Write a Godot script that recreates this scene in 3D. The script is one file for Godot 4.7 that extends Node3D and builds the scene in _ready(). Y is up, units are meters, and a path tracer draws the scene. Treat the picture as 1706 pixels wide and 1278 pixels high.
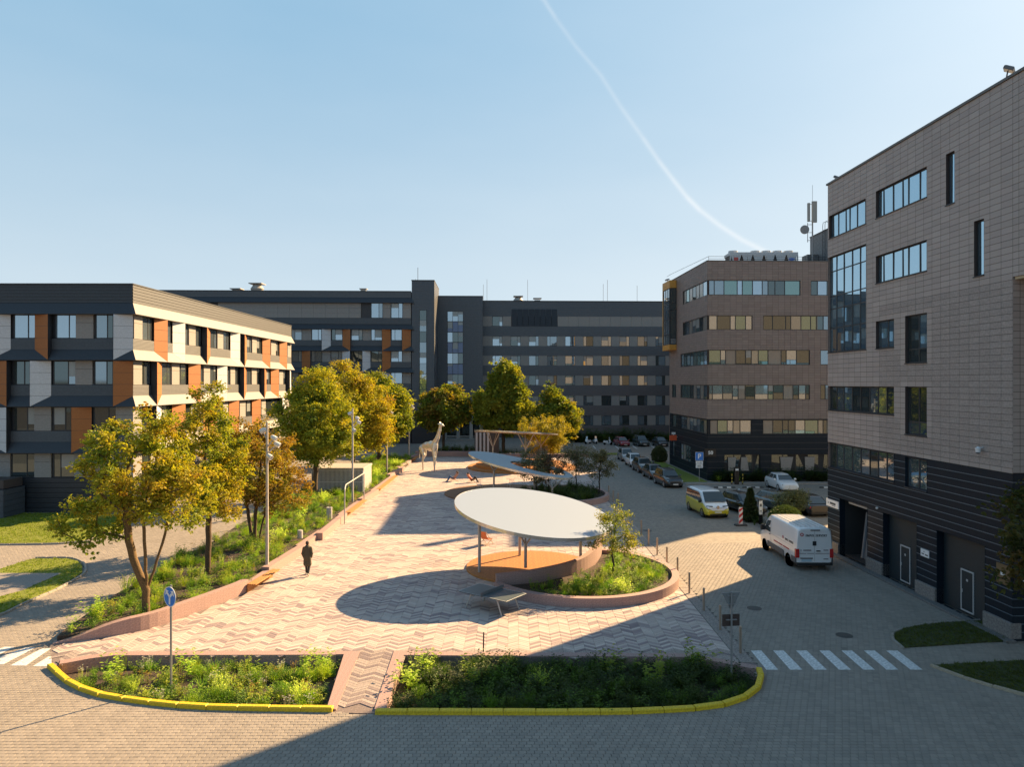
extends Node3D
# A courtyard plaza between office buildings on a sunny autumn morning. Metres, y up, the plaza surface is y = 0.

var rng := RandomNumberGenerator.new()
var mats := {}
var names := {}
var noise := FastNoiseLite.new()

# ---------------------------------------------------------------- mesh builder
class MB:
	var v := PackedVector3Array()
	var n := PackedVector3Array()
	var c := PackedColorArray()
	var xf := Transform3D()
	var col := Color(0, 0, 0, 0)
	func tri_n(a: Vector3, b: Vector3, d: Vector3, na: Vector3, nb: Vector3, nd: Vector3) -> void:
		v.append(xf * a); v.append(xf * d); v.append(xf * b)
		var bs := xf.basis
		n.append((bs * na).normalized()); n.append((bs * nd).normalized()); n.append((bs * nb).normalized())
		if col.a > 0.0:
			c.append(col); c.append(col); c.append(col)
	func tri(a: Vector3, b: Vector3, d: Vector3) -> void:
		var k := (b - a).cross(d - a).normalized()
		tri_n(a, b, d, k, k, k)
	func quad(a: Vector3, b: Vector3, d: Vector3, e: Vector3) -> void:
		var k := (d - a).cross(e - b).normalized()
		tri_n(a, b, d, k, k, k)
		tri_n(a, d, e, k, k, k)
	func box(a: Vector3, b: Vector3) -> void:
		var p := a.min(b)
		var q := a.max(b)
		quad(Vector3(p.x, p.y, q.z), Vector3(q.x, p.y, q.z), Vector3(q.x, q.y, q.z), Vector3(p.x, q.y, q.z))
		quad(Vector3(q.x, p.y, p.z), Vector3(p.x, p.y, p.z), Vector3(p.x, q.y, p.z), Vector3(q.x, q.y, p.z))
		quad(Vector3(q.x, p.y, q.z), Vector3(q.x, p.y, p.z), Vector3(q.x, q.y, p.z), Vector3(q.x, q.y, q.z))
		quad(Vector3(p.x, p.y, p.z), Vector3(p.x, p.y, q.z), Vector3(p.x, q.y, q.z), Vector3(p.x, q.y, p.z))
		quad(Vector3(p.x, q.y, q.z), Vector3(q.x, q.y, q.z), Vector3(q.x, q.y, p.z), Vector3(p.x, q.y, p.z))
		quad(Vector3(p.x, p.y, p.z), Vector3(q.x, p.y, p.z), Vector3(q.x, p.y, q.z), Vector3(p.x, p.y, q.z))
	func bevel(a: Vector3, b: Vector3, r: float) -> void:   # a box whose upper edges are chamfered
		var p := a.min(b)
		var q := a.max(b)
		var y1 := q.y - r
		var lo := [Vector3(p.x, p.y, q.z), Vector3(q.x, p.y, q.z), Vector3(q.x, p.y, p.z), Vector3(p.x, p.y, p.z)]
		var hi := [Vector3(p.x + r, q.y, q.z - r), Vector3(q.x - r, q.y, q.z - r), Vector3(q.x - r, q.y, p.z + r), Vector3(p.x + r, q.y, p.z + r)]
		for i in 4:
			var j := (i + 1) % 4
			var up: Vector3 = Vector3(lo[i].x, y1, lo[i].z)
			var uq: Vector3 = Vector3(lo[j].x, y1, lo[j].z)
			quad(lo[i], lo[j], uq, up)
			quad(up, uq, hi[j], hi[i])
		quad(hi[0], hi[1], hi[2], hi[3])
		quad(lo[3], lo[2], lo[1], lo[0])
	func prism(poly: Array, y0: float, y1: float, bottom := false) -> void:   # poly: plan points (x, z)
		var pts := PackedVector2Array(poly)
		var area := 0.0
		for i in pts.size():
			area += pts[i].cross(pts[(i + 1) % pts.size()])
		if area > 0.0:
			pts.reverse()      # now counter-clockwise seen from above (z points towards the viewer)
		var t := Geometry2D.triangulate_polygon(pts)
		for i in range(0, t.size(), 3):
			var a := pts[t[i]]
			var b := pts[t[i + 1]]
			var d := pts[t[i + 2]]
			if (b - a).cross(d - a) > 0.0:
				var s := b
				b = d
				d = s
			tri(Vector3(a.x, y1, a.y), Vector3(b.x, y1, b.y), Vector3(d.x, y1, d.y))
			if bottom:
				tri(Vector3(a.x, y0, a.y), Vector3(d.x, y0, d.y), Vector3(b.x, y0, b.y))
		if y1 - y0 > 0.0001:
			for i in pts.size():
				var a := pts[i]
				var b := pts[(i + 1) % pts.size()]
				quad(Vector3(a.x, y0, a.y), Vector3(b.x, y0, b.y), Vector3(b.x, y1, b.y), Vector3(a.x, y1, a.y))
	func strip(rows: Array, closed := false) -> void:   # rows of equally many points, smoothly shaded
		var nr := rows.size()
		var nc: int = rows[0].size()
		var nn := []
		for i in nr:
			var line := PackedVector3Array()
			for j in nc:
				var i0: int = maxi(i - 1, 0)
				var i1: int = mini(i + 1, nr - 1)
				var j0: int = (j - 1 + nc) % nc if closed else maxi(j - 1, 0)
				var j1: int = (j + 1) % nc if closed else mini(j + 1, nc - 1)
				var du: Vector3 = rows[i1][j] - rows[i0][j]
				var dv: Vector3 = rows[i][j1] - rows[i][j0]
				var k := dv.cross(du)
				line.append(k.normalized() if k.length_squared() > 1e-12 else Vector3.UP)
			nn.append(line)
		for i in nr - 1:
			for j in (nc if closed else nc - 1):
				var j1: int = (j + 1) % nc
				var a: Vector3 = rows[i][j]
				var b: Vector3 = rows[i][j1]
				var d: Vector3 = rows[i + 1][j1]
				var e: Vector3 = rows[i + 1][j]
				tri_n(a, b, d, nn[i][j], nn[i][j1], nn[i + 1][j1])
				tri_n(a, d, e, nn[i][j], nn[i + 1][j1], nn[i + 1][j])
	func tube(path: Array, radii: Array, sides := 6, cap := true) -> void:
		var rows := []
		var side := Vector3.ZERO
		for i in path.size():
			var dir: Vector3 = (path[mini(i + 1, path.size() - 1)] - path[maxi(i - 1, 0)]).normalized()
			if side == Vector3.ZERO:
				side = dir.cross(Vector3(0.13, 0.3, 0.94)).normalized()
			side = (side - dir * side.dot(dir)).normalized()
			var other := dir.cross(side)
			var ring := PackedVector3Array()
			for j in sides:
				var a := TAU * j / sides
				ring.append(path[i] + (side * cos(a) + other * sin(a)) * radii[i])
			rows.append(ring)
		strip(rows, true)
		if cap:
			for e in [0, path.size() - 1]:
				for j in range(1, sides - 1):
					if e:
						tri(rows[e][0], rows[e][j], rows[e][j + 1])
					else:
						tri(rows[e][0], rows[e][j + 1], rows[e][j])
	func rod(a: Vector3, b: Vector3, r: float, sides := 8) -> void:
		tube([a, b], [r, r], sides)
	func lathe(profile: Array, at: Vector3, sides := 16) -> void:   # profile: Vector2(radius, height), going up
		for i in profile.size() - 1:
			var p: Vector2 = profile[i]
			var q: Vector2 = profile[i + 1]
			var slope := Vector2(q.y - p.y, p.x - q.x).normalized()
			for j in sides:
				var a := TAU * j / sides
				var b := TAU * (j + 1) / sides
				var ca := Vector3(cos(a), 0, -sin(a))
				var cb := Vector3(cos(b), 0, -sin(b))
				var na := ca * slope.x + Vector3.UP * slope.y
				var nb := cb * slope.x + Vector3.UP * slope.y
				var p0 := at + ca * p.x + Vector3.UP * p.y
				var p1 := at + cb * p.x + Vector3.UP * p.y
				var q0 := at + ca * q.x + Vector3.UP * q.y
				var q1 := at + cb * q.x + Vector3.UP * q.y
				if p.x > 0.0001:
					tri_n(p0, p1, q1, na, nb, nb)
				if q.x > 0.0001:
					tri_n(p0, q1, q0, na, nb, na)
	func mesh() -> ArrayMesh:
		var m := ArrayMesh.new()
		if v.is_empty():
			return m
		var a := []
		a.resize(Mesh.ARRAY_MAX)
		a[Mesh.ARRAY_VERTEX] = v
		a[Mesh.ARRAY_NORMAL] = n
		if c.size() == v.size():
			a[Mesh.ARRAY_COLOR] = c
		m.add_surface_from_arrays(Mesh.PRIMITIVE_TRIANGLES, a)
		return m

func mb(xf := Transform3D()) -> MB:
	var b := MB.new()
	b.xf = xf
	return b

# ---------------------------------------------------------------- objects
func numbered(called: String) -> String:
	var k: int = names.get(called, 0)
	names[called] = k + 1
	return called if k == 0 else "%s_%03d" % [called, k]

func tag(o: Node, label: String, category: String, group := "", kind := "") -> void:
	if label: o.set_meta("label", label)
	if category: o.set_meta("category", category)
	if group: o.set_meta("group", group)
	if kind: o.set_meta("kind", kind)

func thing(called: String, label: String, category: String, at := Vector3.ZERO, turn := 0.0, group := "") -> Node3D:
	var o := Node3D.new()
	o.name = numbered(called)
	o.position = at
	o.rotation.y = turn
	tag(o, label, category, group)
	add_child(o)
	return o

func part(parent: Node, called: String, b, m: Material) -> MeshInstance3D:
	var o := MeshInstance3D.new()
	o.mesh = b.mesh() if b is MB else b
	o.material_override = m
	if parent == self:
		o.name = numbered(called)
		add_child(o)
	else:
		var taken: Dictionary = parent.get_meta("taken", {})
		var k: int = taken.get(called, 0)
		taken[called] = k + 1
		parent.set_meta("taken", taken)
		o.name = called if k == 0 else "%s_%03d" % [called, k]
		parent.add_child(o)
	return o

func structure(called: String, b, m: Material, label := "") -> MeshInstance3D:
	var o := part(self, called, b, m)
	tag(o, label, "", "", "structure")
	return o

func copy(o: Node3D, label: String, at: Vector3, turn := 0.0, group := "") -> Node3D:
	var r: Node3D = o.duplicate()
	r.name = numbered(String(o.name).trim_suffix("_001") if String(o.name).rfind("_0") < 0 else String(o.name).left(String(o.name).rfind("_0")))
	r.position = at
	r.rotation.y = turn
	tag(r, label, "", group)
	add_child(r)
	return r

func scatter(parent: Node, called: String, m: Mesh, mat: Material, xfs: Array, cols: Array) -> MultiMeshInstance3D:
	var mm := MultiMesh.new()
	mm.transform_format = MultiMesh.TRANSFORM_3D
	mm.use_colors = true
	mm.mesh = m
	mm.instance_count = xfs.size()
	for i in xfs.size():
		mm.set_instance_transform(i, xfs[i])
		mm.set_instance_color(i, cols[i])
	var o := MultiMeshInstance3D.new()
	o.multimesh = mm
	o.material_override = mat
	if parent == self:
		o.name = numbered(called)
	else:
		o.name = called
	parent.add_child(o, true)
	return o

# ---------------------------------------------------------------- materials
var tex := {}
func noise_tex(key: String, freq: float, low: float, high: float, octaves := 4, size := 256) -> NoiseTexture2D:
	if not tex.has(key):
		var f := FastNoiseLite.new()
		f.seed = 7 + tex.size()
		f.noise_type = FastNoiseLite.TYPE_SIMPLEX_SMOOTH
		f.frequency = freq
		f.fractal_octaves = octaves
		var t := NoiseTexture2D.new()
		t.width = size
		t.height = size
		t.seamless = true
		t.noise = f
		var ramp := Gradient.new()
		ramp.set_color(0, Color(low, low, low))
		ramp.set_color(1, Color(high, high, high))
		t.color_ramp = ramp
		tex[key] = t
	return tex[key]

func lin(r: float, g: float, b: float) -> Color:
	return Color(r, g, b).linear_to_srgb()

# name, linear base colour, roughness, metallic, size of the grain in metres (0 = none), strength of the grain
func mat(key: String, c := Vector3(0.5, 0.5, 0.5), rough := 0.8, metal := 0.0, grain := 0.0, strength := "soft", bump := 0.0) -> StandardMaterial3D:
	if mats.has(key):
		return mats[key]
	var m := StandardMaterial3D.new()
	m.resource_name = key
	m.albedo_color = lin(c.x, c.y, c.z)
	m.roughness = rough
	m.metallic = metal
	if grain > 0.0:
		m.uv1_triplanar = true
		m.uv1_world_triplanar = true
		m.uv1_scale = Vector3.ONE / grain
		m.albedo_texture = noise_tex(strength, 0.02, {"soft": 0.84, "mid": 0.7, "hard": 0.45}[strength], 1.0, 5)
		if bump > 0.0:
			m.heightmap_enabled = true
			m.heightmap_scale = bump
			m.heightmap_texture = noise_tex("relief", 0.05, 0.0, 1.0, 5)
	mats[key] = m
	return m

func glass(key: String, c: Vector3, metal := 0.8) -> StandardMaterial3D:
	var m := mat(key, c, 0.02, metal)
	m.metallic_specular = 0.6
	return m

func tinted(key: String, rough := 0.8, back := Vector3.ZERO, both := false) -> StandardMaterial3D:   # colour from vertices or copies
	if mats.has(key):
		return mats[key]
	var m := StandardMaterial3D.new()
	m.resource_name = key
	m.vertex_color_use_as_albedo = true
	m.roughness = rough
	if back != Vector3.ZERO:
		m.backlight_enabled = true
		m.backlight = Color(back.x, back.y, back.z)
	if both:
		m.cull_mode = BaseMaterial3D.CULL_DISABLED
	mats[key] = m
	return m

func rnd(a: float, b: float) -> float:
	return rng.randf_range(a, b)

func inside(p: Vector2, poly: Array) -> bool:
	return Geometry2D.is_point_in_polygon(p, PackedVector2Array(poly))

# ---------------------------------------------------------------- the scene
func _ready() -> void:
	rng.seed = 20240914
	noise.seed = 3
	noise.frequency = 1.0
	var cam := Camera3D.new()
	cam.name = "camera"
	cam.position = Vector3(0, 10.3, 0)
	cam.fov = 56.7
	cam.far = 900.0
	cam.current = true
	add_child(cam)
	make_sky()
	var sun := DirectionalLight3D.new()
	sun.name = "sun"
	sun.light_energy = 1.6
	sun.light_color = Color(1.0, 0.845, 0.63)
	sun.light_angular_distance = 0.5
	sun.shadow_enabled = true
	add_child(sun)
	sun.look_at_from_position(Vector3(0.6426, 0.5, -0.5806) * 50.0, Vector3.ZERO)
	build_ground()
	build_left_office()
	build_rear_wing()
	build_rear_block()
	build_middle_office()
	build_right_office()
	build_walls()
	build_canopies()
	build_trees()
	build_plants()
	build_vehicles()
	build_furniture()
	build_people()

func make_sky() -> void:
	var w := 2048
	var h := 1024
	var data := PackedFloat32Array()
	data.resize(w * h * 3)
	var sun_dir := Vector3(0.6426, 0.5, -0.5806)
	# the trail of an aircraft that has crossed the sky, as directions from the viewpoint
	var trail := [Vector3(0.020, 0.489, -0.872), Vector3(0.039, 0.475, -0.879), Vector3(0.054, 0.457, -0.888), Vector3(0.081, 0.427, -0.901), Vector3(0.113, 0.396, -0.911), Vector3(0.142, 0.358, -0.923), Vector3(0.171, 0.322, -0.931), Vector3(0.193, 0.293, -0.936), Vector3(0.212, 0.270, -0.939), Vector3(0.231, 0.247, -0.941), Vector3(0.248, 0.230, -0.941), Vector3(0.275, 0.208, -0.939), Vector3(0.302, 0.189, -0.935), Vector3(0.331, 0.172, -0.928), Vector3(0.370, 0.149, -0.917)]
	for y in h:
		var el := PI * (0.5 - (y + 0.5) / h)
		var ce := cos(el)
		var se := sin(el)
		var up := maxf(se, 0.0)
		var base := Vector3(0.63, 0.76, 0.85).lerp(Vector3(0.27, 0.50, 0.71), smoothstep(0.0, 0.5, up)).lerp(Vector3(0.17, 0.36, 0.60), smoothstep(0.4, 1.0, up))
		if se < 0.0:
			base = Vector3(0.30, 0.28, 0.25)
		for x in w:
			var az := TAU * (x + 0.5) / w
			var dir := Vector3(ce * sin(az), se, -ce * cos(az))
			var c := base
			if se >= 0.0:
				var ang := acos(clampf(dir.dot(sun_dir), -1.0, 1.0))
				c += Vector3(0.75, 0.62, 0.5) * exp(-ang * 2.5)
				var veil := noise.get_noise_3d(dir.x * 2.2, dir.y * 7.0, dir.z * 2.2)
				c += Vector3(0.035, 0.025, 0.015) * veil
			var k := (y * w + x) * 3
			data[k] = c.x
			data[k + 1] = c.y
			data[k + 2] = c.z
	# lay the trail over the sky
	for i in trail.size() - 1:
		var a: Vector3 = trail[i]
		var b: Vector3 = trail[i + 1]
		for s in 40:
			var p := a.lerp(b, s / 40.0).normalized()
			var el := asin(p.y)
			var az := atan2(p.x, -p.z)
			var cx := fposmod(az / TAU, 1.0) * w
			var cy := (0.5 - el / PI) * h
			for oy in range(-3, 4):
				for ox in range(-3, 4):
					var px := int(cx) + ox
					var py := int(cy) + oy
					var d := Vector2(px + 0.5 - cx, py + 0.5 - cy).length()
					var wide := 0.45 + 0.2 * clampf((i - 1) / 9.0, 0.0, 1.0)
					var f := exp(-d * d / (wide * wide)) * (0.11 + 0.07 * clampf((i - 2) / 8.0, 0.0, 1.0))
					var k := (py * w + posmod(px, w)) * 3
					data[k] += (1.05 - data[k]) * f
					data[k + 1] += (1.06 - data[k + 1]) * f
					data[k + 2] += (1.06 - data[k + 2]) * f
	var im := Image.create_from_data(w, h, false, Image.FORMAT_RGBF, data.to_byte_array())
	var m := PanoramaSkyMaterial.new()
	m.panorama = ImageTexture.create_from_image(im)
	m.energy_multiplier = 0.278
	var sky := Sky.new()
	sky.sky_material = m
	var e := Environment.new()
	e.background_mode = Environment.BG_SKY
	e.sky = sky
	e.tonemap_mode = Environment.TONE_MAPPER_LINEAR
	e.tonemap_exposure = 3.6
	e.sdfgi_enabled = true
	e.ssao_enabled = true
	e.ssil_enabled = true
	var we := WorldEnvironment.new()
	we.name = "environment"
	we.environment = e
	add_child(we)


# ---------------------------------------------------------------- ground, paving, kerbs
const PLAZA_RIGHT := 8.95
const WALL_X := -12.75

func bed_left() -> Array:    # the sunken bed at the front left, along its yellow kerb and its pink walls
	return [Vector2(-16.69, -25.89), Vector2(-15.81, -24.99), Vector2(-15.2, -24.54), Vector2(-14.21, -23.87), Vector2(-13.25, -23.41), Vector2(-12.01, -23.05), Vector2(-10.87, -22.79), Vector2(-9.78, -22.63), Vector2(-8.75, -22.56), Vector2(-5.84, -22.46), Vector2(-6.35, -26.89), Vector2(-14.98, -26.83), Vector2(-15.74, -26.51), Vector2(-16.32, -26.11)]

func bed_right() -> Array:
	return [Vector2(-3.97, -22.25), Vector2(-2.12, -22.19), Vector2(1.41, -22.18), Vector2(3.72, -22.23), Vector2(4.91, -22.35), Vector2(6.11, -22.52), Vector2(7, -22.86), Vector2(7.73, -23.41), Vector2(8.29, -24.17), Vector2(8.58, -24.79), Vector2(8.74, -25.54), Vector2(7.8, -26.07), Vector2(6.69, -26.66), Vector2(-4.08, -26.83)]

func plaza_outline() -> Array:
	return [Vector2(-18.34, -28.16), Vector2(-16.69, -25.89), Vector2(-16.32, -26.11), Vector2(-15.74, -26.51), Vector2(-14.98, -26.83), Vector2(-6.35, -26.89), Vector2(-5.84, -22.46), Vector2(-5.57, -22.27), Vector2(-4.23, -22.17), Vector2(-3.97, -22.25), Vector2(-4.08, -26.83), Vector2(6.69, -26.66), Vector2(7.8, -26.07), Vector2(8.74, -25.54)] + [Vector2(8.95, -25.9), Vector2(8.95, -76), Vector2(11.5, -84), Vector2(11.5, -99), Vector2(-13.0, -99), Vector2(-13.0, -36.9)] + [Vector2(-12.89, -35.25), Vector2(-13.25, -34.26), Vector2(-14.14, -32.01), Vector2(-15.19, -29.82), Vector2(-16.76, -28.63)]

func road_outline() -> Array:
	return [Vector2(-140, 40), Vector2(140, 40), Vector2(140, -260), Vector2(8.95, -260), Vector2(8.95, -25.9)] + [Vector2(8.74, -25.54), Vector2(8.58, -24.79), Vector2(8.29, -24.17), Vector2(7.73, -23.41), Vector2(7, -22.86), Vector2(6.11, -22.52), Vector2(4.91, -22.35), Vector2(3.72, -22.23), Vector2(1.41, -22.18), Vector2(-2.12, -22.19), Vector2(-3.97, -22.25), Vector2(-4.23, -22.17), Vector2(-5.57, -22.27), Vector2(-5.84, -22.46), Vector2(-8.75, -22.56), Vector2(-9.78, -22.63), Vector2(-10.87, -22.79), Vector2(-12.01, -23.05), Vector2(-13.25, -23.41), Vector2(-14.21, -23.87), Vector2(-15.2, -24.54), Vector2(-15.81, -24.99), Vector2(-16.69, -25.89), Vector2(-18.34, -28.16)] + [Vector2(-16.7, -29), Vector2(-14.1, -32.4), Vector2(-13, -36), Vector2(-13, -260), Vector2(-140, -260)]

func walk(pts: Array, step: float) -> Array:      # evenly spaced points along a line
	var r := [pts[0]]
	var left := step
	for i in pts.size() - 1:
		var a: Vector2 = pts[i]
		var b: Vector2 = pts[i + 1]
		var l := a.distance_to(b)
		var t := left
		while t < l:
			r.append(a.lerp(b, t / l))
			t += step
		left = t - l
	if r[-1].distance_to(pts[-1]) > step * 0.3:
		r.append(pts[-1])
	return r

func smooth(pts: Array, n := 6) -> Array:         # a curve through the points
	var r := []
	for i in pts.size() - 1:
		var p0: Vector2 = pts[maxi(i - 1, 0)]
		var p3: Vector2 = pts[mini(i + 2, pts.size() - 1)]
		for k in n:
			r.append(pts[i].cubic_interpolate(pts[i + 1], p0, p3, k / float(n)))
	r.append(pts[-1])
	return r

func ribbon(pts: Array, a: float, b: float) -> Array:   # the outline of a strip beside a line, from a to b metres to its right
	var one := []
	var two := []
	for i in pts.size():
		var d: Vector2 = (pts[mini(i + 1, pts.size() - 1)] - pts[maxi(i - 1, 0)]).normalized()
		var s := Vector2(-d.y, d.x)
		one.append(pts[i] + s * a)
		two.append(pts[i] + s * b)
	two.reverse()
	return one + two

func prism_mesh(poly: Array, y0: float, y1: float) -> MB:
	var b := mb()
	b.prism(poly, y0, y1)
	return b

func kerb(label: String, line: Array, width: float, y0: float, y1: float, length: float, m: Material, group := "") -> void:
	var t := thing("kerb", label, "kerb", Vector3.ZERO, 0.0, group)
	var at := walk(line, length)
	for i in at.size() - 1:
		var a: Vector2 = at[i]
		var b: Vector2 = at[i + 1]
		var d := b - a
		var s := mb(Transform3D(Basis(Vector3.UP, -d.angle()), Vector3(a.x, rnd(-0.006, 0.006), a.y)))
		s.bevel(Vector3(0.006, y0, 0), Vector3(d.length() - 0.006, y1, width), 0.025)
		part(t, "kerb_stone", s, m)

func plate(poly: Array, y0: float, y1: float) -> MB:      # a paving block with a chamfered upper edge
	var b := mb()
	var r := 0.008
	var c := Vector2.ZERO
	for p in poly: c += p / poly.size()
	var top := []
	for p in poly: top.append(p + (c - p).normalized() * r)
	b.prism(top, y1, y1)
	var n := poly.size()
	for i in n:
		var j := (i + 1) % n
		var q := [Vector3(poly[i].x, y1 - r, poly[i].y), Vector3(poly[j].x, y1 - r, poly[j].y), Vector3(top[j].x, y1, top[j].y), Vector3(top[i].x, y1, top[i].y)]
		var lo := [Vector3(poly[i].x, y0, poly[i].y), Vector3(poly[j].x, y0, poly[j].y), q[1], q[0]]
		var k: Vector3 = (q[1] - q[0]).cross(q[2] - q[1])
		if k.y < 0.0:
			q.reverse()
			lo.reverse()
		b.quad(q[0], q[1], q[2], q[3])
		b.quad(lo[0], lo[1], lo[2], lo[3])
	return b

func paving(root: Node3D, mesh: Mesh, xfs: Array, cols: Array, called: String, palette: Array) -> void:
	# the 300 blocks nearest the viewpoint one by one, the rest as one part
	var order := range(xfs.size())
	order.sort_custom(func(a, b): return xfs[a].origin.z > xfs[b].origin.z)
	var few := []
	for k in palette.size():
		few.append(mat(called + " tone " + str(k), palette[k], 0.82, 0.0, 0.35, "mid"))
	var rest := []
	var tone := []
	for i in order.size():
		var j: int = order[i]
		if i < 300:
			var o := part(root, called, mesh, few[int(cols[j].a * few.size())])
			o.transform = xfs[j]
		else:
			rest.append(xfs[j])
			tone.append(Color(cols[j].r, cols[j].g, cols[j].b))
	var all := scatter(root, called + "_field", mesh, tinted("paving blocks", 0.82), rest, tone)
	tag(all, "", "", "", "stuff")

func build_ground() -> void:
	var soil := mat("soil", Vector3(0.105, 0.07, 0.05), 0.95, 0.0, 0.5, "hard", 1.5)
	var base := mb()
	base.box(Vector3(-600, -0.8, -700), Vector3(600, -0.36, 200))
	structure("ground", base, soil, "brown mulched soil showing in the planting beds")
	# --- the road of small interlocking blocks
	var road := structure("road", prism_mesh(road_outline(), -0.36, -0.03), mat("road joints", Vector3(0.15, 0.132, 0.113), 0.9, 0.0, 0.4, "mid"), "grey beige block-paved road round the plaza")
	var w := 0.105
	var h := 0.08
	var block := plate([Vector2(-w, -h), Vector2(w, -h), Vector2(w + 0.02, 0), Vector2(w, h), Vector2(-w, h), Vector2(-w + 0.02, 0)], -0.05, 0.0).mesh()
	var tones := [Vector3(0.228, 0.199, 0.17), Vector3(0.238, 0.208, 0.176), Vector3(0.218, 0.191, 0.164), Vector3(0.246, 0.214, 0.181)]
	var outline := PackedVector2Array(road_outline())
	var xfs := []
	var cols := []
	var row := 0
	var z := -16.8
	while z > -46.0:
		var half := absf(z) * 0.74 + 1.0
		var x := -half - fposmod(half, 0.22) + (0.11 if row % 2 else 0.0)
		while x < half:
			if not (x > WALL_X and x < 8.9 and z < -36.5) and Geometry2D.is_point_in_polygon(Vector2(x, z), outline):
				var patch := noise.get_noise_2d(x * 0.35, z * 0.35) * 0.10 + noise.get_noise_2d(x * 1.7, z * 1.7) * 0.07 + noise.get_noise_2d(x * 1.4, z * 0.07 + 20.0) * 0.10 - 0.22 * smoothstep(0.45, 0.75, noise.get_noise_2d(x * 0.9 + 60.0, z * 0.9))
				var v := rng.randi() % 4
				var c: Vector3 = tones[v] * (1.0 + patch + rnd(-0.035, 0.035))
				xfs.append(Transform3D(Basis.from_euler(Vector3(rnd(-0.012, 0.012), rnd(-0.02, 0.02), rnd(-0.012, 0.012))), Vector3(x, rnd(-0.004, 0.001), z)))
				cols.append(Color(c.x, c.y, c.z, v / 4.0 + 0.01))
			x += 0.22
		z -= 0.17
		row += 1
	paving(road, block, xfs, cols, "paving_block", tones)
	# beyond, the blocks are too small to tell apart
	var far := mat("far paving", Vector3(0.25, 0.22, 0.188), 0.85)
	far.uv1_triplanar = true
	far.uv1_world_triplanar = true
	far.uv1_scale = Vector3.ONE / 4.4
	far.albedo_texture = ImageTexture.create_from_image(block_texture())
	structure("road_surface", prism_mesh([Vector2(8.95, -45.9), Vector2(140, -45.9), Vector2(140, -260), Vector2(-13.05, -260), Vector2(-13.05, -99), Vector2(11.5, -99), Vector2(11.5, -84), Vector2(8.95, -76)], -0.02, 0.0), far)
	structure("road_surface", prism_mesh([Vector2(-140, -45.9), Vector2(-13.05, -45.9), Vector2(-13.05, -260), Vector2(-140, -260)], -0.02, 0.0), far)
	structure("road_surface", prism_mesh([Vector2(-140, -45.9), Vector2(-36, -45.9), Vector2(-36, -20), Vector2(-140, -20)], -0.02, -0.001), far)
	structure("road_surface", prism_mesh([Vector2(36, -45.9), Vector2(140, -45.9), Vector2(140, -20), Vector2(36, -20)], -0.02, -0.001), far)
	# --- the plaza of long slanting blocks laid in zigzag
	var plaza := structure("plaza", prism_mesh(plaza_outline(), -0.36, 0.0), mat("plaza joints", Vector3(0.24, 0.19, 0.175), 0.9, 0.0, 0.4, "mid"), "pink and mauve zigzag paving of the plaza")
	var pw := 0.212
	var sl := 0.15
	var th := 0.089
	var slab := plate([Vector2(-pw, -sl - th), Vector2(pw, sl - th), Vector2(pw, sl + th), Vector2(-pw, -sl + th)], -0.03, 0.022)
	var slab_mesh := slab.mesh()
	var pink := [Vector3(0.45, 0.365, 0.322), Vector3(0.41, 0.335, 0.297), Vector3(0.48, 0.395, 0.35), Vector3(0.295, 0.23, 0.22), Vector3(0.24, 0.184, 0.185), Vector3(0.43, 0.355, 0.318)]
	outline = PackedVector2Array(plaza_outline())
	xfs = []
	cols = []
	var column := 0
	var px := -17.5
	while px < 11.4:
		var pz := -22.8
		while pz > -99.0:
			if Geometry2D.is_point_in_polygon(Vector2(px, pz), outline) and Geometry2D.is_point_in_polygon(Vector2(px + 0.15, pz + 0.05), outline) and Geometry2D.is_point_in_polygon(Vector2(px - 0.15, pz + 0.05), outline) and (px < PLAZA_RIGHT - 0.55 or pz < -76.0):
				var v := rng.randi() % 6
				var band := noise.get_noise_2d(column * 0.13, roundf(pz / 0.19) * 1.7)
				if band + (0.22 if int(roundf(pz / 0.19)) % 2 == 0 else -0.22) + rnd(-0.12, 0.12) > 0.16 - 0.2 * noise.get_noise_2d(px * 0.2, pz * 0.2):
					v = 3 + rng.randi() % 2
				elif v == 3 or v == 4:
					v = 1
				var c: Vector3 = pink[v] * rnd(0.93, 1.07)
				var up := column % 2 == 0
				var b := Basis.IDENTITY if up else Basis.from_scale(Vector3(1, 1, -1))
				xfs.append(Transform3D(b * Basis(Vector3(1, 0, 0), rnd(-0.006, 0.006)), Vector3(px, 0.002 + rnd(-0.003, 0.003), pz)))
				cols.append(Color(c.x, c.y, c.z, v / 6.0 + 0.01))
			pz -= 0.19
		px += 0.428
		column += 1
	paving(plaza, slab_mesh, xfs, cols, "paver", pink)
	var edge := thing("edge_strip", "row of pale slabs along the road edge of the plaza", "paving edge")
	var pale := mat("pale slab", Vector3(0.34, 0.29, 0.26), 0.85, 0.0, 0.6, "mid")
	var ez := -26.2
	while ez > -75.5:
		var s := mb()
		s.bevel(Vector3(8.42, -0.1, ez), Vector3(8.93, 0.026 + rnd(-0.002, 0.002), ez - 0.585), 0.01)
		part(edge, "slab", s, pale)
		ez -= 0.6
	# --- yellow kerbs of the front beds
	var yellow := mat("yellow kerb paint", Vector3(0.80, 0.55, 0.015), 0.65, 0.0, 0.4, "mid")
	kerb("yellow painted kerb curving round the front left bed", smooth([Vector2(-16.69, -25.89), Vector2(-15.2, -24.54), Vector2(-14.21, -23.87), Vector2(-13.25, -23.41), Vector2(-12.01, -23.05), Vector2(-10.87, -22.79), Vector2(-9.78, -22.63), Vector2(-8.75, -22.56), Vector2(-5.61, -22.46)], 4), 0.2, -0.2, 0.14, 1.0, yellow)
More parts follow.
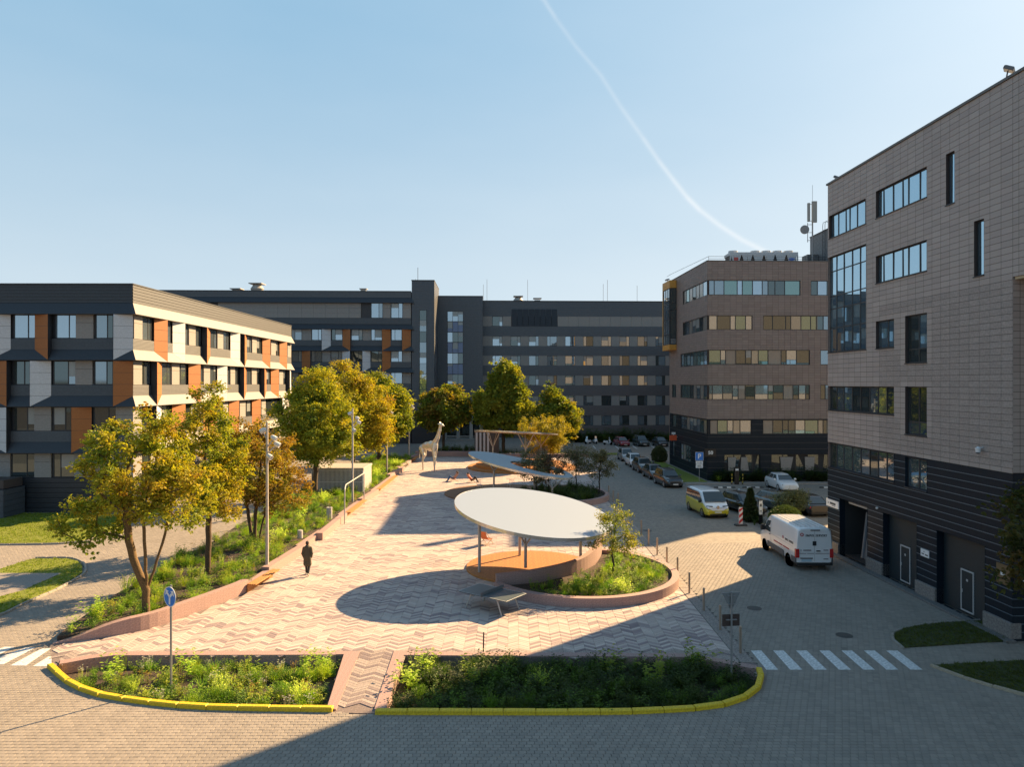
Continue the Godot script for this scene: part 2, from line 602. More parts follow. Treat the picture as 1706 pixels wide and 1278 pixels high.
	kerb("yellow painted kerb round the front right bed, curving up at its right end", smooth([Vector2(-4.26, -22.29), Vector2(-2.13, -22.27), Vector2(1.41, -22.26), Vector2(3.73, -22.31), Vector2(4.93, -22.43), Vector2(6.14, -22.6), Vector2(7.03, -22.95), Vector2(7.76, -23.5), Vector2(8.29, -24.17), Vector2(8.58, -24.79), Vector2(8.75, -25.51)], 4), 0.2, -0.2, 0.14, 1.0, yellow)
	# --- painted crossings, parking bays and manholes
	var paint := mat("road paint", Vector3(0.80, 0.80, 0.79), 0.7, 0.0, 0.6, "mid")
	var cross := thing("zebra_crossing", "white zebra crossing of seven stripes across the right road", "crossing")
	for q in [[Vector2(9.2, -27.4), Vector2(9.6, -27.4), Vector2(9.56, -25.58), Vector2(9.14, -25.58)], [Vector2(10.06, -27.4), Vector2(10.46, -27.4), Vector2(10.43, -25.58), Vector2(10, -25.58)], [Vector2(10.94, -27.4), Vector2(11.35, -27.4), Vector2(11.31, -25.58), Vector2(10.88, -25.58)], [Vector2(11.84, -27.4), Vector2(12.23, -27.4), Vector2(12.18, -25.58), Vector2(11.75, -25.58)], [Vector2(12.69, -27.4), Vector2(13.09, -27.4), Vector2(13.03, -25.58), Vector2(12.63, -25.58)], [Vector2(13.55, -27.4), Vector2(13.97, -27.4), Vector2(13.88, -25.58), Vector2(13.46, -25.58)], [Vector2(14.41, -27.4), Vector2(14.84, -27.4), Vector2(14.75, -25.58), Vector2(14.33, -25.58)]]:
		part(cross, "stripe", prism_mesh(q, 0.0, 0.006), paint)
	var left_cross := thing("zebra_crossing", "white zebra stripes at the left tip of the pink plaza", "crossing")
	for q in [[Vector2(-17.43, -25.89), Vector2(-17.45, -26.8), Vector2(-17.34, -26.8), Vector2(-16.89, -26.11), Vector2(-16.86, -25.89)], [Vector2(-18.3, -25.95), Vector2(-18.25, -27.59), Vector2(-17.91, -27.65), Vector2(-17.73, -25.95)], [Vector2(-19.08, -26.06), Vector2(-19.37, -26.45), Vector2(-18.94, -27.72), Vector2(-18.56, -27.72), Vector2(-18.64, -26.06)], [Vector2(-20, -26.23), Vector2(-20.44, -26.8), Vector2(-19.78, -27.78), Vector2(-19.4, -27.78), Vector2(-19.56, -26.23)]]:
		part(left_cross, "stripe", prism_mesh(q, 0.0, 0.006), paint)
	var iron := mat("cast iron", Vector3(0.07, 0.065, 0.06), 0.6, 0.4)
	for q in [[Vector3(11.09, 0, -32.57), "round iron manhole cover left of the give way sign's road"], [Vector3(13.57, 0, -29.07), "round iron manhole cover above the zebra crossing"], [Vector3(9.46, 0, -49.78), "round iron manhole cover by the bollards of the round bed"]]:
		var t := thing("manhole_cover", q[1], "manhole cover", q[0])
		var lid := mb()
		lid.lathe([Vector2(0.33, 0.0), Vector2(0.33, 0.008), Vector2(0.28, 0.008), Vector2(0.27, 0.004), Vector2(0.2, 0.004), Vector2(0.19, 0.009), Vector2(0, 0.009)], Vector3.ZERO, 24)
		part(t, "lid", lid, iron)
	var bays := thing("parking_markings", "white lines of the parking bays before the middle building", "road marking")
	for q in [[Vector2(22.2, -69.6), Vector2(20.6, -64.8)], [Vector2(25.2, -69.6), Vector2(23.6, -64.8)], [Vector2(33.4, -69.6), Vector2(31.8, -64.8)], [Vector2(36.4, -69.6), Vector2(34.8, -64.8)]]:
		part(bays, "line", prism_mesh(ribbon(q, -0.06, 0.06), 0.0, 0.005), paint)
	bays = thing("parking_markings", "faint white bay lines of the far car park by the red car", "road marking")
	for x in [9.4, 13.2, 16.8, 19.7, 22.7, 25.7]:
		part(bays, "line", prism_mesh(ribbon([Vector2(x, -112), Vector2(x + 0.2, -117.5)], -0.08, 0.08), 0.0, 0.005), paint)
	var black := mat("rubber", Vector3(0.03, 0.03, 0.03), 0.7)
	for q in [[19.9, "by the ticket post"], [22.7, "left of the white car"], [30.3, "right of the white car"], [33.3, "rightmost in the bay row"]]:
		var t := thing("wheel_stop", "black and white wheel stop on the asphalt " + q[1], "wheel stop", Vector3(q[0], 0, -70.2), 0.0, "wheel stops before the middle building")
		for k in 5:
			var s := mb()
			s.bevel(Vector3(k * 0.42, 0, 0), Vector3(k * 0.42 + 0.42, 0.11, 0.16), 0.03)
			part(t, "block", s, paint if k % 2 else black)
	# --- lawns, verge, pavements
	var turf := mat("turf", Vector3(0.20, 0.235, 0.018), 0.95, 0.0, 0.9, "mid", 2.0)
	var lawns := [
		[Vector2(15.44, -28.9), Vector2(15.7, -29.32), Vector2(15.94, -29.52), Vector2(17.11, -30.09), Vector2(18.73, -30.51), Vector2(20.24, -30.73), Vector2(21.04, -30.03), Vector2(21.77, -29.19), Vector2(21.28, -28.54), Vector2(18.59, -28.23), Vector2(15.15, -27.66), Vector2(15.17, -28.16)],
		[Vector2(15.29, -25.87), Vector2(16.53, -26.05), Vector2(18.97, -26.33), Vector2(20.63, -26.49), Vector2(17.46, -22.42), Vector2(16.91, -23.46), Vector2(16.08, -24.42), Vector2(15.65, -25.13)],
		[Vector2(-41.43, -53.72), Vector2(-38.68, -56.2), Vector2(-36.06, -56.33), Vector2(-31.18, -55.69), Vector2(-28.78, -54.69), Vector2(-27.87, -49.78), Vector2(-28.1, -46.02), Vector2(-30.56, -45.62), Vector2(-35.15, -45.59)],
		[Vector2(-28.94, -37.52), Vector2(-28.25, -39.21), Vector2(-28.16, -40.52), Vector2(-28, -41.54), Vector2(-26.05, -41.62), Vector2(-25.07, -41.06), Vector2(-24.23, -40.12), Vector2(-23.31, -38.59), Vector2(-22.99, -36.73), Vector2(-22.91, -35.45), Vector2(-22.94, -33.41), Vector2(-22.82, -31.68), Vector2(-23.33, -30.26)],
		[Vector2(17.9, -74.2), Vector2(20.4, -74.2), Vector2(19.7, -93), Vector2(17.5, -93)],
		[Vector2(13.6, -102.5), Vector2(17.8, -102.5), Vector2(17.8, -105.5), Vector2(13.6, -104.8)],
	]
	var lawn_label := ["dark green lawn in shade beside the zebra crossing", "shaded lawn at the right edge below the path", "bright mown lawn in front of the left office", "small lawn island with a paved bay in the left road", "grass verge between parked cars and the middle building", "small grass patch beside the grey parked car"]
	var blades := []
	var greens := []
	for i in lawns.size():
		structure("lawn", prism_mesh(lawns[i], -0.02, 0.06), turf if i > 1 else mat("shaded turf", Vector3(0.07, 0.09, 0.02), 0.95, 0.0, 0.9, "hard"), lawn_label[i])  # first two lawns get a darker turf, shade put into its colour
		if i < 4:
			var area := Rect2(lawns[i][0], Vector2.ZERO)
			for p in lawns[i]: area = area.expand(p)
			for k in int(area.get_area() * (90.0 if i < 2 else 40.0)):
				var p := Vector2(rnd(area.position.x, area.end.x), rnd(area.position.y, area.end.y))
				if absf(p.x) < absf(p.y) * 0.76 and inside(p, lawns[i]) and not (i == 3 and inside(p, [Vector2(-28.58, -37.07), Vector2(-27.63, -38.35), Vector2(-24.29, -38.35), Vector2(-24.2, -35.25), Vector2(-24.61, -34.16), Vector2(-25.35, -32.87)])):
					blades.append(Transform3D(Basis(Vector3.UP, rnd(0, TAU)) * Basis.from_scale(Vector3.ONE * rnd(0.7, 1.3)), Vector3(p.x, 0.05, p.y)))
					var g := rnd(0.8, 1.25)
					greens.append(Color((0.20 * g + rnd(0, 0.05)) * (0.4 if i < 2 else 1.0), 0.26 * g * (0.4 if i < 2 else 1.0), 0.02))  # blades of those two lawns are darkened for shade as well
	var tuft := mb()
	for k in 7:
		var a := TAU * k / 7.0 + rnd(-0.3, 0.3)
		var d := Vector3(cos(a), 0, sin(a))
		var s := Vector3(-d.z, 0, d.x) * 0.012
		var p := d * rnd(0.01, 0.06)
		tuft.tri(p - s, p + s, p + d * rnd(0.03, 0.07) + Vector3(0, rnd(0.05, 0.1), 0))
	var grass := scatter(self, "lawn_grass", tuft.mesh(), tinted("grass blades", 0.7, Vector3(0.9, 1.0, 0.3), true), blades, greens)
	tag(grass, "short grass blades growing on the lawns", "grass", "", "stuff")
	structure("pavement", prism_mesh([Vector2(-28.58, -37.07), Vector2(-27.63, -38.35), Vector2(-24.29, -38.35), Vector2(-24.2, -35.25), Vector2(-24.61, -34.16), Vector2(-25.35, -32.87)], 0.0, 0.075), mat("pale paving", Vector3(0.34, 0.30, 0.265), 0.85, 0.0, 0.5, "mid"), "paved bay inside the left lawn island")
	var block2 := thing("side_office", "unseen grey office block added behind the middle building to shade the far road", "office building", Vector3(34, 0, -106))  # unseen block, added so that its shadow falls on the far road
	var wall2 := mb()
	wall2.box(Vector3(0, 0, -26), Vector3(30, 20.5, 0))
	part(block2, "wall", wall2, mat("shade block grey", Vector3(0.2, 0.19, 0.18), 0.8, 0.0, 2.0))
	structure("pavement", prism_mesh([Vector2(17.7, -72.4), Vector2(42, -73.0), Vector2(42, -74.2), Vector2(17.9, -73.6)], -0.01, 0.09), mat("pale paving"), "pale pavement before the middle building's hedge")
	var grey := mat("kerb concrete", Vector3(0.36, 0.33, 0.29), 0.85, 0.0, 0.4, "mid")
	kerb("grey kerb round the shaded lawn above the path", smooth([Vector2(15.09, -27.55), Vector2(15.08, -28.07), Vector2(15.31, -28.78), Vector2(15.65, -29.32), Vector2(16, -29.62), Vector2(17.17, -30.19), Vector2(18.79, -30.62), Vector2(20.32, -30.84)], 3), 0.1, -0.1, 0.1, 0.9, grey)
	kerb("pale kerb along the lawn at the right edge", smooth([Vector2(17.24, -22.57), Vector2(16.84, -23.37), Vector2(16.01, -24.31), Vector2(15.58, -25.02), Vector2(15.19, -25.87)], 3), 0.1, -0.1, 0.1, 0.9, mat("warm kerb", Vector3(0.45, 0.37, 0.27), 0.85, 0.0, 0.4, "mid"))
	kerb("low kerb between the left road and the bright lawn", [Vector2(-34.96, -45.34), Vector2(-32.66, -45.34), Vector2(-29.21, -45.5), Vector2(-27.53, -46.37)], 0.12, -0.1, 0.1, 1.0, grey)
	kerb("kerb stones round the left lawn island", smooth([Vector2(-23.16, -30.04), Vector2(-22.7, -31.51), Vector2(-22.82, -33.23), Vector2(-22.71, -35.14), Vector2(-22.86, -36.62), Vector2(-23.17, -38.47), Vector2(-24.24, -40.25), Vector2(-25.12, -41.2), Vector2(-26.18, -41.84), Vector2(-28.15, -41.76)], 3), 0.12, -0.1, 0.1, 0.6, grey)

func block_texture() -> Image:      # 20 by 26 blocks, joints a little darker
	var n := 512
	var im := Image.create(n, n, false, Image.FORMAT_RGB8)
	var r := RandomNumberGenerator.new()
	r.seed = 5
	for j in 26:
		var y0 := int(j * n / 26.0)
		var y1 := int((j + 1) * n / 26.0)
		for i in 20:
			var x0 := int((i + (0.5 if j % 2 else 0.0)) * n / 20.0)
			var x1 := int((i + 1 + (0.5 if j % 2 else 0.0)) * n / 20.0)
			var v := r.randf_range(0.86, 1.0)
			for y in range(y0, y1):
				for x in range(x0, x1):
					var e := 0.66 if y == y0 or x == x0 else 1.0
					im.set_pixel(x % n, y, Color(v * e, v * e * 0.995, v * e * 0.985))
	return im


# ---------------------------------------------------------------- facades: u runs to the right along a wall, h up, n out of it
const FRONT := Transform3D(Vector3(1, 0, 0), Vector3(0, 1, 0), Vector3(0, 0, 1), Vector3.ZERO)
const WEST := Transform3D(Vector3(0, 0, 1), Vector3(0, 1, 0), Vector3(-1, 0, 0), Vector3.ZERO)
const EAST := Transform3D(Vector3(0, 0, -1), Vector3(0, 1, 0), Vector3(1, 0, 0), Vector3.ZERO)
const BACK := Transform3D(Vector3(-1, 0, 0), Vector3(0, 1, 0), Vector3(0, 0, -1), Vector3.ZERO)

func on(xf: Transform3D, b: MB, u0: float, h0: float, n0: float, u1: float, h1: float, n1: float) -> void:
	b.xf = xf
	b.box(Vector3(u0, h0, n0), Vector3(u1, h1, n1))

var blind_rate := 0.0

func window(parent: Node, xf: Transform3D, u0: float, h0: float, u1: float, h1: float, us: Array, hs: Array, n: float, frame: Material, panes: Array, bar := 0.06, called := "window") -> MeshInstance3D:
	var b := mb(xf)
	b.box(Vector3(u0, h0, n - 0.04), Vector3(u0 + bar, h1, n + 0.03))
	b.box(Vector3(u1 - bar, h0, n - 0.04), Vector3(u1, h1, n + 0.03))
	b.box(Vector3(u0 + bar, h0, n - 0.04), Vector3(u1 - bar, h0 + bar, n + 0.03))
	b.box(Vector3(u0 + bar, h1 - bar, n - 0.04), Vector3(u1 - bar, h1, n + 0.03))
	for x in us:
		b.box(Vector3(x - bar * 0.6, h0 + bar, n - 0.035), Vector3(x + bar * 0.6, h1 - bar, n + 0.028))
	for y in hs:
		b.box(Vector3(u0 + bar, y - bar * 0.5, n - 0.033), Vector3(u1 - bar, y + bar * 0.5, n + 0.024))
	var w := part(parent, called, b, frame)
	var eu := [u0] + us + [u1]
	var eh := [h0] + hs + [h1]
	for i in eu.size() - 1:
		for j in eh.size() - 1:
			var g := mb(xf)
			var t1 := rnd(-0.004, 0.004)
			var t2 := rnd(-0.004, 0.004)
			var a := Vector3(eu[i] + 0.02, eh[j] + 0.02, n - t1 - t2)
			var d := Vector3(eu[i + 1] - 0.02, eh[j + 1] - 0.02, n + t1 + t2)
			g.quad(a, Vector3(d.x, a.y, n + t1 - t2), d, Vector3(a.x, d.y, n - t1 + t2))
			part(w, "pane", g, panes[rng.randi() % panes.size()])
			if blind_rate > 0.0 and d.x - a.x > 0.5 and rng.randf() < blind_rate:
				var bl := mb(xf)
				var y := lerpf(d.y, a.y, rnd(0.2, 0.75))
				bl.quad(Vector3(a.x + 0.03, y, n + 0.012), Vector3(d.x - 0.03, y, n + 0.012), Vector3(d.x - 0.03, d.y - 0.03, n + 0.012), Vector3(a.x + 0.03, d.y - 0.03, n + 0.012))
				part(w, "blind", bl, mat("window blind", Vector3(0.25, 0.27, 0.27), 0.15, 0.1))
	return w

func ribs(b: MB, u0: float, u1: float, h0: float, h1: float, pitch: float, deep: float, n := 0.0) -> void:
	var count := maxi(1, int(round((h1 - h0) / pitch)))
	var st := (h1 - h0) / count
	for i in count:
		var a := h0 + i * st
		b.quad(Vector3(u0, a, n + deep), Vector3(u1, a, n + deep), Vector3(u1, a + st, n + deep * 0.15), Vector3(u0, a + st, n + deep * 0.15))
		b.quad(Vector3(u0, a, n - 0.01), Vector3(u1, a, n - 0.01), Vector3(u1, a, n + deep), Vector3(u0, a, n + deep))

# flat boards with dark open joints between them, as metal siding is laid
func siding(b: MB, u0: float, u1: float, h0: float, h1: float, pitch: float, n := 0.0, gap := 0.03) -> void:
	var count := maxi(1, int(round((h1 - h0) / pitch)))
	var st := (h1 - h0) / count
	for i in count:
		b.box(Vector3(u0, h0 + i * st + gap * 0.5, n - 0.03), Vector3(u1, h0 + (i + 1) * st - gap * 0.5, n))

func skirt(b: MB, u0: float, u1: float, top: float, low: float, p: float, e0 := 0.0, e1 := 0.0) -> void:
	b.quad(Vector3(u0 - e0, low, p), Vector3(u1 + e1, low, p), Vector3(u1, top, 0.01), Vector3(u0, top, 0.01))
	b.quad(Vector3(u0 - e0, low - 0.03, p), Vector3(u1 + e1, low - 0.03, p), Vector3(u1 + e1, low, p), Vector3(u0 - e0, low, p))
	b.quad(Vector3(u0, low - 0.03, 0), Vector3(u1, low - 0.03, 0), Vector3(u1 + e1, low - 0.03, p), Vector3(u0 - e0, low - 0.03, p))

# a folded panel that stands out at one side and sinks into the wall at the other
func wedge(parent: Node, xf: Transform3D, u0: float, u1: float, head: float, top: float, low: float, p: float, plus: bool, m: Material, side: Material) -> void:
	var b := mb(xf)
	var n0 := 0.03 if plus else p + 0.01
	var n1 := p + 0.01 if plus else 0.03
	var foot0 := top if plus else low
	var foot1 := low if plus else top
	var gap := 0.02
	for k in 4:      # four boards one above the other
		var y0 := [foot0, foot1]
		var y1 := [head, head]
		var cut := head - (head - top) * (k / 3.0) if k < 4 else top
		var next := head - (head - top) * ((k + 1) / 3.0)
		if k == 3:
			b.quad(Vector3(u0, minf(foot0, top - gap), n0), Vector3(u1, minf(foot1, top - gap), n1), Vector3(u1, top - gap, n1), Vector3(u0, top - gap, n0))
		else:
			b.quad(Vector3(u0, next, n0), Vector3(u1, next, n1), Vector3(u1, cut - gap, n1), Vector3(u0, cut - gap, n0))
	var o := part(parent, "panel", b, m)
	var s := mb(xf)
	s.quad(Vector3(u0, foot0, n0 - 0.015), Vector3(u1, foot1, n1 - 0.015), Vector3(u1, head, n1 - 0.015), Vector3(u0, head, n0 - 0.015))
	var x := u1 if plus else u0
	var sgn := 1.0 if plus else -1.0
	s.quad(Vector3(x + sgn * 0.012, low, p + 0.01), Vector3(x + sgn * 0.012, low, 0), Vector3(x + sgn * 0.012, head, 0), Vector3(x + sgn * 0.012, head, p + 0.01))
	s.quad(Vector3(u0, head, n0), Vector3(u1, head, n1), Vector3(u1, head, 0), Vector3(u0, head, 0))
	part(o, "panel_return", s, side)

func panel_row(parent: Node, xf: Transform3D, items: Array, head: float, tall: float, top: float, low: float, p: float, ms: Dictionary) -> void:
	for q in items:
		var k: String = q[0]
		var u0: float = q[1]
		var u1: float = q[2]
		if k == "B":
			var b := mb(xf)
			var h0 := head - tall
			b.box(Vector3(u0, h0, -0.14), Vector3(u1, h0 + tall * 0.66 - 0.01, 0.02))
			b.box(Vector3(u0, h0 + tall * 0.66 + 0.01, -0.14), Vector3(u1, head, 0.02))
			part(parent, "panel", b, ms.beige)
		elif k == "W" or k == "S":
			var w := u1 - u0
			var split := [] if w < 1.0 else [u0 + w * (0.66 if rng.randi() % 2 else 0.34)]
			window(parent, xf, u0, head - tall if k == "W" else low + 0.2, u1, head, split, [] if k == "W" else [head - tall], -0.1, ms.frame, ms.panes)
		else:
			wedge(parent, xf, u0, u1, head, top, low, p, k.ends_with("+"), ms.orange if k[0] == "O" else ms.white, ms.dark)

# ---------------------------------------------------------------- the white, orange and grey office on the left
func facade_mats() -> Dictionary:
	return {
		"beige": mat("grey beige panel", Vector3(0.28, 0.265, 0.25), 0.75, 0.0, 0.8),
		"orange": mat("orange panel", Vector3(0.38, 0.135, 0.033), 0.65, 0.0, 0.8),
		"white": mat("white panel", Vector3(0.60, 0.61, 0.63), 0.65, 0.0, 0.8),
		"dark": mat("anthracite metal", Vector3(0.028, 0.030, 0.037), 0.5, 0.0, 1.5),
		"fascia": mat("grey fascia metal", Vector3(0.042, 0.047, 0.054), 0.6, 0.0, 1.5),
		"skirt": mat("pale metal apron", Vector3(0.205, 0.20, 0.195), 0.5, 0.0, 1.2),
		"frame": mat("dark window frame", Vector3(0.022, 0.024, 0.028), 0.5),
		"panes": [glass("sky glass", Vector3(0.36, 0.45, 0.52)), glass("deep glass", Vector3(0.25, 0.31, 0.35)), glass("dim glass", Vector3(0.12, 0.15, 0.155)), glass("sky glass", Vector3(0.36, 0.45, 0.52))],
	}

func build_left_office() -> void:
	blind_rate = 0.3
	var ms := facade_mats()
	var t := thing("left_office", "four-storey office with white and orange folded panels and dark ribbed bands, at left", "office building", Vector3(-30.27, 0, -56.8), deg_to_rad(0.2))
	var far := 41.21
	var core := mb()
	core.box(Vector3(-42, 0, -far + 0.1), Vector3(-0.16, 18.0, -0.16))
	part(t, "wall", core, ms.dark)
	var heads := [15.8, 12.1, 8.42, 4.7]
	var by_row := [ms.panes, [ms.panes[1], ms.panes[2]], [ms.panes[2]], [ms.panes[2]]]  # darker panes in lower rows: reflected trees are put into the glass colour
	var front := [
		[["X-", -11.08, -9.7], ["W", -9.5, -7.78], ["O+", -7.78, -6.44], ["W", -6.24, -4.52], ["B", -4.52, -3.14], ["W", -2.99, -1.58], ["X-", -1.26, 0.04]],
		[["O+", -11.75, -9.7], ["W", -9.58, -8.2], ["X-", -7.85, -6.48], ["W", -6.36, -4.56], ["B", -4.56, -3.21], ["W", -3.09, -1.6], ["O-", -1.29, 0.04]],
		[["X+", -11.75, -9.72], ["W", -9.58, -7.83], ["B", -7.83, -6.51], ["W", -6.36, -4.91], ["O-", -4.58, -3.26], ["W", -3.14, -1.34], ["B", -1.34, 0.04]],
		[["B", -11.52, -9.76], ["W", -9.7, -7.83], ["B", -7.83, -6.51], ["W", -6.36, -4.64], ["B", -4.64, -3.26], ["W", -3.14, -1.46], ["B", -1.4, 0.04]],
	]
	var east := [
		[["B", 0.18, 1.47], ["W", 1.53, 3.06], ["O+", 3.38, 4.75], ["W", 5.86, 6.52], ["X+", 6.67, 8.07], ["W", 9.32, 9.86], ["B", 9.94, 11.34], ["W", 11.42, 12.76], ["O-", 12.8, 14.63], ["W", 14.72, 16.47], ["B", 16.47, 17.92], ["S", 17.92, 19.62], ["X+", 19.83, 21.29], ["O-", 22.7, 24.57], ["W", 24.61, 26.34], ["B", 26.34, 27.8], ["W", 27.8, 29.56], ["O+", 29.73, 31.16], ["B", 32.92, 34.71], ["W", 34.71, 36.07], ["O+", 36.2, 37.79], ["B", 39.57, 41.16]],
		[["B", 0.07, 1.41], ["W", 1.47, 2.9], ["O-", 2.93, 4.68], ["W", 4.78, 6.49], ["B", 6.56, 8], ["W", 8, 9.44], ["O+", 9.82, 11.31], ["W", 12.59, 13.1], ["B", 13.18, 14.63], ["W", 14.63, 16.24], ["X+", 16.38, 17.75], ["S", 19.06, 19.76], ["B", 19.86, 21.13], ["W", 21.13, 22.35], ["O-", 22.52, 24.44], ["W", 24.51, 26.09], ["B", 26.22, 27.8], ["W", 27.8, 29.02], ["O-", 29.13, 31.14], ["W", 31.21, 32.69], ["O+", 32.82, 34.41], ["B", 36.07, 37.68], ["W", 37.68, 38.95], ["X-", 39.05, 41.05]],
		[["B", 0.01, 1.38], ["W", 1.38, 2.78], ["X-", 2.84, 4.61], ["W", 4.68, 6.38], ["O+", 6.56, 8.14], ["W", 9.32, 11.22], ["B", 11.3, 12.88], ["O+", 13.01, 15.16], ["W", 16.57, 17.92], ["B", 17.92, 19.22], ["O+", 19.42, 21.02], ["B", 22.52, 24.24], ["W", 24.24, 26.03], ["O+", 26.22, 27.8], ["B", 29.44, 30.93], ["W", 30.93, 35.83], ["X-", 35.95, 38.82], ["B", 38.95, 41.05]],
		[["B", 0.01, 1.38], ["W", 1.38, 2.78], ["B", 2.84, 4.61], ["W", 4.68, 6.38], ["B", 6.56, 9.05], ["W", 9.32, 11.22], ["B", 11.3, 12.88], ["W", 13.01, 16.01], ["B", 16.29, 17.92], ["W", 18.02, 19.22], ["B", 19.42, 22.06], ["W", 22.52, 24.24], ["B", 24.24, 26.03], ["W", 26.22, 29.23], ["B", 29.44, 30.93], ["W", 30.93, 35.83], ["B", 35.95, 38.82], ["W", 38.95, 41.05]],
	]
	for i in 4:      # the facade goes on to the left in the same rhythm
		var u := -12.3
		var k := i
		while u > -30.0:
			front[i].push_front([["W", "B", "W", "O+", "W", "X-"][k % 6], u - 1.45, u - 0.05])
			u -= 1.5
			k += 1
	for side in 2:
		var xf := FRONT if side == 0 else EAST
		var u0 := -42.0 if side == 0 else 0.0
		var u1 := 0.0 if side == 0 else far
		var e0 := 0.0 if side == 0 else 0.5
		var e1 := 0.5 if side == 0 else 0.0
		var fas := mb(xf)
		ribs(fas, u0, u1, 16.75, 18.24, 0.25, 0.04)
		part(t, "fascia", fas, ms.fascia)
		var cap := mb(xf)
		cap.box(Vector3(u0, 18.2, -0.5), Vector3(u1 + (0.05 if side == 0 else 0.0), 18.3, 0.07))
		part(t, "roof_edge", cap, ms.fascia)
		var ap := mb(xf)
		skirt(ap, u0, u1, 16.75, 15.83, 0.5, e0, e1)
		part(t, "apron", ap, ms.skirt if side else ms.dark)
		for i in 4:
			var head: float = heads[i]
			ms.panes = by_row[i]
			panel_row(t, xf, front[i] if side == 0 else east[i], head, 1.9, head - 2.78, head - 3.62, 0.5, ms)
			if i < 3:
				var lou := mb(xf)
				ribs(lou, u0, u1, head - 2.78, head - 1.93, 0.105, 0.035)
				part(t, "louvre", lou, ms.fascia if side else mat("dark louvre", Vector3(0.075, 0.078, 0.085), 0.5, 0.0, 1.5))
				ap = mb(xf)
				skirt(ap, u0, u1, head - 2.78, head - 3.62, 0.5, e0, e1)
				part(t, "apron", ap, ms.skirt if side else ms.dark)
			else:
				var pl := mb(xf)
				siding(pl, u0, u1, 0.0, head - 1.93, 0.42, 0.03)
				part(t, "plinth", pl, mat("navy siding", Vector3(0.028, 0.032, 0.04), 0.45, 0.0, 1.5))
	var roof := mb()
	roof.box(Vector3(-42, 17.95, -far), Vector3(-0.2, 18.1, -0.2))
	part(t, "roof", roof, mat("roof felt", Vector3(0.2, 0.2, 0.2), 0.9))
	# low dark annex and its yard wall
	var x := thing("annex", "low dark ribbed annex against the left office at the picture's edge", "annex", Vector3(-45.5, 0, -54.0))
	var a := mb()
	a.box(Vector3(-6, 0, -2.4), Vector3(6.86, 2.2, -0.04))
	part(x, "wall", a, ms.dark)
	for side in 2:
		var s := mb(FRONT if side == 0 else EAST.translated(Vector3(6.9, 0, 0)))
		siding(s, -6.0 if side == 0 else 0.0, 6.86 if side == 0 else 2.4, 0.0, 2.2, 0.42, 0.0)
		part(x, "siding", s, mat("blue grey siding", Vector3(0.07, 0.08, 0.095), 0.45, 0.0, 1.5))
	a = mb()
	a.box(Vector3(-6, 2.24, -2.4), Vector3(6.7, 2.9, -0.3))
	part(x, "roof", a, mat("brown roof box", Vector3(0.06, 0.045, 0.04), 0.7))

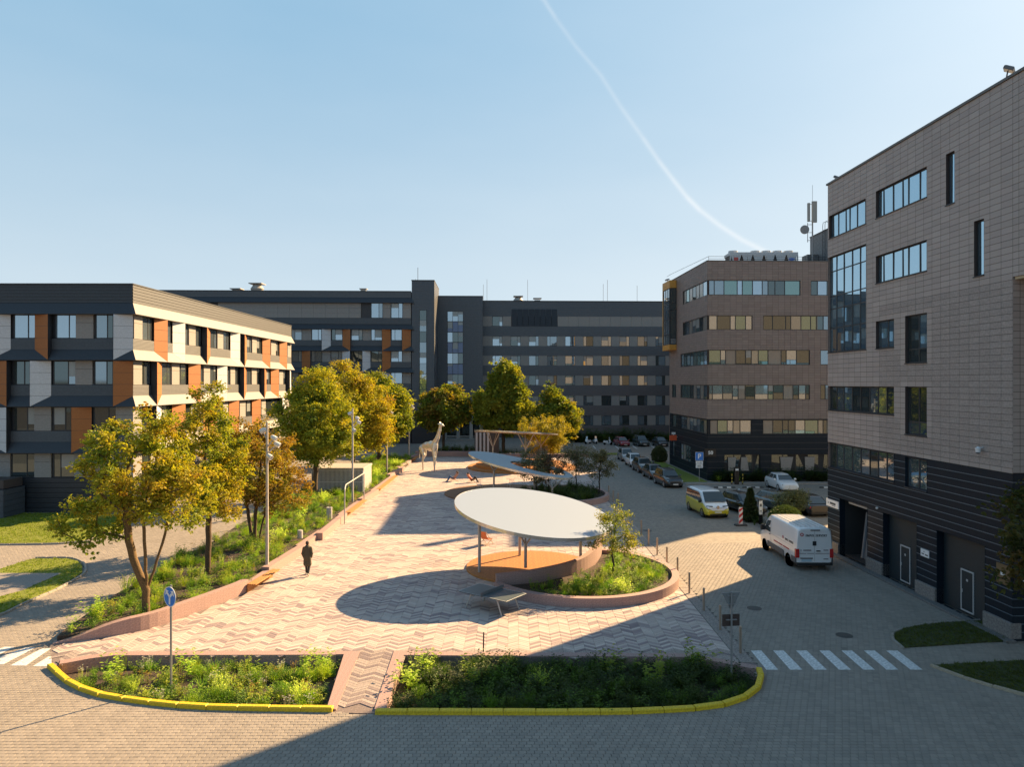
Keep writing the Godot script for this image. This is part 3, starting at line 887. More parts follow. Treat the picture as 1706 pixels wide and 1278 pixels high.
# ---------------------------------------------------------------- the wing behind, with the dark tower
func build_rear_wing() -> void:
	var ms := facade_mats()
	var t := thing("rear_wing", "long dark office wing with orange and white panels behind the yellow trees", "office building", Vector3(-16.73, 0, -121.5), deg_to_rad(2.0))
	var core := mb()
	core.box(Vector3(-48, 0, -14), Vector3(-0.6, 25.9, -0.16))
	part(t, "wall", core, ms.dark)
	var end := -0.5
	var xf := FRONT
	var rows := [
		[["W", -7.27, -5.3], ["B", -5.25, -3.98], ["W", -3.9, -1.93], ["B", -1.88, -0.56]],
		[["W", -24.27, -22.45], ["B", -22.32, -20.83], ["W", -20.75, -18.98], ["B", -18.93, -17.36], ["W", -17.31, -15.66], ["X-", -15.49, -14.09], ["W", -13.96, -12.13], ["O+", -12.1, -10.72], ["W", -10.63, -8.72], ["B", -8.66, -7.32], ["W", -7.27, -5.43], ["O-", -5.33, -3.98], ["W", -3.85, -2.06], ["O-", -1.95, -0.56]],
		[["W", -24.27, -22.45], ["B", -22.32, -20.83], ["W", -20.68, -18.98], ["O+", -18.95, -17.45], ["W", -17.41, -15.58], ["B", -15.53, -14.14], ["W", -14.09, -12.18], ["X+", -12.15, -10.77], ["W", -10.63, -8.8], ["X-", -8.66, -7.4], ["W", -7.27, -5.43], ["O-", -5.33, -3.98], ["W", -3.9, -2.01], ["B", -1.96, -0.56]],
		[["B", -22.32, -20.83], ["W", -20.68, -18.98], ["B", -18.95, -17.57], ["W", -17.41, -15.58], ["B", -15.53, -14.14], ["W", -14.09, -12.18], ["B", -12.1, -10.82], ["W", -10.63, -8.8], ["B", -8.74, -7.4], ["W", -7.27, -5.43], ["X-", -5.33, -3.98], ["W", -3.9, -2.01], ["B", -1.96, -0.56]],
		[["W", -20.68, -18.98], ["B", -18.95, -17.57], ["W", -17.41, -15.58], ["O+", -15.53, -14.04], ["W", -14.09, -12.18], ["B", -12.1, -10.82], ["W", -10.63, -8.8], ["B", -8.74, -7.4], ["W", -7.27, -5.43], ["B", -5.41, -3.98], ["W", -3.9, -2.01], ["B", -1.96, -0.56]],
	]
	var heads := [24.02, 19.52, 15.83, 12.15, 8.45]
	var fas := mb(xf)
	ribs(fas, -48, end, 24.97, 26.0, 0.3, 0.05)
	part(t, "fascia", fas, mat("dark fascia", Vector3(0.085, 0.088, 0.095), 0.45, 0.0, 1.5))
	var cap := mb(xf)
	cap.box(Vector3(-48, 25.98, -0.6), Vector3(end, 26.1, 0.08))
	part(t, "roof_edge", cap, ms.fascia)
	var tiles := mb(xf)
	var u := -33.0
	while u < -9.2:
		for k in 3:
			tiles.box(Vector3(u + 0.01, 21.48 + k * 0.84 + 0.01, -0.1), Vector3(minf(u + 2.0, -8.8) - 0.01, 21.48 + (k + 1) * 0.84 - 0.01, 0.02))
		u += 2.0
	part(t, "tile_band", tiles, ms.beige)
	for i in 5:
		var head: float = heads[i]
		var tall := 2.54 if i == 0 else 1.86
		var top := head - (3.6 if i == 0 else 2.82)
		var low := head - (4.4 if i == 0 else 3.64)
		var ap := mb(xf)
		skirt(ap, -48, end, head + 0.95 if i == 0 else head + 0.82, head + 0.02, 0.5, 0.0, 0.5)
		part(t, "apron", ap, ms.dark)
		panel_row(t, xf, rows[i], head, tall, top, low, 0.5, ms)
		var lou := mb(xf)
		ribs(lou, -48, end, top, head - tall - 0.03, 0.15, 0.03)
		part(t, "louvre", lou, mat("dark louvre"))
	var low := mb(xf)
	siding(low, -48, end, 0.0, 4.0, 0.4, 0.0)
	part(t, "plinth", low, mat("navy siding"))
	var side := mb(Transform3D(EAST.basis, Vector3(end, 0, 0)))
	for i in 6:
		side.xf = Transform3D(EAST.basis, Vector3(end, 0, 0))
		if i < 5: skirt(side, 0, 2.0, heads[i] + 0.85, heads[i] + 0.02, 0.5, 0.5, 0.0)
	part(t, "apron", side, ms.skirt)
	side = mb(Transform3D(EAST.basis, Vector3(end, 0, 0)))
	siding(side, 0, 10, 4.0, 26.0, 0.4, -0.02)
	part(t, "side_wall", side, ms.beige)
	# roof hoods of the ventilation
	roof_hood(-16.73 - 27.3, 26.05, -123.0, 2.7, 1.4, true, "grey pyramid-topped roof vent on the long rear wing")
	roof_hood(-16.73 - 30.8, 26.05, -123.0, 2.2, 0.5, false, "flat low roof vent left of the pyramid-topped one")
	roof_hood(-16.73 - 8.9, 26.05, -123.0, 1.5, 0.5, false, "small flat roof vent near the dark tower")
	# --- tower
	var tw := thing("stair_tower", "tall dark ribbed stair tower with one column of windows", "tower", Vector3(-16.73, 0, -121.5), deg_to_rad(2.0))
	var metal := mat("ribbed dark metal", Vector3(0.074, 0.080, 0.092), 0.42, 0.0, 2.0)
	core = mb()
	core.box(Vector3(-0.38, 0, -11.5), Vector3(3.4, 27.8, -0.02))
	part(tw, "wall", core, ms.dark)
	for k in 2:
		var s := mb(FRONT if k == 0 else Transform3D(EAST.basis, Vector3(3.42, 0, 0)))
		ribs(s, -0.39 if k == 0 else 0.0, 3.44 if k == 0 else 11.5, 4.4, 27.9, 0.45, 0.06)
		part(tw, "cladding", s, metal)
	var tc := mb()
	tc.box(Vector3(-0.45, 27.85, -11.5), Vector3(3.5, 28.0, 0.1))
	part(tw, "roof_edge", tc, ms.fascia)
	var hs := [8.49, 10.19, 11.89, 13.72, 15.56, 17.35, 19.18, 21.08, 22.78]
	window(tw, FRONT, 0.94, 8.0, 2.15, 22.85, [], hs.slice(0, 8), 0.1, ms.frame, ms.panes)
	var mast := mb()
	mast.rod(Vector3(0.6, 27.9, -0.6), Vector3(0.6, 30.2, -0.6), 0.04)
	part(tw, "antenna", mast, ms.fascia)

func roof_hood(x: float, y: float, z: float, w: float, h: float, tall: bool, label: String) -> void:
	var t := thing("roof_vent", label, "roof vent", Vector3(x, y, z))
	var b := mb()
	var s := 0.7072
	if tall:
		b.lathe([Vector2(w * 0.5 * s, 0), Vector2(w * 0.62 * s, h * 0.45), Vector2(w * 0.3 * s, h)], Vector3.ZERO, 8)
	else:
		b.box(Vector3(-w * 0.3, 0, -w * 0.3), Vector3(w * 0.3, h * 0.7, w * 0.3))
	part(t, "hood", b, mat("vent metal", Vector3(0.42, 0.40, 0.37), 0.5, 0.0, 1.0))
	var c := mb()
	c.box(Vector3(-w * 0.42, h, -w * 0.42), Vector3(w * 0.42, h + 0.14, w * 0.42))
	part(t, "cap", c, mat("vent metal"))

# ---------------------------------------------------------------- the long dark block across the back
func build_rear_block() -> void:
	var ms := facade_mats()
	var t := thing("rear_block", "long six-storey dark office block with rows of square windows across the back", "office building", Vector3(-5.43, 0, -134.0), deg_to_rad(2.0))
	var metal := mat("ribbed dark metal")
	var core := mb()
	core.box(Vector3(-0.1, 0, -14), Vector3(46, 25.8, -0.16))
	part(t, "wall", core, ms.dark)
	var cap := mb()
	cap.box(Vector3(-0.15, 25.8, -1.0), Vector3(46, 25.95, 0.1))
	part(t, "roof_edge", cap, ms.fascia)
	var heads := [22.98, 19.23, 15.55, 11.8, 8.0, 4.25]
	var top := mb(FRONT)
	ribs(top, -0.1, 46, 23.0, 25.8, 0.4, 0.05)
	part(t, "cladding", top, metal)
	for i in 6:
		var head: float = heads[i]
		var next: float = heads[i + 1] if i < 5 else 0.0
		var b := mb(FRONT)
		ribs(b, -0.1, 46, next, head - 1.88, 0.4, 0.05)
		part(t, "cladding", b, metal)
		if i == 0:
			window(t, FRONT, 1.72, head - 1.86, 3.66, head, [3.04], [], -0.1, ms.frame, ms.panes)
			for q in [[-0.1, 1.7], [3.68, 5.3], [14.05, 46.0]]:
				var u: float = q[0]
				while u < q[1] - 0.2:
					var v := minf(u + 2.0, q[1])
					var p := mb(FRONT)
					p.box(Vector3(u + 0.012, head - 1.86, -0.14), Vector3(v - 0.012, head, 0.01))
					part(t, "panel", p, ms.beige)
					u = v
			var lv := mb(FRONT)
			for k in 8:
				ribs(lv, 5.35 + k * 1.085, 5.35 + k * 1.085 + 1.0, head - 1.86, head + 1.4, 0.2, 0.08, 0.04)
			part(t, "louvre", lv, ms.dark)
			continue
		var u := -0.1
		var k := 0
		while u < 45.0:
			var w0 := 1.74 + k * 3.44
			var p := mb(FRONT)
			p.box(Vector3(u, head - 1.86, -0.14), Vector3(w0, head, 0.01))
			part(t, "panel", p, ms.beige)
			window(t, FRONT, w0, head - 1.86, w0 + 1.88, head, [w0 + (0.58 if rng.randi() % 2 else 1.3)], [], -0.1, ms.frame, ms.panes)
			u = w0 + 1.88
			k += 1
	roof_hood(1.9 - 0.7, 25.9, -138.0, 2.2, 1.2, true, "tall grey roof vent in the middle of the rear block")
	roof_hood(5.6 - 0.7, 25.9, -138.0, 1.9, 0.8, false, "flat-capped roof vent beside the tall one on the rear block")
	roof_hood(32.0, 25.9, -136.0, 2.4, 1.3, true, "large roof hood at the right end of the rear block")
	var rods := 0
	for x in [-18.5, -5.5, -4.8, 3.0, 17.5, 18.3, 24.0]:
		var rod := mb()
		rod.rod(Vector3.ZERO, Vector3(0, 3.0 + fmod(absf(x), 1.7), 0), 0.03, 5)
		tag(part(self, "lightning_rod", rod, ms.fascia), "thin lightning rod on the rear roofs, %s from the left" % ["first", "second", "third", "fourth", "fifth", "sixth", "seventh"][rods], "lightning rod", "lightning rods on the rear roofs")
		rods += 1
		get_child(-1).position = Vector3(x, 25.9, -136.5)
	# --- link with the tall window strip, standing on columns over a passage
	var l := thing("link_block", "plain dark ribbed link block with a tall strip of blue windows, on columns", "office building", Vector3(-5.43, 0, -134.0), deg_to_rad(2.0))
	core = mb()
	core.box(Vector3(-9.5, 4.9, -12), Vector3(-0.1, 26.3, 2.9))
	part(l, "wall", core, ms.dark)
	for k in 2:
		var s := mb(Transform3D(FRONT.basis, Vector3(0, 0, 2.92)) if k == 0 else Transform3D(EAST.basis, Vector3(-0.1, 0, 2.92)))
		ribs(s, -9.5 if k == 0 else 0.0, -0.06 if k == 0 else 2.9, 4.9, 26.35, 0.45, 0.06)
		part(l, "cladding", s, metal)
	cap = mb()
	cap.box(Vector3(-9.55, 26.3, -1.0), Vector3(-0.02, 26.45, 3.02))
	part(l, "roof_edge", cap, ms.fascia)
	var xf := Transform3D(FRONT.basis, Vector3(0, 0, 2.92))
	var blue := mat("blue spandrel glass", Vector3(0.10, 0.14, 0.24), 0.08, 0.2)
	var marks := [10.18, 11.98, 13.92, 15.88, 17.87, 19.74, 21.7, 23.57]
	for i in 7:
		window(l, xf, -6.55, marks[i], -3.65, marks[i + 1], [-5.58, -4.6], [], 0.1, ms.frame, [blue] if i % 2 else ms.panes)
	var shop := window(l, Transform3D(FRONT.basis, Vector3(0, 0, -4.0)), -9.4, 0.2, -0.2, 4.6, [-8.2, -7.0, -5.8, -4.6, -3.4, -2.2, -1.0], [2.6], 0.0, ms.frame, [glass("dim glass", Vector3.ZERO)])
	for x in [-10.2, -7.0, -4.6, -2.2, -0.4]:
		var c := mb()
		c.box(Vector3(x - 0.3, 0, 2.0), Vector3(x + 0.3, 4.9, 2.6))
		part(l, "column", c, mat("pale column", Vector3(0.4, 0.38, 0.35), 0.8, 0.0, 1.0))
	var pl := thing("entrance_porch", "low paved porch step under the link block", "step", Vector3(-10, 0, -131.5))
	var st := mb()
	st.bevel(Vector3(-4, 0, -2), Vector3(8, 0.15, 2.5), 0.02)
	part(pl, "step", st, mat("kerb concrete"))


# ---------------------------------------------------------------- the two brown tiled offices on the right
func subtract(rects: Array, o: Array) -> Array:     # rects and o are [u0, h0, u1, h1]
	var r := []
	for q in rects:
		if o[0] >= q[2] or o[2] <= q[0] or o[1] >= q[3] or o[3] <= q[1]:
			r.append(q)
			continue
		if o[1] > q[1]: r.append([q[0], q[1], q[2], o[1]])
		if o[3] < q[3]: r.append([q[0], o[3], q[2], q[3]])
		var y0: float = maxf(q[1], o[1])
		var y1: float = minf(q[3], o[3])
		if o[0] > q[0]: r.append([q[0], y0, o[0], y1])
		if o[2] < q[2]: r.append([o[2], y0, q[2], y1])
	return r

func holed(b: MB, u0: float, h0: float, u1: float, h1: float, holes: Array, n: float) -> void:
	var rects := [[u0, h0, u1, h1]]
	for o in holes: rects = subtract(rects, o)
	for q in rects:
		b.quad(Vector3(q[0], q[1], n), Vector3(q[2], q[1], n), Vector3(q[2], q[3], n), Vector3(q[0], q[3], n))

func reveals(b: MB, holes: Array, deep: float) -> void:
	for o in holes:
		var a := Vector3(o[0], o[1], 0.005)
		var d := Vector3(o[2], o[3], 0.005)
		var k := Vector3(0, 0, -deep)
		b.quad(a, Vector3(d.x, a.y, a.z), Vector3(d.x, a.y, a.z) + k, a + k)
		b.quad(Vector3(a.x, d.y, a.z) + k, d + k, d, Vector3(a.x, d.y, a.z))
		b.quad(a, a + k, Vector3(a.x, d.y, a.z) + k, Vector3(a.x, d.y, a.z))
		b.quad(Vector3(d.x, a.y, a.z) + k, Vector3(d.x, a.y, a.z), d, d + k)

const GREIGE_TONES := [Vector3(0.325, 0.281, 0.259), Vector3(0.338, 0.294, 0.271), Vector3(0.312, 0.270, 0.249)]
const TILE_TONES := [Vector3(0.200, 0.160, 0.143), Vector3(0.212, 0.170, 0.152), Vector3(0.190, 0.151, 0.136)]

# rows of brown cladding tiles with open joints; the 300 nearest whole tiles are single pieces
func tile_wall(parent: Node3D, xf: Transform3D, u0: float, h0: float, u1: float, h1: float, holes: Array, single: bool, tones := TILE_TONES) -> void:
	var back := mb(xf)
	holed(back, u0, h0, u1, h1, holes, -0.035)
	reveals(back, holes, 0.22)
	var wall := part(parent, "wall", back, mat("wall joint", Vector3(0.055, 0.042, 0.038), 0.9))
	var tw := 0.65
	var th := 0.27
	var g := 0.008
	var rest := mb(xf)
	var whole := mb()
	whole.box(Vector3(g, g, -0.03), Vector3(tw - g, th - g, 0.0))
	var whole_mesh := whole.mesh()
	var few := []
	for k in 3: few.append(mat(("greige tile " if single else "brown tile ") + str(k), tones[k], 0.62, 0.0, 0.9, "soft"))
	var cells := []
	var nu := int(ceil((u1 - u0) / tw))
	var nh := int(ceil((h1 - h0) / th))
	for i in nu:
		for j in nh:
			cells.append([u1 - (i + 1) * tw, h1 - (j + 1) * th])
	var count := 0
	for q in cells:
		var full := [maxf(q[0], u0) + g, maxf(q[1], h0) + g, q[0] + tw - g, q[1] + th - g]
		if full[2] - full[0] < 0.03 or full[3] - full[1] < 0.03:
			continue
		var rects := [full]
		var cut := false
		for o in holes:
			var r := subtract(rects, o)
			if r.size() != rects.size() or (r.size() and r[0] != rects[0]): cut = true
			rects = r
		var v := rng.randi() % 3
		if single and not cut and count < 300 and q[0] > u0 and q[1] > h0 and q[1] < 14.3:
			var o := part(wall, "tile", whole_mesh, few[v])
			o.transform = xf * Transform3D(Basis.IDENTITY, Vector3(q[0], q[1], 0.0))
			count += 1
			continue
		var t: Vector3 = tones[v] * (rnd(0.96, 1.04) + 0.05 * noise.get_noise_2d(q[0] * 0.5, q[1] * 0.12))
		rest.col = Color(t.x, t.y, t.z, 1)
		for r in rects:
			if r[2] - r[0] < 0.02 or r[3] - r[1] < 0.02: continue
			rest.quad(Vector3(r[0], r[1], 0), Vector3(r[2], r[1], 0), Vector3(r[2], r[3], 0), Vector3(r[0], r[3], 0))
			rest.quad(Vector3(r[0], r[1], -0.03), Vector3(r[2], r[1], -0.03), Vector3(r[2], r[1], 0), Vector3(r[0], r[1], 0))
			rest.quad(Vector3(r[0], r[3], 0), Vector3(r[2], r[3], 0), Vector3(r[2], r[3], -0.03), Vector3(r[0], r[3], -0.03))
	var o := part(wall, "tile_field", rest, tinted("brown tiles", 0.62))
	tag(o, "", "", "", "stuff")

# dark siding with thin bright joint profiles
func lined(parent: Node3D, xf: Transform3D, u0: float, h0: float, u1: float, h1: float, holes: Array, pitch: float) -> void:
	var b := mb(xf)
	holed(b, u0, h0, u1, h1, holes, -0.01)
	reveals(b, holes, 0.34)
	var night := mat("midnight siding", Vector3(0.009, 0.018, 0.029), 0.5, 0.0, 1.2)
	night.metallic_specular = 0.3
	part(parent, "siding", b, night)
	var s := mb(xf)
	var y := h0 + pitch
	while y < h1 - 0.1:
		var rects := [[u0, y, u1, y + 0.035]]
		for o in holes: rects = subtract(rects, o)
		for r in rects:
			if r[2] - r[0] > 0.01: s.box(Vector3(r[0], r[1], -0.02), Vector3(r[2], r[3], 0.006))
		y += pitch
	part(parent, "joint_profile", s, mat("joint profile " + str(pitch), Vector3(0.065, 0.10, 0.13) if pitch < 0.5 else Vector3(0.04, 0.045, 0.055), 0.4, 0.0))

func text(parent: Node, words: String, size: float, m: Material, at: Transform3D, called := "lettering", font := "Droid Sans", bold := true) -> void:
	var f := SystemFont.new()
	f.font_names = PackedStringArray([font])
	f.font_weight = 700 if bold else 400
	var t := TextMesh.new()
	t.font = f
	t.text = words
	t.font_size = 64
	t.pixel_size = size / 64.0
	t.depth = 0.012
	t.curve_step = 2.0
	var o := part(parent, called, t, m)
	o.transform = at

func build_middle_office() -> void:
	blind_rate = 0.12
	var ms := facade_mats()
	var g := [glass("sky glass", Vector3.ZERO), glass("deep glass", Vector3.ZERO), glass("green glass", Vector3(0.20, 0.30, 0.29)), glass("dim glass", Vector3.ZERO), mat("blind behind glass", Vector3(0.22, 0.21, 0.19), 0.12, 0.15)]
	var t := thing("middle_office", "brown tiled office with dark base, ribbon windows and an orange framed bay", "office building", Vector3(20.72, 0, -75.5), deg_to_rad(2.0))
	var h := 23.3
	var core := mb()
	core.box(Vector3(0.25, 0, -15.6), Vector3(30, 23.2, -0.25))
	part(t, "core", core, mat("inner wall", Vector3(0.03, 0.03, 0.032), 0.9))
	var back := mb(Transform3D(BACK.basis, Vector3(0, 0, -15.75)))
	back.box(Vector3(-30, 0, -0.2), Vector3(0, h, 0))
	part(t, "rear_wall", back, mat("brown tile 0", TILE_TONES[0], 0.62, 0.0, 0.9, "soft"))
	var bands := [[19.7, 21.29, [[0.02, 10.03], [11.16, 20.0]]], [16.0, 17.54, [[0.02, 4.85], [6.0, 20.0]]], [12.29, 13.88, [[0.02, 11.05], [12.2, 20.0]]], [8.57, 10.16, [[0.02, 11.05], [12.2, 20.0]]], [4.9, 6.42, [[0.02, 4.75], [5.98, 13.3], [14.2, 20.0]]]]
	var west_from := [-9.38, -9.38, -10.39, -10.39, -10.39]
	var holes := []
	var west_holes := []
	var low_holes := []
	var west_low := []
	for i in 5:
		var b: Array = bands[i]
		for q in b[2]:
			(holes if i < 4 else low_holes).append([q[0], b[0], q[1], b[1]])
			var us := []
			var u: float = q[0]
			var k := 0
			while u < q[1] - 1.0:
				u += [0.75, 1.05, 1.42, 0.55, 1.1, 1.05, 0.62][(k + i) % 7]
				if u < q[1] - 0.4: us.append(u)
				k += 1
			window(t, FRONT, q[0], b[0], q[1], b[1], us, [], -0.1, ms.frame, g, 0.07)
		(west_holes if i < 4 else west_low).append([west_from[i], b[0], -0.02, b[1]])
		var ws := []
		var w: float = west_from[i] + 1.1
		while w < -0.9:
			ws.append(w)
			w += 1.3
		window(t, WEST, west_from[i], b[0], -0.02, b[1], ws, [], -0.1, ms.frame, g, 0.07)
		if i > 2:
			(west_holes if i < 4 else west_low).append([-14.35, b[0], -12.5, b[1]])
			window(t, WEST, -14.35, b[0], -12.5, b[1], [-13.4], [], -0.1, ms.frame, g, 0.07)
	tile_wall(t, FRONT, 0.0, 6.5, 20.0, h, holes, false)
	tile_wall(t, WEST, -15.75, 6.5, 0.0, h, west_holes, false)
	low_holes.append_array([[1.85, 0.9, 5.7, 2.75], [6.9, 0.9, 13.2, 2.75], [14.4, 0.9, 20.0, 2.75]])
	for q in [[1.85, 5.7, [2.9, 4.0, 4.9]], [6.9, 13.2, [8.2, 9.6, 10.9, 12.1]], [14.4, 20.0, [16.2, 18.1]]]:
		window(t, FRONT, q[0], 0.9, q[1], 2.75, q[2], [], -0.25, ms.frame, [glass("dim glass", Vector3.ZERO)], 0.07)
	for q in [[2.3, 3.0, 0.12], [3.6, 4.5, -0.2], [8.0, 9.0, 0.3], [10.6, 11.5, 0.15]]:
		var s := mb()
		s.quad(Vector3(q[0], 1.0, -0.1), Vector3(q[1], 1.0, -0.1), Vector3(q[1] + q[2], 2.45, -0.1), Vector3(q[0] - q[2] * 0.4, 2.45, -0.1))
		part(t, "blind", s, ms.beige)
	west_low.append_array([[-14.4, 1.2, -12.8, 3.1], [-10.6, 1.2, -6.2, 3.1]])
	window(t, WEST, -14.4, 1.2, -12.8, 3.1, [-13.6], [], -0.1, ms.frame, g, 0.07)
	window(t, WEST, -10.6, 1.2, -6.2, 3.1, [-9.5, -8.4, -7.3], [], -0.1, ms.frame, g, 0.07)
	lined(t, FRONT, 0.0, 0.0, 20.0, 6.49, low_holes, 0.66)
	lined(t, WEST, -15.75, 0.0, 0.0, 6.49, west_low, 0.66)
	var top := mb()
	top.box(Vector3(-0.05, h, -15.8), Vector3(30, h + 0.09, 0.05))
	part(t, "roof_edge", top, mat("roof trim", Vector3(0.10, 0.095, 0.09), 0.5))
	# the bay
	var bay := mb()
	var amber := mat("amber bay frame", Vector3(0.55, 0.28, 0.045), 0.55, 0.0, 0.8)
	bay.box(Vector3(-0.9, 22.1, -15.7), Vector3(-0.02, 23.05, -12.2))
	bay.box(Vector3(-0.9, 14.45, -15.7), Vector3(-0.02, 15.1, -12.2))
	bay.box(Vector3(-0.9, 15.1, -15.7), Vector3(-0.02, 22.1, -15.5))
	part(t, "bay", bay, amber)
	var bx := Transform3D(FRONT.basis, Vector3(0, 0, -12.2))
	window(t, bx, -0.9, 15.1, -0.02, 22.1, [-0.8], [15.9, 18.3, 19.4, 20.2], -0.08, ms.frame, [glass("deep glass", Vector3.ZERO), glass("dim glass", Vector3.ZERO)], 0.08)
	window(t, Transform3D(WEST.basis, Vector3(-0.9, 0, 0)), -15.5, 15.1, -12.25, 22.1, [-14.4, -13.3], [16.4, 18.3, 20.2], -0.08, ms.frame, [glass("sky glass", Vector3.ZERO), glass("deep glass", Vector3.ZERO)], 0.08)
	# number plate and hanging sign
	var black := mat("black plate", Vector3(0.012, 0.012, 0.013), 0.4)
	var white := mat("white lettering", Vector3(0.75, 0.75, 0.74), 0.6)
	var s := thing("house_number", "square black sign with white 50 on the middle building's corner", "sign", Vector3(20.72, 2.95, -75.44), deg_to_rad(2.0))
	var b := mb()
	b.box(Vector3(-0.3, -0.42, 0), Vector3(0.9, 0.42, 0.06))
	part(s, "plate", b, black)
	text(s, "50", 0.5, white, Transform3D(Basis.IDENTITY, Vector3(0.32, 0, 0.07)))
	s = thing("hanging_sign", "orange red projecting sign on the middle building's left wall", "sign", Vector3(20.72, 3.6, -75.5), deg_to_rad(2.0))
	b = mb()
	b.box(Vector3(-0.95, -0.3, -11.95), Vector3(-0.1, 0.35, -11.8))
	part(s, "plate", b, mat("signal orange", Vector3(0.62, 0.09, 0.03), 0.5))
	b = mb()
	b.box(Vector3(-0.7, 0.45, -11.9), Vector3(-0.25, 0.7, -11.85))
	b.box(Vector3(-0.5, 0.35, -11.89), Vector3(-0.45, 0.45, -11.86))
	b.rod(Vector3(-0.1, 0.1, -11.87), Vector3(0.02, 0.1, -11.87), 0.03)
	part(s, "bracket", b, white)
	# plant on the roof
	var p := thing("roof_plant_room", "grey windowless plant room on the middle building's roof", "plant room", Vector3(35.6, h + 0.1, -77.0))
	b = mb()
	b.box(Vector3(0, 0, -8), Vector3(9, 4.3, 0))
	part(p, "wall", b, mat("plant room grey", Vector3(0.17, 0.18, 0.19), 0.6, 0.0, 1.6, "mid"))
	b = mb()
	b.box(Vector3(-0.06, 4.3, -8.06), Vector3(9.06, 4.4, 0.06))
	part(p, "roof_edge", b, ms.fascia)
	b = mb()
	b.box(Vector3(-1.3, 0, -7.2), Vector3(-0.05, 1.9, -5.6))
	part(p, "annex", b, mat("plant room grey"))
	b = mb()
	for z in [-4.2, -3.6]:
		b.tube([Vector3(-0.15, 0, z), Vector3(-0.15, 4.9, z), Vector3(-0.1, 5.25, z), Vector3(0.25, 5.4, z), Vector3(0.6, 5.25, z), Vector3(0.65, 4.4, z)], [0.03, 0.03, 0.03, 0.03, 0.03, 0.03], 5)
	for k in 13: b.rod(Vector3(-0.15, 0.3 + k * 0.34, -4.2), Vector3(-0.15, 0.3 + k * 0.34, -3.6), 0.018, 4)
	part(p, "ladder", b, ms.fascia)
	var chill := thing("roof_chiller", "long white chiller with V-shaped sides and fan drums on the middle building's roof", "air chiller", Vector3(24.4, h + 0.1, -79.6))
	var cw := mat("chiller white", Vector3(0.55, 0.56, 0.57), 0.5, 0.0, 1.0)
	var cd := mat("chiller coil", Vector3(0.05, 0.05, 0.055), 0.8)
	b = mb()
	b.box(Vector3(0.05, 0.3, -2.0), Vector3(7.5, 1.55, -0.2))
	part(chill, "coil", b, cd)
	for k in 6:
		var x := k * 1.25 + 0.05
		b = mb()
		for z in [0.0, -2.2]:
			b.quad(Vector3(x + 0.38, 0.12, z), Vector3(x + 0.84, 0.12, z), Vector3(x + 1.2, 1.3, z), Vector3(x + 0.02, 1.3, z))
		part(chill, "side_panel", b, cw)
		b = mb()
		if k != 1:
			b.lathe([Vector2(0.48, 1.6), Vector2(0.52, 1.62), Vector2(0.5, 1.92), Vector2(0.44, 1.92), Vector2(0.44, 1.7), Vector2(0, 1.7)], Vector3(x + 0.6, 0, -1.1), 16)
			part(chill, "fan_drum", b, cw)
	b = mb()
	b.box(Vector3(0, 1.3, -2.25), Vector3(7.6, 1.6, 0.02))
	b.box(Vector3(-0.02, 0, -0.1), Vector3(0.1, 1.3, 0.015))
	b.box(Vector3(7.5, 0, -0.1), Vector3(7.62, 1.3, 0.015))
	part(chill, "frame", b, cw)
	b = mb()
	b.box(Vector3(0.42, 0.62, 0.0), Vector3(0.9, 1.02, 0.03))
	part(chill, "red_badge", b, mat("badge red", Vector3(0.45, 0.04, 0.035), 0.5))
	b = mb()
	b.lathe([Vector2(0.3, 0), Vector2(0.3, 0.03), Vector2(0, 0.03)], Vector3.ZERO, 16)
	var oval := part(chill, "blue_badge", b, mat("badge blue", Vector3(0.04, 0.12, 0.42), 0.5))
	oval.transform = Transform3D(Basis(Vector3(1.2, 0, 0), Vector3(0, 0, 1), Vector3(0, -0.5, 0)), Vector3(6.88, 0.82, 0.0))
	var mast := thing("antenna_mast", "steel antenna mast with two tall panels and a round dish on the roof", "antenna mast", Vector3(34.2, h, -81.0))
	b = mb()
	b.rod(Vector3(0, 0, 0), Vector3(0, 7.2, 0), 0.08)
	b.rod(Vector3(-0.55, 3.1, 0), Vector3(-0.55, 5.3, 0), 0.04)
	for y in [3.3, 4.2, 5.1]: b.rod(Vector3(-0.6, y, 0), Vector3(0, y, 0), 0.03)
	b.rod(Vector3(-0.6, 5.5, 0.05), Vector3(0.1, 5.5, 0.05), 0.03)
	b.rod(Vector3(-0.6, 7.4, 0.05), Vector3(0.1, 7.4, 0.05), 0.03)
	b.rod(Vector3(0, 7.2, 0), Vector3(0, 9.6, 0), 0.02)
	part(mast, "mast", b, mat("galvanised steel", Vector3(0.25, 0.255, 0.26), 0.45, 0.4))
	for q in [[-0.52, 0.13, 5.4, 7.5], [0.12, 0.27, 5.3, 7.7]]:
		b = mb()
		b.box(Vector3(q[0] - q[1], q[2], 0.1), Vector3(q[0] + q[1], q[3], 0.32))
		part(mast, "panel_antenna", b, mat("antenna grey", Vector3(0.27, 0.27, 0.25), 0.6))
	b = mb()
	b.xf = Transform3D(Basis(Vector3(1, 0, 0), PI / 2), Vector3(-0.95, 4.5, 0.1))
	b.lathe([Vector2(0.0, -0.2), Vector2(0.35, -0.12), Vector2(0.5, 0.0), Vector2(0.5, 0.12), Vector2(0.42, 0.14), Vector2(0.1, 0.14), Vector2(0, 0.2)], Vector3.ZERO, 20)
	part(mast, "dish", b, mat("dish grey", Vector3(0.22, 0.22, 0.22), 0.6))
	var whip := mb()
	whip.tube([Vector3.ZERO, Vector3(0, 2.6, 0), Vector3(0, 5.5, 0)], [0.06, 0.04, 0.015], 6)
	tag(part(self, "whip_antenna", whip, ms.fascia), "thin whip antenna right of the panel antenna mast", "antenna")
	get_child(-1).position = Vector3(38.6, 27.7, -81.5)
	var rail := thing("roof_railing", "thin grey railing along the middle building's roof", "railing", Vector3(20.72, h + 0.09, -75.5), deg_to_rad(2.0))
	b = mb()
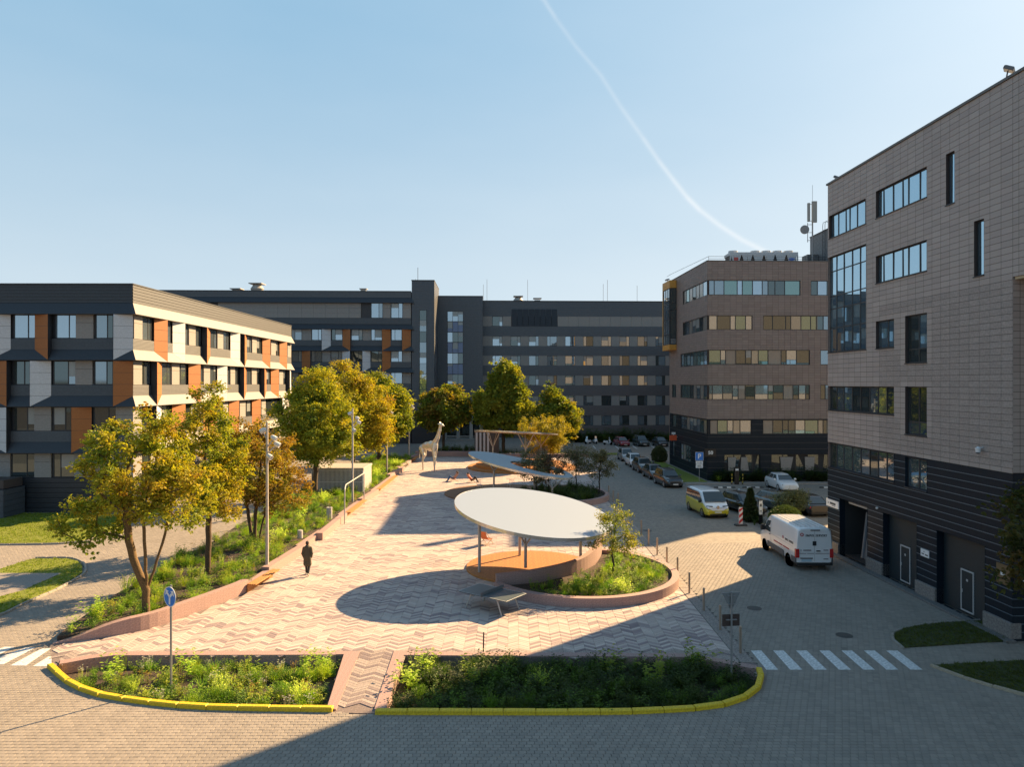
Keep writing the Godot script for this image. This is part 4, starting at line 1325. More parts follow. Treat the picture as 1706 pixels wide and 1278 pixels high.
	for y in [0.25, 0.5]: b.rod(Vector3(0.3, y, -0.5), Vector3(20, y, -0.5), 0.02, 5)
	b.tube([Vector3(0.3, 0.5, -0.5), Vector3(-0.5, 0.5, -12.6), Vector3(-0.5, 0.5, -15.0)], [0.02, 0.02, 0.02], 5)
	part(rail, "rail", b, ms.fascia)
	for x in 10:
		b = mb()
		b.rod(Vector3(0.3 + x * 2.1, 0, -0.5), Vector3(0.3 + x * 2.1, 0.5, -0.5), 0.02, 5)
		part(rail, "post", b, ms.fascia)
	floodlight(Vector3(20.3, 23.45, -91.4) - Vector3(0.3, 0, 0), -1.0, "small floodlight on the roof of the orange framed bay")

func floodlight(at: Vector3, turn: float, label: String) -> void:
	var t := thing("floodlight", label, "floodlight", at, turn)
	var b := mb()
	b.rod(Vector3(0, -0.1, 0), Vector3(0, 0.14, 0.04), 0.03, 5)
	part(t, "arm", b, mat("lamp grey", Vector3(0.12, 0.12, 0.125), 0.5))
	b = mb(Transform3D(Basis(Vector3(1, 0, 0), 0.5), Vector3(0, 0.18, 0.08)))
	b.bevel(Vector3(-0.24, -0.06, -0.18), Vector3(0.24, 0.08, 0.2), 0.04)
	part(t, "head", b, mat("lamp grey"))
	b = mb(Transform3D(Basis(Vector3(1, 0, 0), 0.5), Vector3(0, 0.18, 0.08)))
	b.box(Vector3(-0.2, -0.07, -0.15), Vector3(0.2, -0.055, 0.17))
	part(t, "lens", b, mat("lamp lens", Vector3(0.5, 0.5, 0.48), 0.2))

func build_right_office() -> void:
	blind_rate = 0.0
	var ms := facade_mats()
	var g := [glass("mirror glass", Vector3(0.40, 0.56, 0.66), 0.9)]
	var mixed := [glass("mirror glass", Vector3.ZERO), glass("deep glass", Vector3.ZERO), glass("dim glass", Vector3.ZERO)]
	var near := 15.62
	var t := thing("right_office", "tall brown tiled office with dark ribbed garage floor, at right", "office building", Vector3(19.51, 0, -44.0), deg_to_rad(1.7))
	var core := mb()
	core.box(Vector3(0.4, 4.0, 0.1), Vector3(30, 22.4, near - 0.3))
	core.box(Vector3(4.0, 0, 0.1), Vector3(30, 4.0, near - 0.3))
	core.box(Vector3(0.4, 14.6, near - 0.3), Vector3(30, 22.4, 40.0))
	part(t, "core", core, mat("inner wall"))
	var back := mb(BACK)
	back.box(Vector3(-30, 0, -0.1), Vector3(-0.02, 22.5, -0.02))
	part(t, "rear_wall", back, mat("brown tile 1", TILE_TONES[1], 0.62, 0.0, 0.9, "soft"))
	for i in 5:
		window(t, BACK, -29.0, 1.6 + i * 3.5, -2.0, 3.1 + i * 3.5, [-24.5, -20.0, -15.5, -11.0, -6.5], [], 0.02, ms.frame, g)
	var list := [[0.2, 19.2, 4.48, 20.6, [1.1, 2.0, 2.45, 3.3, 4.2], []], [0.05, 12.2, 4.51, 18.06, [0.87, 1.76, 2.74, 3.63], [13.69, 14.87, 15.65, 17.16]], [5.53, 19.23, 10.01, 20.69, [6.04, 6.94, 7.8, 8.3, 9.26], []], [5.53, 15.7, 10.01, 17.18, [6.04, 6.94, 7.8, 8.3, 9.26], []], [11.46, 18.45, 12.05, 20.78, [], []], [13.35, 14.9, 13.96, 17.28, [], []], [5.53, 12.18, 7.25, 13.65, [6.5], []], [8.25, 11.32, 10.03, 13.69, [9.2], [12.0]], [0.05, 8.67, 7.25, 10.13, [0.9, 1.75, 2.75, 3.7, 4.65, 5.5, 6.35], []], [8.25, 7.77, 10.02, 10.15, [9.2], [8.4]], [0.05, 5.18, 7.25, 6.66, [0.9, 1.75, 2.75, 3.7, 4.65, 5.5, 6.35], []], [8.25, 5.13, 10.02, 6.62, [9.2], []]]
	var holes := []
	var low := []
	for q in list:
		(low if q[1] < 6.0 else holes).append([q[0], q[1], q[2], q[3]])
		window(t, WEST, q[0], q[1], q[2], q[3], q[4], q[5], -0.16, ms.frame, g if q[1] > 12.0 else mixed, 0.06)
		if q[1] > 4:
			var sill := mb(WEST)
			sill.box(Vector3(q[0] - 0.03, q[1] - 0.05, -0.1), Vector3(q[2] + 0.03, q[1] - 0.005, 0.05))
			part(t, "sill", sill, ms.dark)
	var left_low := [low[0]]
	tile_wall(t, WEST, 0.0, 6.69, near, 22.55, holes, true, GREIGE_TONES)
	tile_wall(t, WEST, near, 14.55, 40.0, 22.55, [], false, GREIGE_TONES)
	var doors := [[1.52, 0.0, 4.65, 3.45], [6.23, 0.0, 9.22, 3.45], [10.78, 0.0, 14.02, 3.45]]
	lined(t, WEST, 0.0, 0.0, near, 6.685, low + doors, 0.333)
	lined(t, Transform3D(FRONT.basis, Vector3(0, 0, near)), 0.0, 0.0, 30.0, 6.685, [], 0.333)
	tile_wall(t, Transform3D(FRONT.basis, Vector3(0, 0, near)), 0.0, 6.69, 12.0, 14.55, [], false, GREIGE_TONES)
	var soffit := mb()
	soffit.box(Vector3(0.05, 14.45, near + 0.05), Vector3(30, 14.55, 40))
	part(t, "soffit", soffit, mat("warm soffit", Vector3(0.42, 0.34, 0.22), 0.8))
	var cap := mb()
	cap.box(Vector3(-0.07, 22.55, -0.07), Vector3(30, 22.66, 40.0))
	part(t, "roof_edge", cap, mat("roof trim"))
	var step := mb(WEST)
	step.bevel(Vector3(-0.3, 0.0, 0.0), Vector3(near + 0.2, 0.1, 0.42), 0.02)
	part(t, "step", step, mat("step concrete", Vector3(0.17, 0.165, 0.16), 0.85, 0.0, 0.7, "mid"))
	for q in [[0.55, 1.52], [4.65, 6.23], [9.22, 10.78], [14.02, 15.64]]:
		var b := mb(WEST)
		b.bevel(Vector3(q[0], 0.1, -0.34), Vector3(q[1], 0.72, 0.1), 0.015)
		part(t, "plinth_block", b, mat("plinth stone", Vector3(0.25, 0.235, 0.225), 0.8, 0.0, 0.6, "mid"))
	for k in 2:
		var q: Array = doors[k + 1]
		var b := mb(WEST)
		ribs(b, q[0], q[2], 0.05, 3.45, 0.125, 0.012, -0.345)
		var door := part(t, "garage_door", b, mat("garage door teal", Vector3(0.011, 0.024, 0.032), 0.55, 0.0, 1.0))
		var x := [7.3, 12.02][k] as float
		b = mb(WEST)
		for r in [[x, 0.15, x + 0.05, 2.0], [x + 0.8, 0.15, x + 0.85, 2.0], [x + 0.05, 1.94, x + 0.8, 2.0], [x + 0.05, 0.15, x + 0.8, 0.2]]:
			b.box(Vector3(r[0], r[1], -0.34), Vector3(r[2], r[3], -0.3))
		part(door, "wicket_frame", b, mat("pale frame", Vector3(0.40, 0.41, 0.42), 0.5))
		b = mb(WEST)
		b.box(Vector3(x + 0.06, 0.21, -0.34), Vector3(x + 0.79, 1.93, -0.318))
		part(door, "wicket_door", b, mat("garage door teal"))
		b = mb(WEST)
		b.box(Vector3(x + 0.36, 1.5, -0.32), Vector3(x + 0.47, 1.6, -0.305))
		b.box(Vector3(x + 0.09, 0.95, -0.32), Vector3(x + 0.12, 1.1, -0.28))
		part(door, "handle", b, mat("pale frame"))
	# the open bay: a dim workshop with things leaning inside
	var b := mb(WEST)
	for q in [[1.5, 0.0, 1.52], [4.65, 0.0, 4.67]]: b.box(Vector3(q[0], 0.0, -3.6), Vector3(q[2], 3.5, -0.34))
	b.box(Vector3(1.5, 0.02, -3.6), Vector3(4.67, 0.09, -0.3))
	b.box(Vector3(1.5, 3.46, -3.6), Vector3(4.67, 3.55, -0.34))
	part(t, "open_bay", b, mat("inner wall"))
	b = mb(WEST)
	b.box(Vector3(1.9, 3.2, -0.45), Vector3(4.6, 3.3, -0.36))
	for y in [2.5, 2.85, 3.05]: b.box(Vector3(2.9, y, -3.5), Vector3(3.3, y + 0.03, -3.1))
	part(t, "door_rail", b, mat("pale frame"))
	for q in [[2.5, 2.7, 0.12], [2.95, 2.5, 0.09], [2.75, 2.2, 0.06]]:
		var l := mb(WEST)
		l.tube([Vector3(q[0], 0.1, -0.9), Vector3(q[0] - 0.35, q[1], -1.4)], [q[2], q[2]], 6)
		tag(part(self, "leaning_board", l, mat("dull board", Vector3(0.16, 0.17, 0.19), 0.7)), ["tallest board leaning inside the open garage bay", "middle board leaning inside the open garage bay", "shortest board leaning inside the open garage bay"][[0.12, 0.09, 0.06].find(q[2])], "board")
		get_child(-1).transform = Transform3D(Basis(Vector3.UP, deg_to_rad(1.7)), Vector3(19.51, 0, -44.0))
	var c := thing("stacked_crate", "pale wooden crate inside the open garage bay", "crate", Vector3(19.51, 0, -44.0), deg_to_rad(1.7))
	b = mb(WEST)
	for k in 5: b.box(Vector3(3.9, 0.1 + k * 0.22, -1.7), Vector3(4.4, 0.28 + k * 0.22, -1.2))
	part(c, "board", b, mat("raw wood", Vector3(0.30, 0.22, 0.13), 0.8))
	# signs and small things on the wall
	var white := mat("sign white", Vector3(0.66, 0.67, 0.68), 0.5)
	var ink := mat("sign ink", Vector3(0.05, 0.055, 0.06), 0.6)
	var s := thing("shop_sign", "long white sign with dark writing left of the open garage bay", "sign", Vector3(19.51, 0, -44.0), deg_to_rad(1.7))
	b = mb(WEST)
	b.box(Vector3(-0.06, 2.76, 0.0), Vector3(1.46, 3.2, 0.05))
	part(s, "plate", b, white)
	b = mb(WEST)
	b.box(Vector3(0.16, 2.94, 0.05), Vector3(0.24, 3.02, 0.056))
	b.box(Vector3(0.42, 2.93, 0.05), Vector3(1.12, 3.05, 0.056))
	b.box(Vector3(0.66, 2.85, 0.05), Vector3(1.08, 2.88, 0.056))
	part(s, "lettering", b, ink)
	s = thing("small_sign", "small white sign between the two closed garage doors", "sign", Vector3(19.51, 0, -44.0), deg_to_rad(1.7))
	b = mb(WEST)
	b.box(Vector3(9.58, 1.98, 0.0), Vector3(10.22, 2.33, 0.03))
	part(s, "plate", b, white)
	b = mb(WEST)
	b.box(Vector3(9.66, 2.08, 0.03), Vector3(9.85, 2.13, 0.036))
	b.box(Vector3(9.93, 2.06, 0.03), Vector3(10.15, 2.12, 0.036))
	b.box(Vector3(9.82, 2.2, 0.03), Vector3(9.88, 2.24, 0.036))
	part(s, "lettering", b, ink)
	s = thing("house_number", "black plate with white 50 round the corner of the garage wall", "sign", Vector3(19.51, 0, -44.0), deg_to_rad(1.7))
	b = mb()
	b.box(Vector3(0.03, 2.0, near), Vector3(1.2, 3.3, near + 0.04))
	part(s, "plate", b, mat("black plate"))
	text(s, "50", 0.42, mat("white lettering"), Transform3D(Basis.IDENTITY, Vector3(0.55, 2.55, near + 0.05)))
	s = thing("wall_plaque", "brown square plaque with pale marks at the garage wall's near corner", "sign", Vector3(19.51, 0, -44.0), deg_to_rad(1.7))
	b = mb(WEST)
	b.box(Vector3(14.75, 2.15, 0.0), Vector3(15.5, 2.95, 0.04))
	part(s, "plate", b, mat("plaque brown", Vector3(0.16, 0.10, 0.045), 0.6))
	b = mb(WEST)
	b.box(Vector3(15.0, 2.5, 0.04), Vector3(15.25, 2.66, 0.046))
	b.box(Vector3(15.12, 2.38, 0.04), Vector3(15.35, 2.45, 0.046))
	part(s, "marks", b, white)
	s = thing("security_camera", "white dome camera on the brown tiles near the building's corner", "camera", Vector3(19.51, 0, -44.0), deg_to_rad(1.7))
	b = mb(WEST)
	b.lathe([Vector2(0, -0.17), Vector2(0.09, -0.12), Vector2(0.1, 0.0), Vector2(0.12, 0.05), Vector2(0.0, 0.14)], Vector3(13.88, 7.5, 0.2), 12)
	b.rod(Vector3(13.88, 7.58, 0), Vector3(13.88, 7.58, 0.2), 0.03)
	part(s, "housing", b, white)
	b = mb(WEST)
	b.lathe([Vector2(0, -0.19), Vector2(0.06, -0.165), Vector2(0.09, -0.11)], Vector3(13.88, 7.5, 0.205), 12)
	part(s, "dome", b, ink)
	s = thing("wall_lamp", "tiny white lamp above the pier right of the open bay", "lamp", Vector3(19.51, 0, -44.0), deg_to_rad(1.7))
	b = mb(WEST)
	b.lathe([Vector2(0, -0.07), Vector2(0.06, -0.04), Vector2(0.07, 0.03), Vector2(0, 0.06)], Vector3(5.75, 3.6, 0.07), 8)
	part(s, "housing", b, white)
	floodlight(Vector3(19.85, 22.71, -43.6), 0.9, "roof floodlight at the far corner of the right building")
	floodlight(Vector3(19.88, 22.74, -28.6), 0.9, "roof floodlight over the near end of the right building")


# ---------------------------------------------------------------- pink terrazzo walls, benches, planting platforms, canopies
func pink() -> StandardMaterial3D:
	var m := mat("pink terrazzo", Vector3(0.45, 0.295, 0.265), 0.8, 0.0, 0.35, "mid")
	return m

func sloped_wall(path: Array, a: float, b: float, low: float, tops: Array) -> MB:   # a wall beside a line whose height changes
	var m := mb()
	var l := []
	var r := []
	for i in path.size():
		var d: Vector2 = (path[mini(i + 1, path.size() - 1)] - path[maxi(i - 1, 0)]).normalized()
		var s := Vector2(-d.y, d.x)
		l.append(path[i] + s * a)
		r.append(path[i] + s * b)
	for i in path.size() - 1:
		var t0: float = tops[i]
		var t1: float = tops[i + 1]
		var p := [Vector3(l[i].x, low, l[i].y), Vector3(l[i + 1].x, low, l[i + 1].y), Vector3(r[i + 1].x, low, r[i + 1].y), Vector3(r[i].x, low, r[i].y)]
		var u0 := Vector3.UP * (t0 - low)
		var u1 := Vector3.UP * (t1 - low)
		m.quad(p[0] + u0, p[1] + u1, p[2] + u1, p[3] + u0)
		m.quad(p[1], p[0], p[0] + u0, p[1] + u1)
		m.quad(p[3], p[2], p[2] + u1, p[3] + u0)
		if i == 0: m.quad(p[0], p[3], p[3] + u0, p[0] + u0)
		if i == path.size() - 2: m.quad(p[2], p[1], p[1] + u1, p[2] + u1)
	return m

func bench(label: String, a: Vector2, b: Vector2, wide: float, y0: float, y1: float) -> void:   # an orange slatted bench; the seat lies to the left of a > b
	var d := b - a
	var xf := Transform3D(Basis(Vector3.UP, -d.angle()), Vector3(a.x, 0, a.y))
	var t := thing("bench", label, "bench", Vector3.ZERO, 0.0, "orange benches along the pink walls")
	var wood := mat("orange bench wood", Vector3(0.52, 0.215, 0.05), 0.6, 0.0, 0.7, "mid")
	var n := 4
	for k in n:
		var s := mb(xf)
		s.bevel(Vector3(0, y1 - 0.05, -wide + k * wide / n + 0.008), Vector3(d.length(), y1, -wide + (k + 1) * wide / n - 0.008), 0.008)
		part(t, "slat", s, wood)
	var f := mb(xf)
	f.box(Vector3(0, y0, -0.04), Vector3(d.length(), y1 - 0.055, -0.004))
	part(t, "front_board", f, wood)

func arc(c: Vector2, r: float, from: float, to: float, n := 40) -> Array:
	var o := []
	for i in n + 1:
		var a := deg_to_rad(lerpf(from, to, i / float(n)))
		o.append(c + Vector2(cos(a), sin(a)) * r)
	return o

func build_walls() -> void:
	var m := pink()
	var t := thing("planter_wall", "low pink wall round the front left bed, seen from inside", "wall")
	part(t, "wall", prism_mesh(ribbon([Vector2(-16.54, -26), Vector2(-16.32, -26.11), Vector2(-15.74, -26.51), Vector2(-14.98, -26.83), Vector2(-10.73, -26.86), Vector2(-6.65, -26.89)], 0.012, -0.36), -0.36, 0.05), m)
	part(t, "wall", prism_mesh([Vector2(-6.36, -26.92), Vector2(-5.85, -22.5), Vector2(-5.53, -22.36), Vector2(-5.82, -27.22), Vector2(-6.74, -27.22), Vector2(-6.66, -26.9)], -0.36, 0.055), m)
	t = thing("planter_wall", "low pink wall behind the dark planting of the front right bed", "wall")
	part(t, "wall", prism_mesh([Vector2(-3.97, -22.29), Vector2(-4.08, -26.83), Vector2(-3.69, -26.83), Vector2(-3.76, -27.28), Vector2(-4.52, -27.28), Vector2(-4.33, -22.38)], -0.36, 0.055), m)
	part(t, "wall", prism_mesh(ribbon([Vector2(-3.69, -26.84), Vector2(1.06, -26.77), Vector2(6.69, -26.66), Vector2(7.8, -26.07), Vector2(8.74, -25.54)], 0.012, -0.34), -0.36, 0.05), m)
	# the curving wall of the long left bed
	var curve := smooth([Vector2(-18.11, -28.03), Vector2(-16.74, -28.59), Vector2(-15.19, -29.82), Vector2(-14.14, -32.01), Vector2(-13.25, -34.26), Vector2(-13.03, -35.14)], 6)
	var tops := []
	for i in curve.size():
		tops.append(lerpf(0.04, 0.62, smoothstep(0.0, 0.35, i / float(curve.size() - 1))))
	t = thing("bed_wall", "pink wall curving along the near end of the long left bed", "wall")
	part(t, "wall", sloped_wall(curve, 0.0, -0.34, -0.1, tops), m)
	var segs := [[-34.9, -37.9, -13.05, -12.8, 0.34], [-37.95, -43.6, -12.95, -12.5, 0.5], [-43.7, -48.2, -12.9, -12.72, 0.36], [-46.6, -54.0, -12.4, -12.5, 0.5], [-54.1, -60.4, -12.85, -12.75, 0.35], [-60.5, -66.0, -12.7, -12.35, 0.5], [-66.1, -76.5, -12.75, -12.7, 0.35], [-76.6, -84.0, -13.1, -12.6, 0.5], [-84.1, -92.0, -13.4, -13.0, 0.4], [-92.1, -98.5, -13.7, -12.9, 0.55]]
	var say := ["under the first bench", "beside the walking person's path", "behind the walking person", "by the grey cylinder bin", "under the bench by the handrail", "in front of the white container", "under the long bench past the container", "near the giraffe's left side", "before the fourth lamp post", "at the far end of the left bed"]
	for i in segs.size():
		var q: Array = segs[i]
		t = thing("bed_wall", "stepped pink wall of the left bed " + say[i], "wall")
		part(t, "wall", sloped_wall([Vector2(q[2], q[0]), Vector2(q[3], q[1])], 0.0, -0.42, -0.1, [q[4], q[4]]), m)
	bench("nearest orange bench set on the pink wall left of the walking person", Vector2(-12.72, -37.75), Vector2(-13.0, -34.9), 0.46, 0.05, 0.46)
	bench("orange bench behind the handrail post", Vector2(-12.7, -60.2), Vector2(-12.76, -54.4), 0.46, 0.05, 0.46)
	bench("long orange bench beyond the white container", Vector2(-12.64, -76.2), Vector2(-12.68, -66.4), 0.46, 0.05, 0.46)
	bench("far orange bench at the foot of the fourth lamp post", Vector2(-12.98, -96.0), Vector2(-13.0, -92.4), 0.46, 0.05, 0.5)
	# soil of the long left bed
	var soil := mat("soil")
	structure("planting_soil", prism_mesh(left_bed(), -0.05, 0.24), soil, "brown mulched soil of the long left bed")
	# --- first round bed with its platform
	var c := Vector2(3.6, -37.6)
	var ring := arc(c, 5.1, 152, -69, 60)
	var rt := []
	for p in ring: rt.append(0.47)
	t = thing("ring_wall", "round pink planter wall in front, with a small tree inside", "wall")
	part(t, "wall", sloped_wall(ring, 0.0, -0.36, -0.05, rt), m)
	var split := smooth([Vector2(-0.75, -35.35), Vector2(1.3, -36.0), Vector2(3.4, -37.5), Vector2(4.6, -39.6), Vector2(5.35, -42.2)], 6)
	var st := []
	for i in split.size(): st.append(lerpf(0.78, 1.12, i / float(split.size() - 1)))
	t = thing("curved_wall", "pink wall between the orange platform and the round bed", "wall")
	part(t, "wall", sloped_wall(split, 0.02, -0.28, -0.05, st), m)
	structure("planting_soil", prism_mesh(arc(c, 4.8, 150, -68, 40) + [Vector2(4.7, -39.5), Vector2(3.5, -37.4), Vector2(1.4, -35.8)], -0.05, 0.28), soil, "soil of the front round bed")
	# the seat inside the curved wall
	var seat := thing("curved_bench", "curved orange bench along the pink wall under the front canopy", "bench")
	var wood := mat("orange bench wood")
	for k in 4:
		part(seat, "slat", sloped_wall(split.slice(1, -2), -0.30 - k * 0.12, -0.405 - k * 0.12, 0.40, Array(range(split.size())).map(func(_i): return 0.46)), wood)
	part(seat, "front_board", sloped_wall(split.slice(1, -2), -0.74, -0.765, 0.1, Array(range(split.size())).map(func(_i): return 0.395)), wood)
	var deck := mat("orange platform", Vector3(0.50, 0.205, 0.052), 0.75, 0.0, 0.8, "mid")
	var q := thing("platform", "round orange platform under the white front canopy", "platform", Vector3(1.0, 0, -39.7))
	var b := mb()
	b.lathe([Vector2(3.55, 0), Vector2(3.55, 0.12), Vector2(3.52, 0.14), Vector2(0, 0.14)], Vector3.ZERO, 72)
	part(q, "deck", b, deck)
	# --- second round bed and its platform
	c = Vector2(3.6, -64.0)
	ring = arc(c, 5.1, 165, -80, 60)
	t = thing("ring_wall", "second round pink planter wall with two dark small trees", "wall")
	part(t, "wall", sloped_wall(ring, 0.0, -0.36, -0.05, ring.map(func(_p): return 0.5)), m)
	structure("planting_soil", prism_mesh(arc(c, 4.8, 165, -80, 40), -0.05, 0.3), soil, "soil of the second round bed")
	q = thing("platform", "brown round platform behind the white front canopy", "platform", Vector3(-1.0, 0, -66.5))
	b = mb()
	b.lathe([Vector2(5.3, 0), Vector2(5.3, 0.12), Vector2(5.27, 0.14), Vector2(0, 0.14)], Vector3.ZERO, 72)
	part(q, "deck", b, mat("brown platform", Vector3(0.26, 0.125, 0.06), 0.8, 0.0, 0.8, "mid"))
	# --- third platform, with a raised seat ring and a bed
	q = thing("platform", "farthest round orange platform with a raised rim", "platform", Vector3(1.2, 0, -87.0))
	b = mb()
	b.lathe([Vector2(6.6, 0), Vector2(6.6, 0.2), Vector2(5.6, 0.22), Vector2(5.6, 0.55), Vector2(3.9, 0.57), Vector2(3.85, 0.3), Vector2(0, 0.3)], Vector3.ZERO, 72)
	part(q, "deck", b, deck)
	t = thing("far_planter", "low pink planter box behind the giraffe", "planter", Vector3(-9.6, 0, -101.5))
	b = mb()
	for w in [[-4.0, -1.4, 5.2, -1.1], [-4.0, 1.1, 5.2, 1.4], [-4.0, -1.1, -3.7, 1.1], [4.9, -1.1, 5.2, 1.1]]: b.bevel(Vector3(w[0], 0, w[1]), Vector3(w[2], 0.75, w[3]), 0.02)
	part(t, "wall", b, m)
	b = mb()
	b.box(Vector3(-3.7, 0, -1.1), Vector3(4.9, 0.6, 1.1))
	part(t, "soil", b, soil)
	t = thing("far_planter", "long low pink wall of the bed behind the farthest platform", "planter", Vector3(3, 0, -99.3))
	b = mb()
	b.bevel(Vector3(-6, 0, -0.4), Vector3(8, 0.5, 0.4), 0.02)
	part(t, "wall", b, m)

func left_bed() -> Array:
	return [Vector2(-18.09, -28.3), Vector2(-16.83, -28.76), Vector2(-15.34, -30.11), Vector2(-14.33, -32.43), Vector2(-13.44, -34.74), Vector2(-13.1, -35.66)] + [Vector2(-13.1, -37.5), Vector2(-13.1, -98), Vector2(-19.5, -98), Vector2(-19.3, -71)] + [Vector2(-20.37, -69.29), Vector2(-19.23, -62.22), Vector2(-19.6, -56.2), Vector2(-19.49, -50.6), Vector2(-19.05, -46.02), Vector2(-19.03, -43.09), Vector2(-19.68, -41.91), Vector2(-18.84, -37.87), Vector2(-18.91, -33.97), Vector2(-18.5, -30.72), Vector2(-18.29, -29.11)]

# an oval roof plate, tilted; hole: [dx, dz, a, b, turn] or empty
func canopy(label: String, c: Vector3, a: float, b: float, turn: float, gx: float, gd: float, hole: Array, top: Material, posts: Array) -> void:
	var t := thing("canopy", label, "canopy", Vector3(c.x, 0, c.z))
	var n := 72
	var outer := PackedVector2Array()
	for i in n:
		var f := TAU * i / n
		var p := Vector2(cos(f) * a, sin(f) * b).rotated(turn)      # x right, y away from the viewpoint
		outer.append(Vector2(p.x, -p.y))
	var rims := [outer]
	var flat := outer
	if hole.size():
		var inner := PackedVector2Array()
		for i in 40:
			var f := TAU * i / 40
			var p := (Vector2(cos(f) * hole[2], sin(f) * hole[3]).rotated(hole[4])) + Vector2(hole[0], hole[1])
			inner.append(Vector2(p.x, -p.y))
		rims.append(inner)
	var lift := func(p: Vector2, d: float) -> Vector3:
		return Vector3(p.x, c.y + gx * p.x - gd * p.y - d, p.y)
	var tb := mb()
	var ub := mb()
	var rb := mb()
	if hole.is_empty():
		for i in n:
			var j := (i + 1) % n
			tb.tri(lift.call(Vector2.ZERO, 0.0), lift.call(outer[i], 0.0), lift.call(outer[j], 0.0))
			ub.tri(lift.call(Vector2.ZERO, 0.15), lift.call(outer[j], 0.15), lift.call(outer[i], 0.15))
	else:
		var inner: PackedVector2Array = rims[1]
		for i in n:      # the ring between the two ovals
			var j := (i + 1) % n
			var i0: Vector2 = inner[int(i * 40 / n)]
			var i1: Vector2 = inner[int((i + 1) * 40 / n) % 40]
			tb.quad(lift.call(outer[i], 0.0), lift.call(outer[j], 0.0), lift.call(i1, 0.0), lift.call(i0, 0.0))
			ub.quad(lift.call(outer[j], 0.15), lift.call(outer[i], 0.15), lift.call(i0, 0.15), lift.call(i1, 0.15))
	for r in rims:
		for i in r.size():
			var j: int = (i + 1) % int(r.size())
			rb.quad(lift.call(r[i], 0.16), lift.call(r[j], 0.16), lift.call(r[j], -0.012), lift.call(r[i], -0.012))
	part(t, "roof", tb, top)
	part(t, "soffit", ub, mat("canopy soffit", Vector3(0.34, 0.34, 0.34), 0.5, 0.1))
	part(t, "rim", rb, mat("polished rim", Vector3(0.66, 0.64, 0.60), 0.22, 0.75))
	var steel := mat("warm steel post", Vector3(0.40, 0.38, 0.355), 0.4, 0.25)
	for q in posts:      # [x, z, foot height, arms, fork height]
		var p := Vector2(q[0] - c.x, q[1] - c.z)
		var head: Vector3 = lift.call(p, 0.18)
		var pb := mb()
		var fork: float = q[4] if q[3] > 0 else head.y
		pb.tube([Vector3(p.x, q[2], p.y), Vector3(p.x, fork, p.y)], [0.085, 0.085], 12)
		var post := part(t, "post", pb, steel)
		for k in q[3]:
			var f: float = TAU * k / q[3] + 0.5
			var e := p + Vector2(cos(f), sin(f)) * (1.1 if q[3] < 4 else 0.9)
			var ab := mb()
			ab.tube([Vector3(p.x, fork - 0.1, p.y), lift.call(e, 0.18)], [0.05, 0.045], 8)
			part(post, "strut", ab, steel)

func build_canopies() -> void:
	var white := mat("white canopy top", Vector3(0.215, 0.268, 0.352), 0.5, 0.0, 0.0, "soft")
	var grey := mat("grey canopy top", Vector3(0.23, 0.285, 0.33), 0.45, 0.0, 2.0, "soft")
	canopy("large white oval canopy on steel posts over the orange platform", Vector3(1.226, 3.39, -38.683), 4.138, 4.845, -0.462, -0.168, 0.087, [], white,
		[[-1.75, -38.3, 0.1, 0, 0], [0.73, -38.2, 0.4, 3, 1.75], [0.46, -42.0, 0.1, 0, 0], [3.75, -38.9, 0.1, 3, 2.0]])
	canopy("grey oval canopy with an oval opening, pierced by a small tree", Vector3(0.7, 3.35, -61.3), 4.6, 3.6, -0.35, -0.2, 0.045, [1.5, -0.25, 2.4, 1.75, -0.3], grey,
		[[-1.6, -63.0, 0.1, 4, 2.6], [3.4, -60.2, 0.3, 3, 1.5], [2.0, -63.6, 0.1, 3, 1.9]])
	canopy("farthest flat oval canopy on forked posts, seen edge-on", Vector3(0.5, 4.4, -86.5), 5.1, 4.4, 0.0, -0.045, -0.085, [], grey,
		[[-2.3, -85.5, 0.3, 4, 2.7], [1.6, -84.0, 0.3, 3, 2.6], [3.6, -88.5, 0.3, 3, 2.6]])


# ---------------------------------------------------------------- trees and planting
func leaf_mesh(kind: int, seed_: int) -> ArrayMesh:
	var r := RandomNumberGenerator.new()
	r.seed = seed_
	var b := mb()
	if kind == 0:           # a twig end with hand-shaped leaves of five leaflets
		for k in 4:
			var a := TAU * k / 4.0 + r.randf_range(-0.5, 0.5)
			var dir := Vector3(cos(a), r.randf_range(-0.35, 0.35), sin(a)).normalized()
			var at := dir * r.randf_range(0.05, 0.15) + Vector3(0, r.randf_range(-0.08, 0.08), 0)
			for f in 5:
				var t := (f - 2) * 0.55
				var d := dir.rotated(Vector3.UP, t) + Vector3(0, -0.35 - absf(t) * 0.12, 0)
				d = d.normalized()
				var l := (0.15 - absf(f - 2) * 0.025) * r.randf_range(0.85, 1.15)
				var s := d.cross(Vector3.UP).normalized() * l * 0.24
				var mid := at + d * l * 0.62
				var tip := at + d * l + Vector3(0, -0.02, 0)
				var up := Vector3(0, 0.012, 0)
				b.tri(at, mid + s + up, tip)
				b.tri(at, tip, mid - s + up)
	elif kind == 1:         # small round leaves on a twig
		for k in 9:
			var dir := Vector3(r.randf_range(-1, 1), r.randf_range(-0.7, 0.8), r.randf_range(-1, 1)).normalized()
			var at := dir * r.randf_range(0.03, 0.16)
			var d := (dir + Vector3(0, -0.5, 0)).normalized()
			var s := d.cross(Vector3(r.randf(), r.randf(), r.randf()).normalized()).normalized() * 0.022
			b.quad(at, at + d * 0.035 + s, at + d * 0.075, at + d * 0.035 - s)
	else:                   # flat scale sprays of a conifer
		for k in 7:
			var a := TAU * k / 7.0
			var d := Vector3(cos(a) * 0.5, 0.75, sin(a) * 0.5).normalized()
			var s := d.cross(Vector3(cos(a), 0, sin(a))).normalized() * 0.03
			b.quad(Vector3.ZERO, d * 0.08 + s, d * 0.17, d * 0.08 - s)
	return b.mesh()

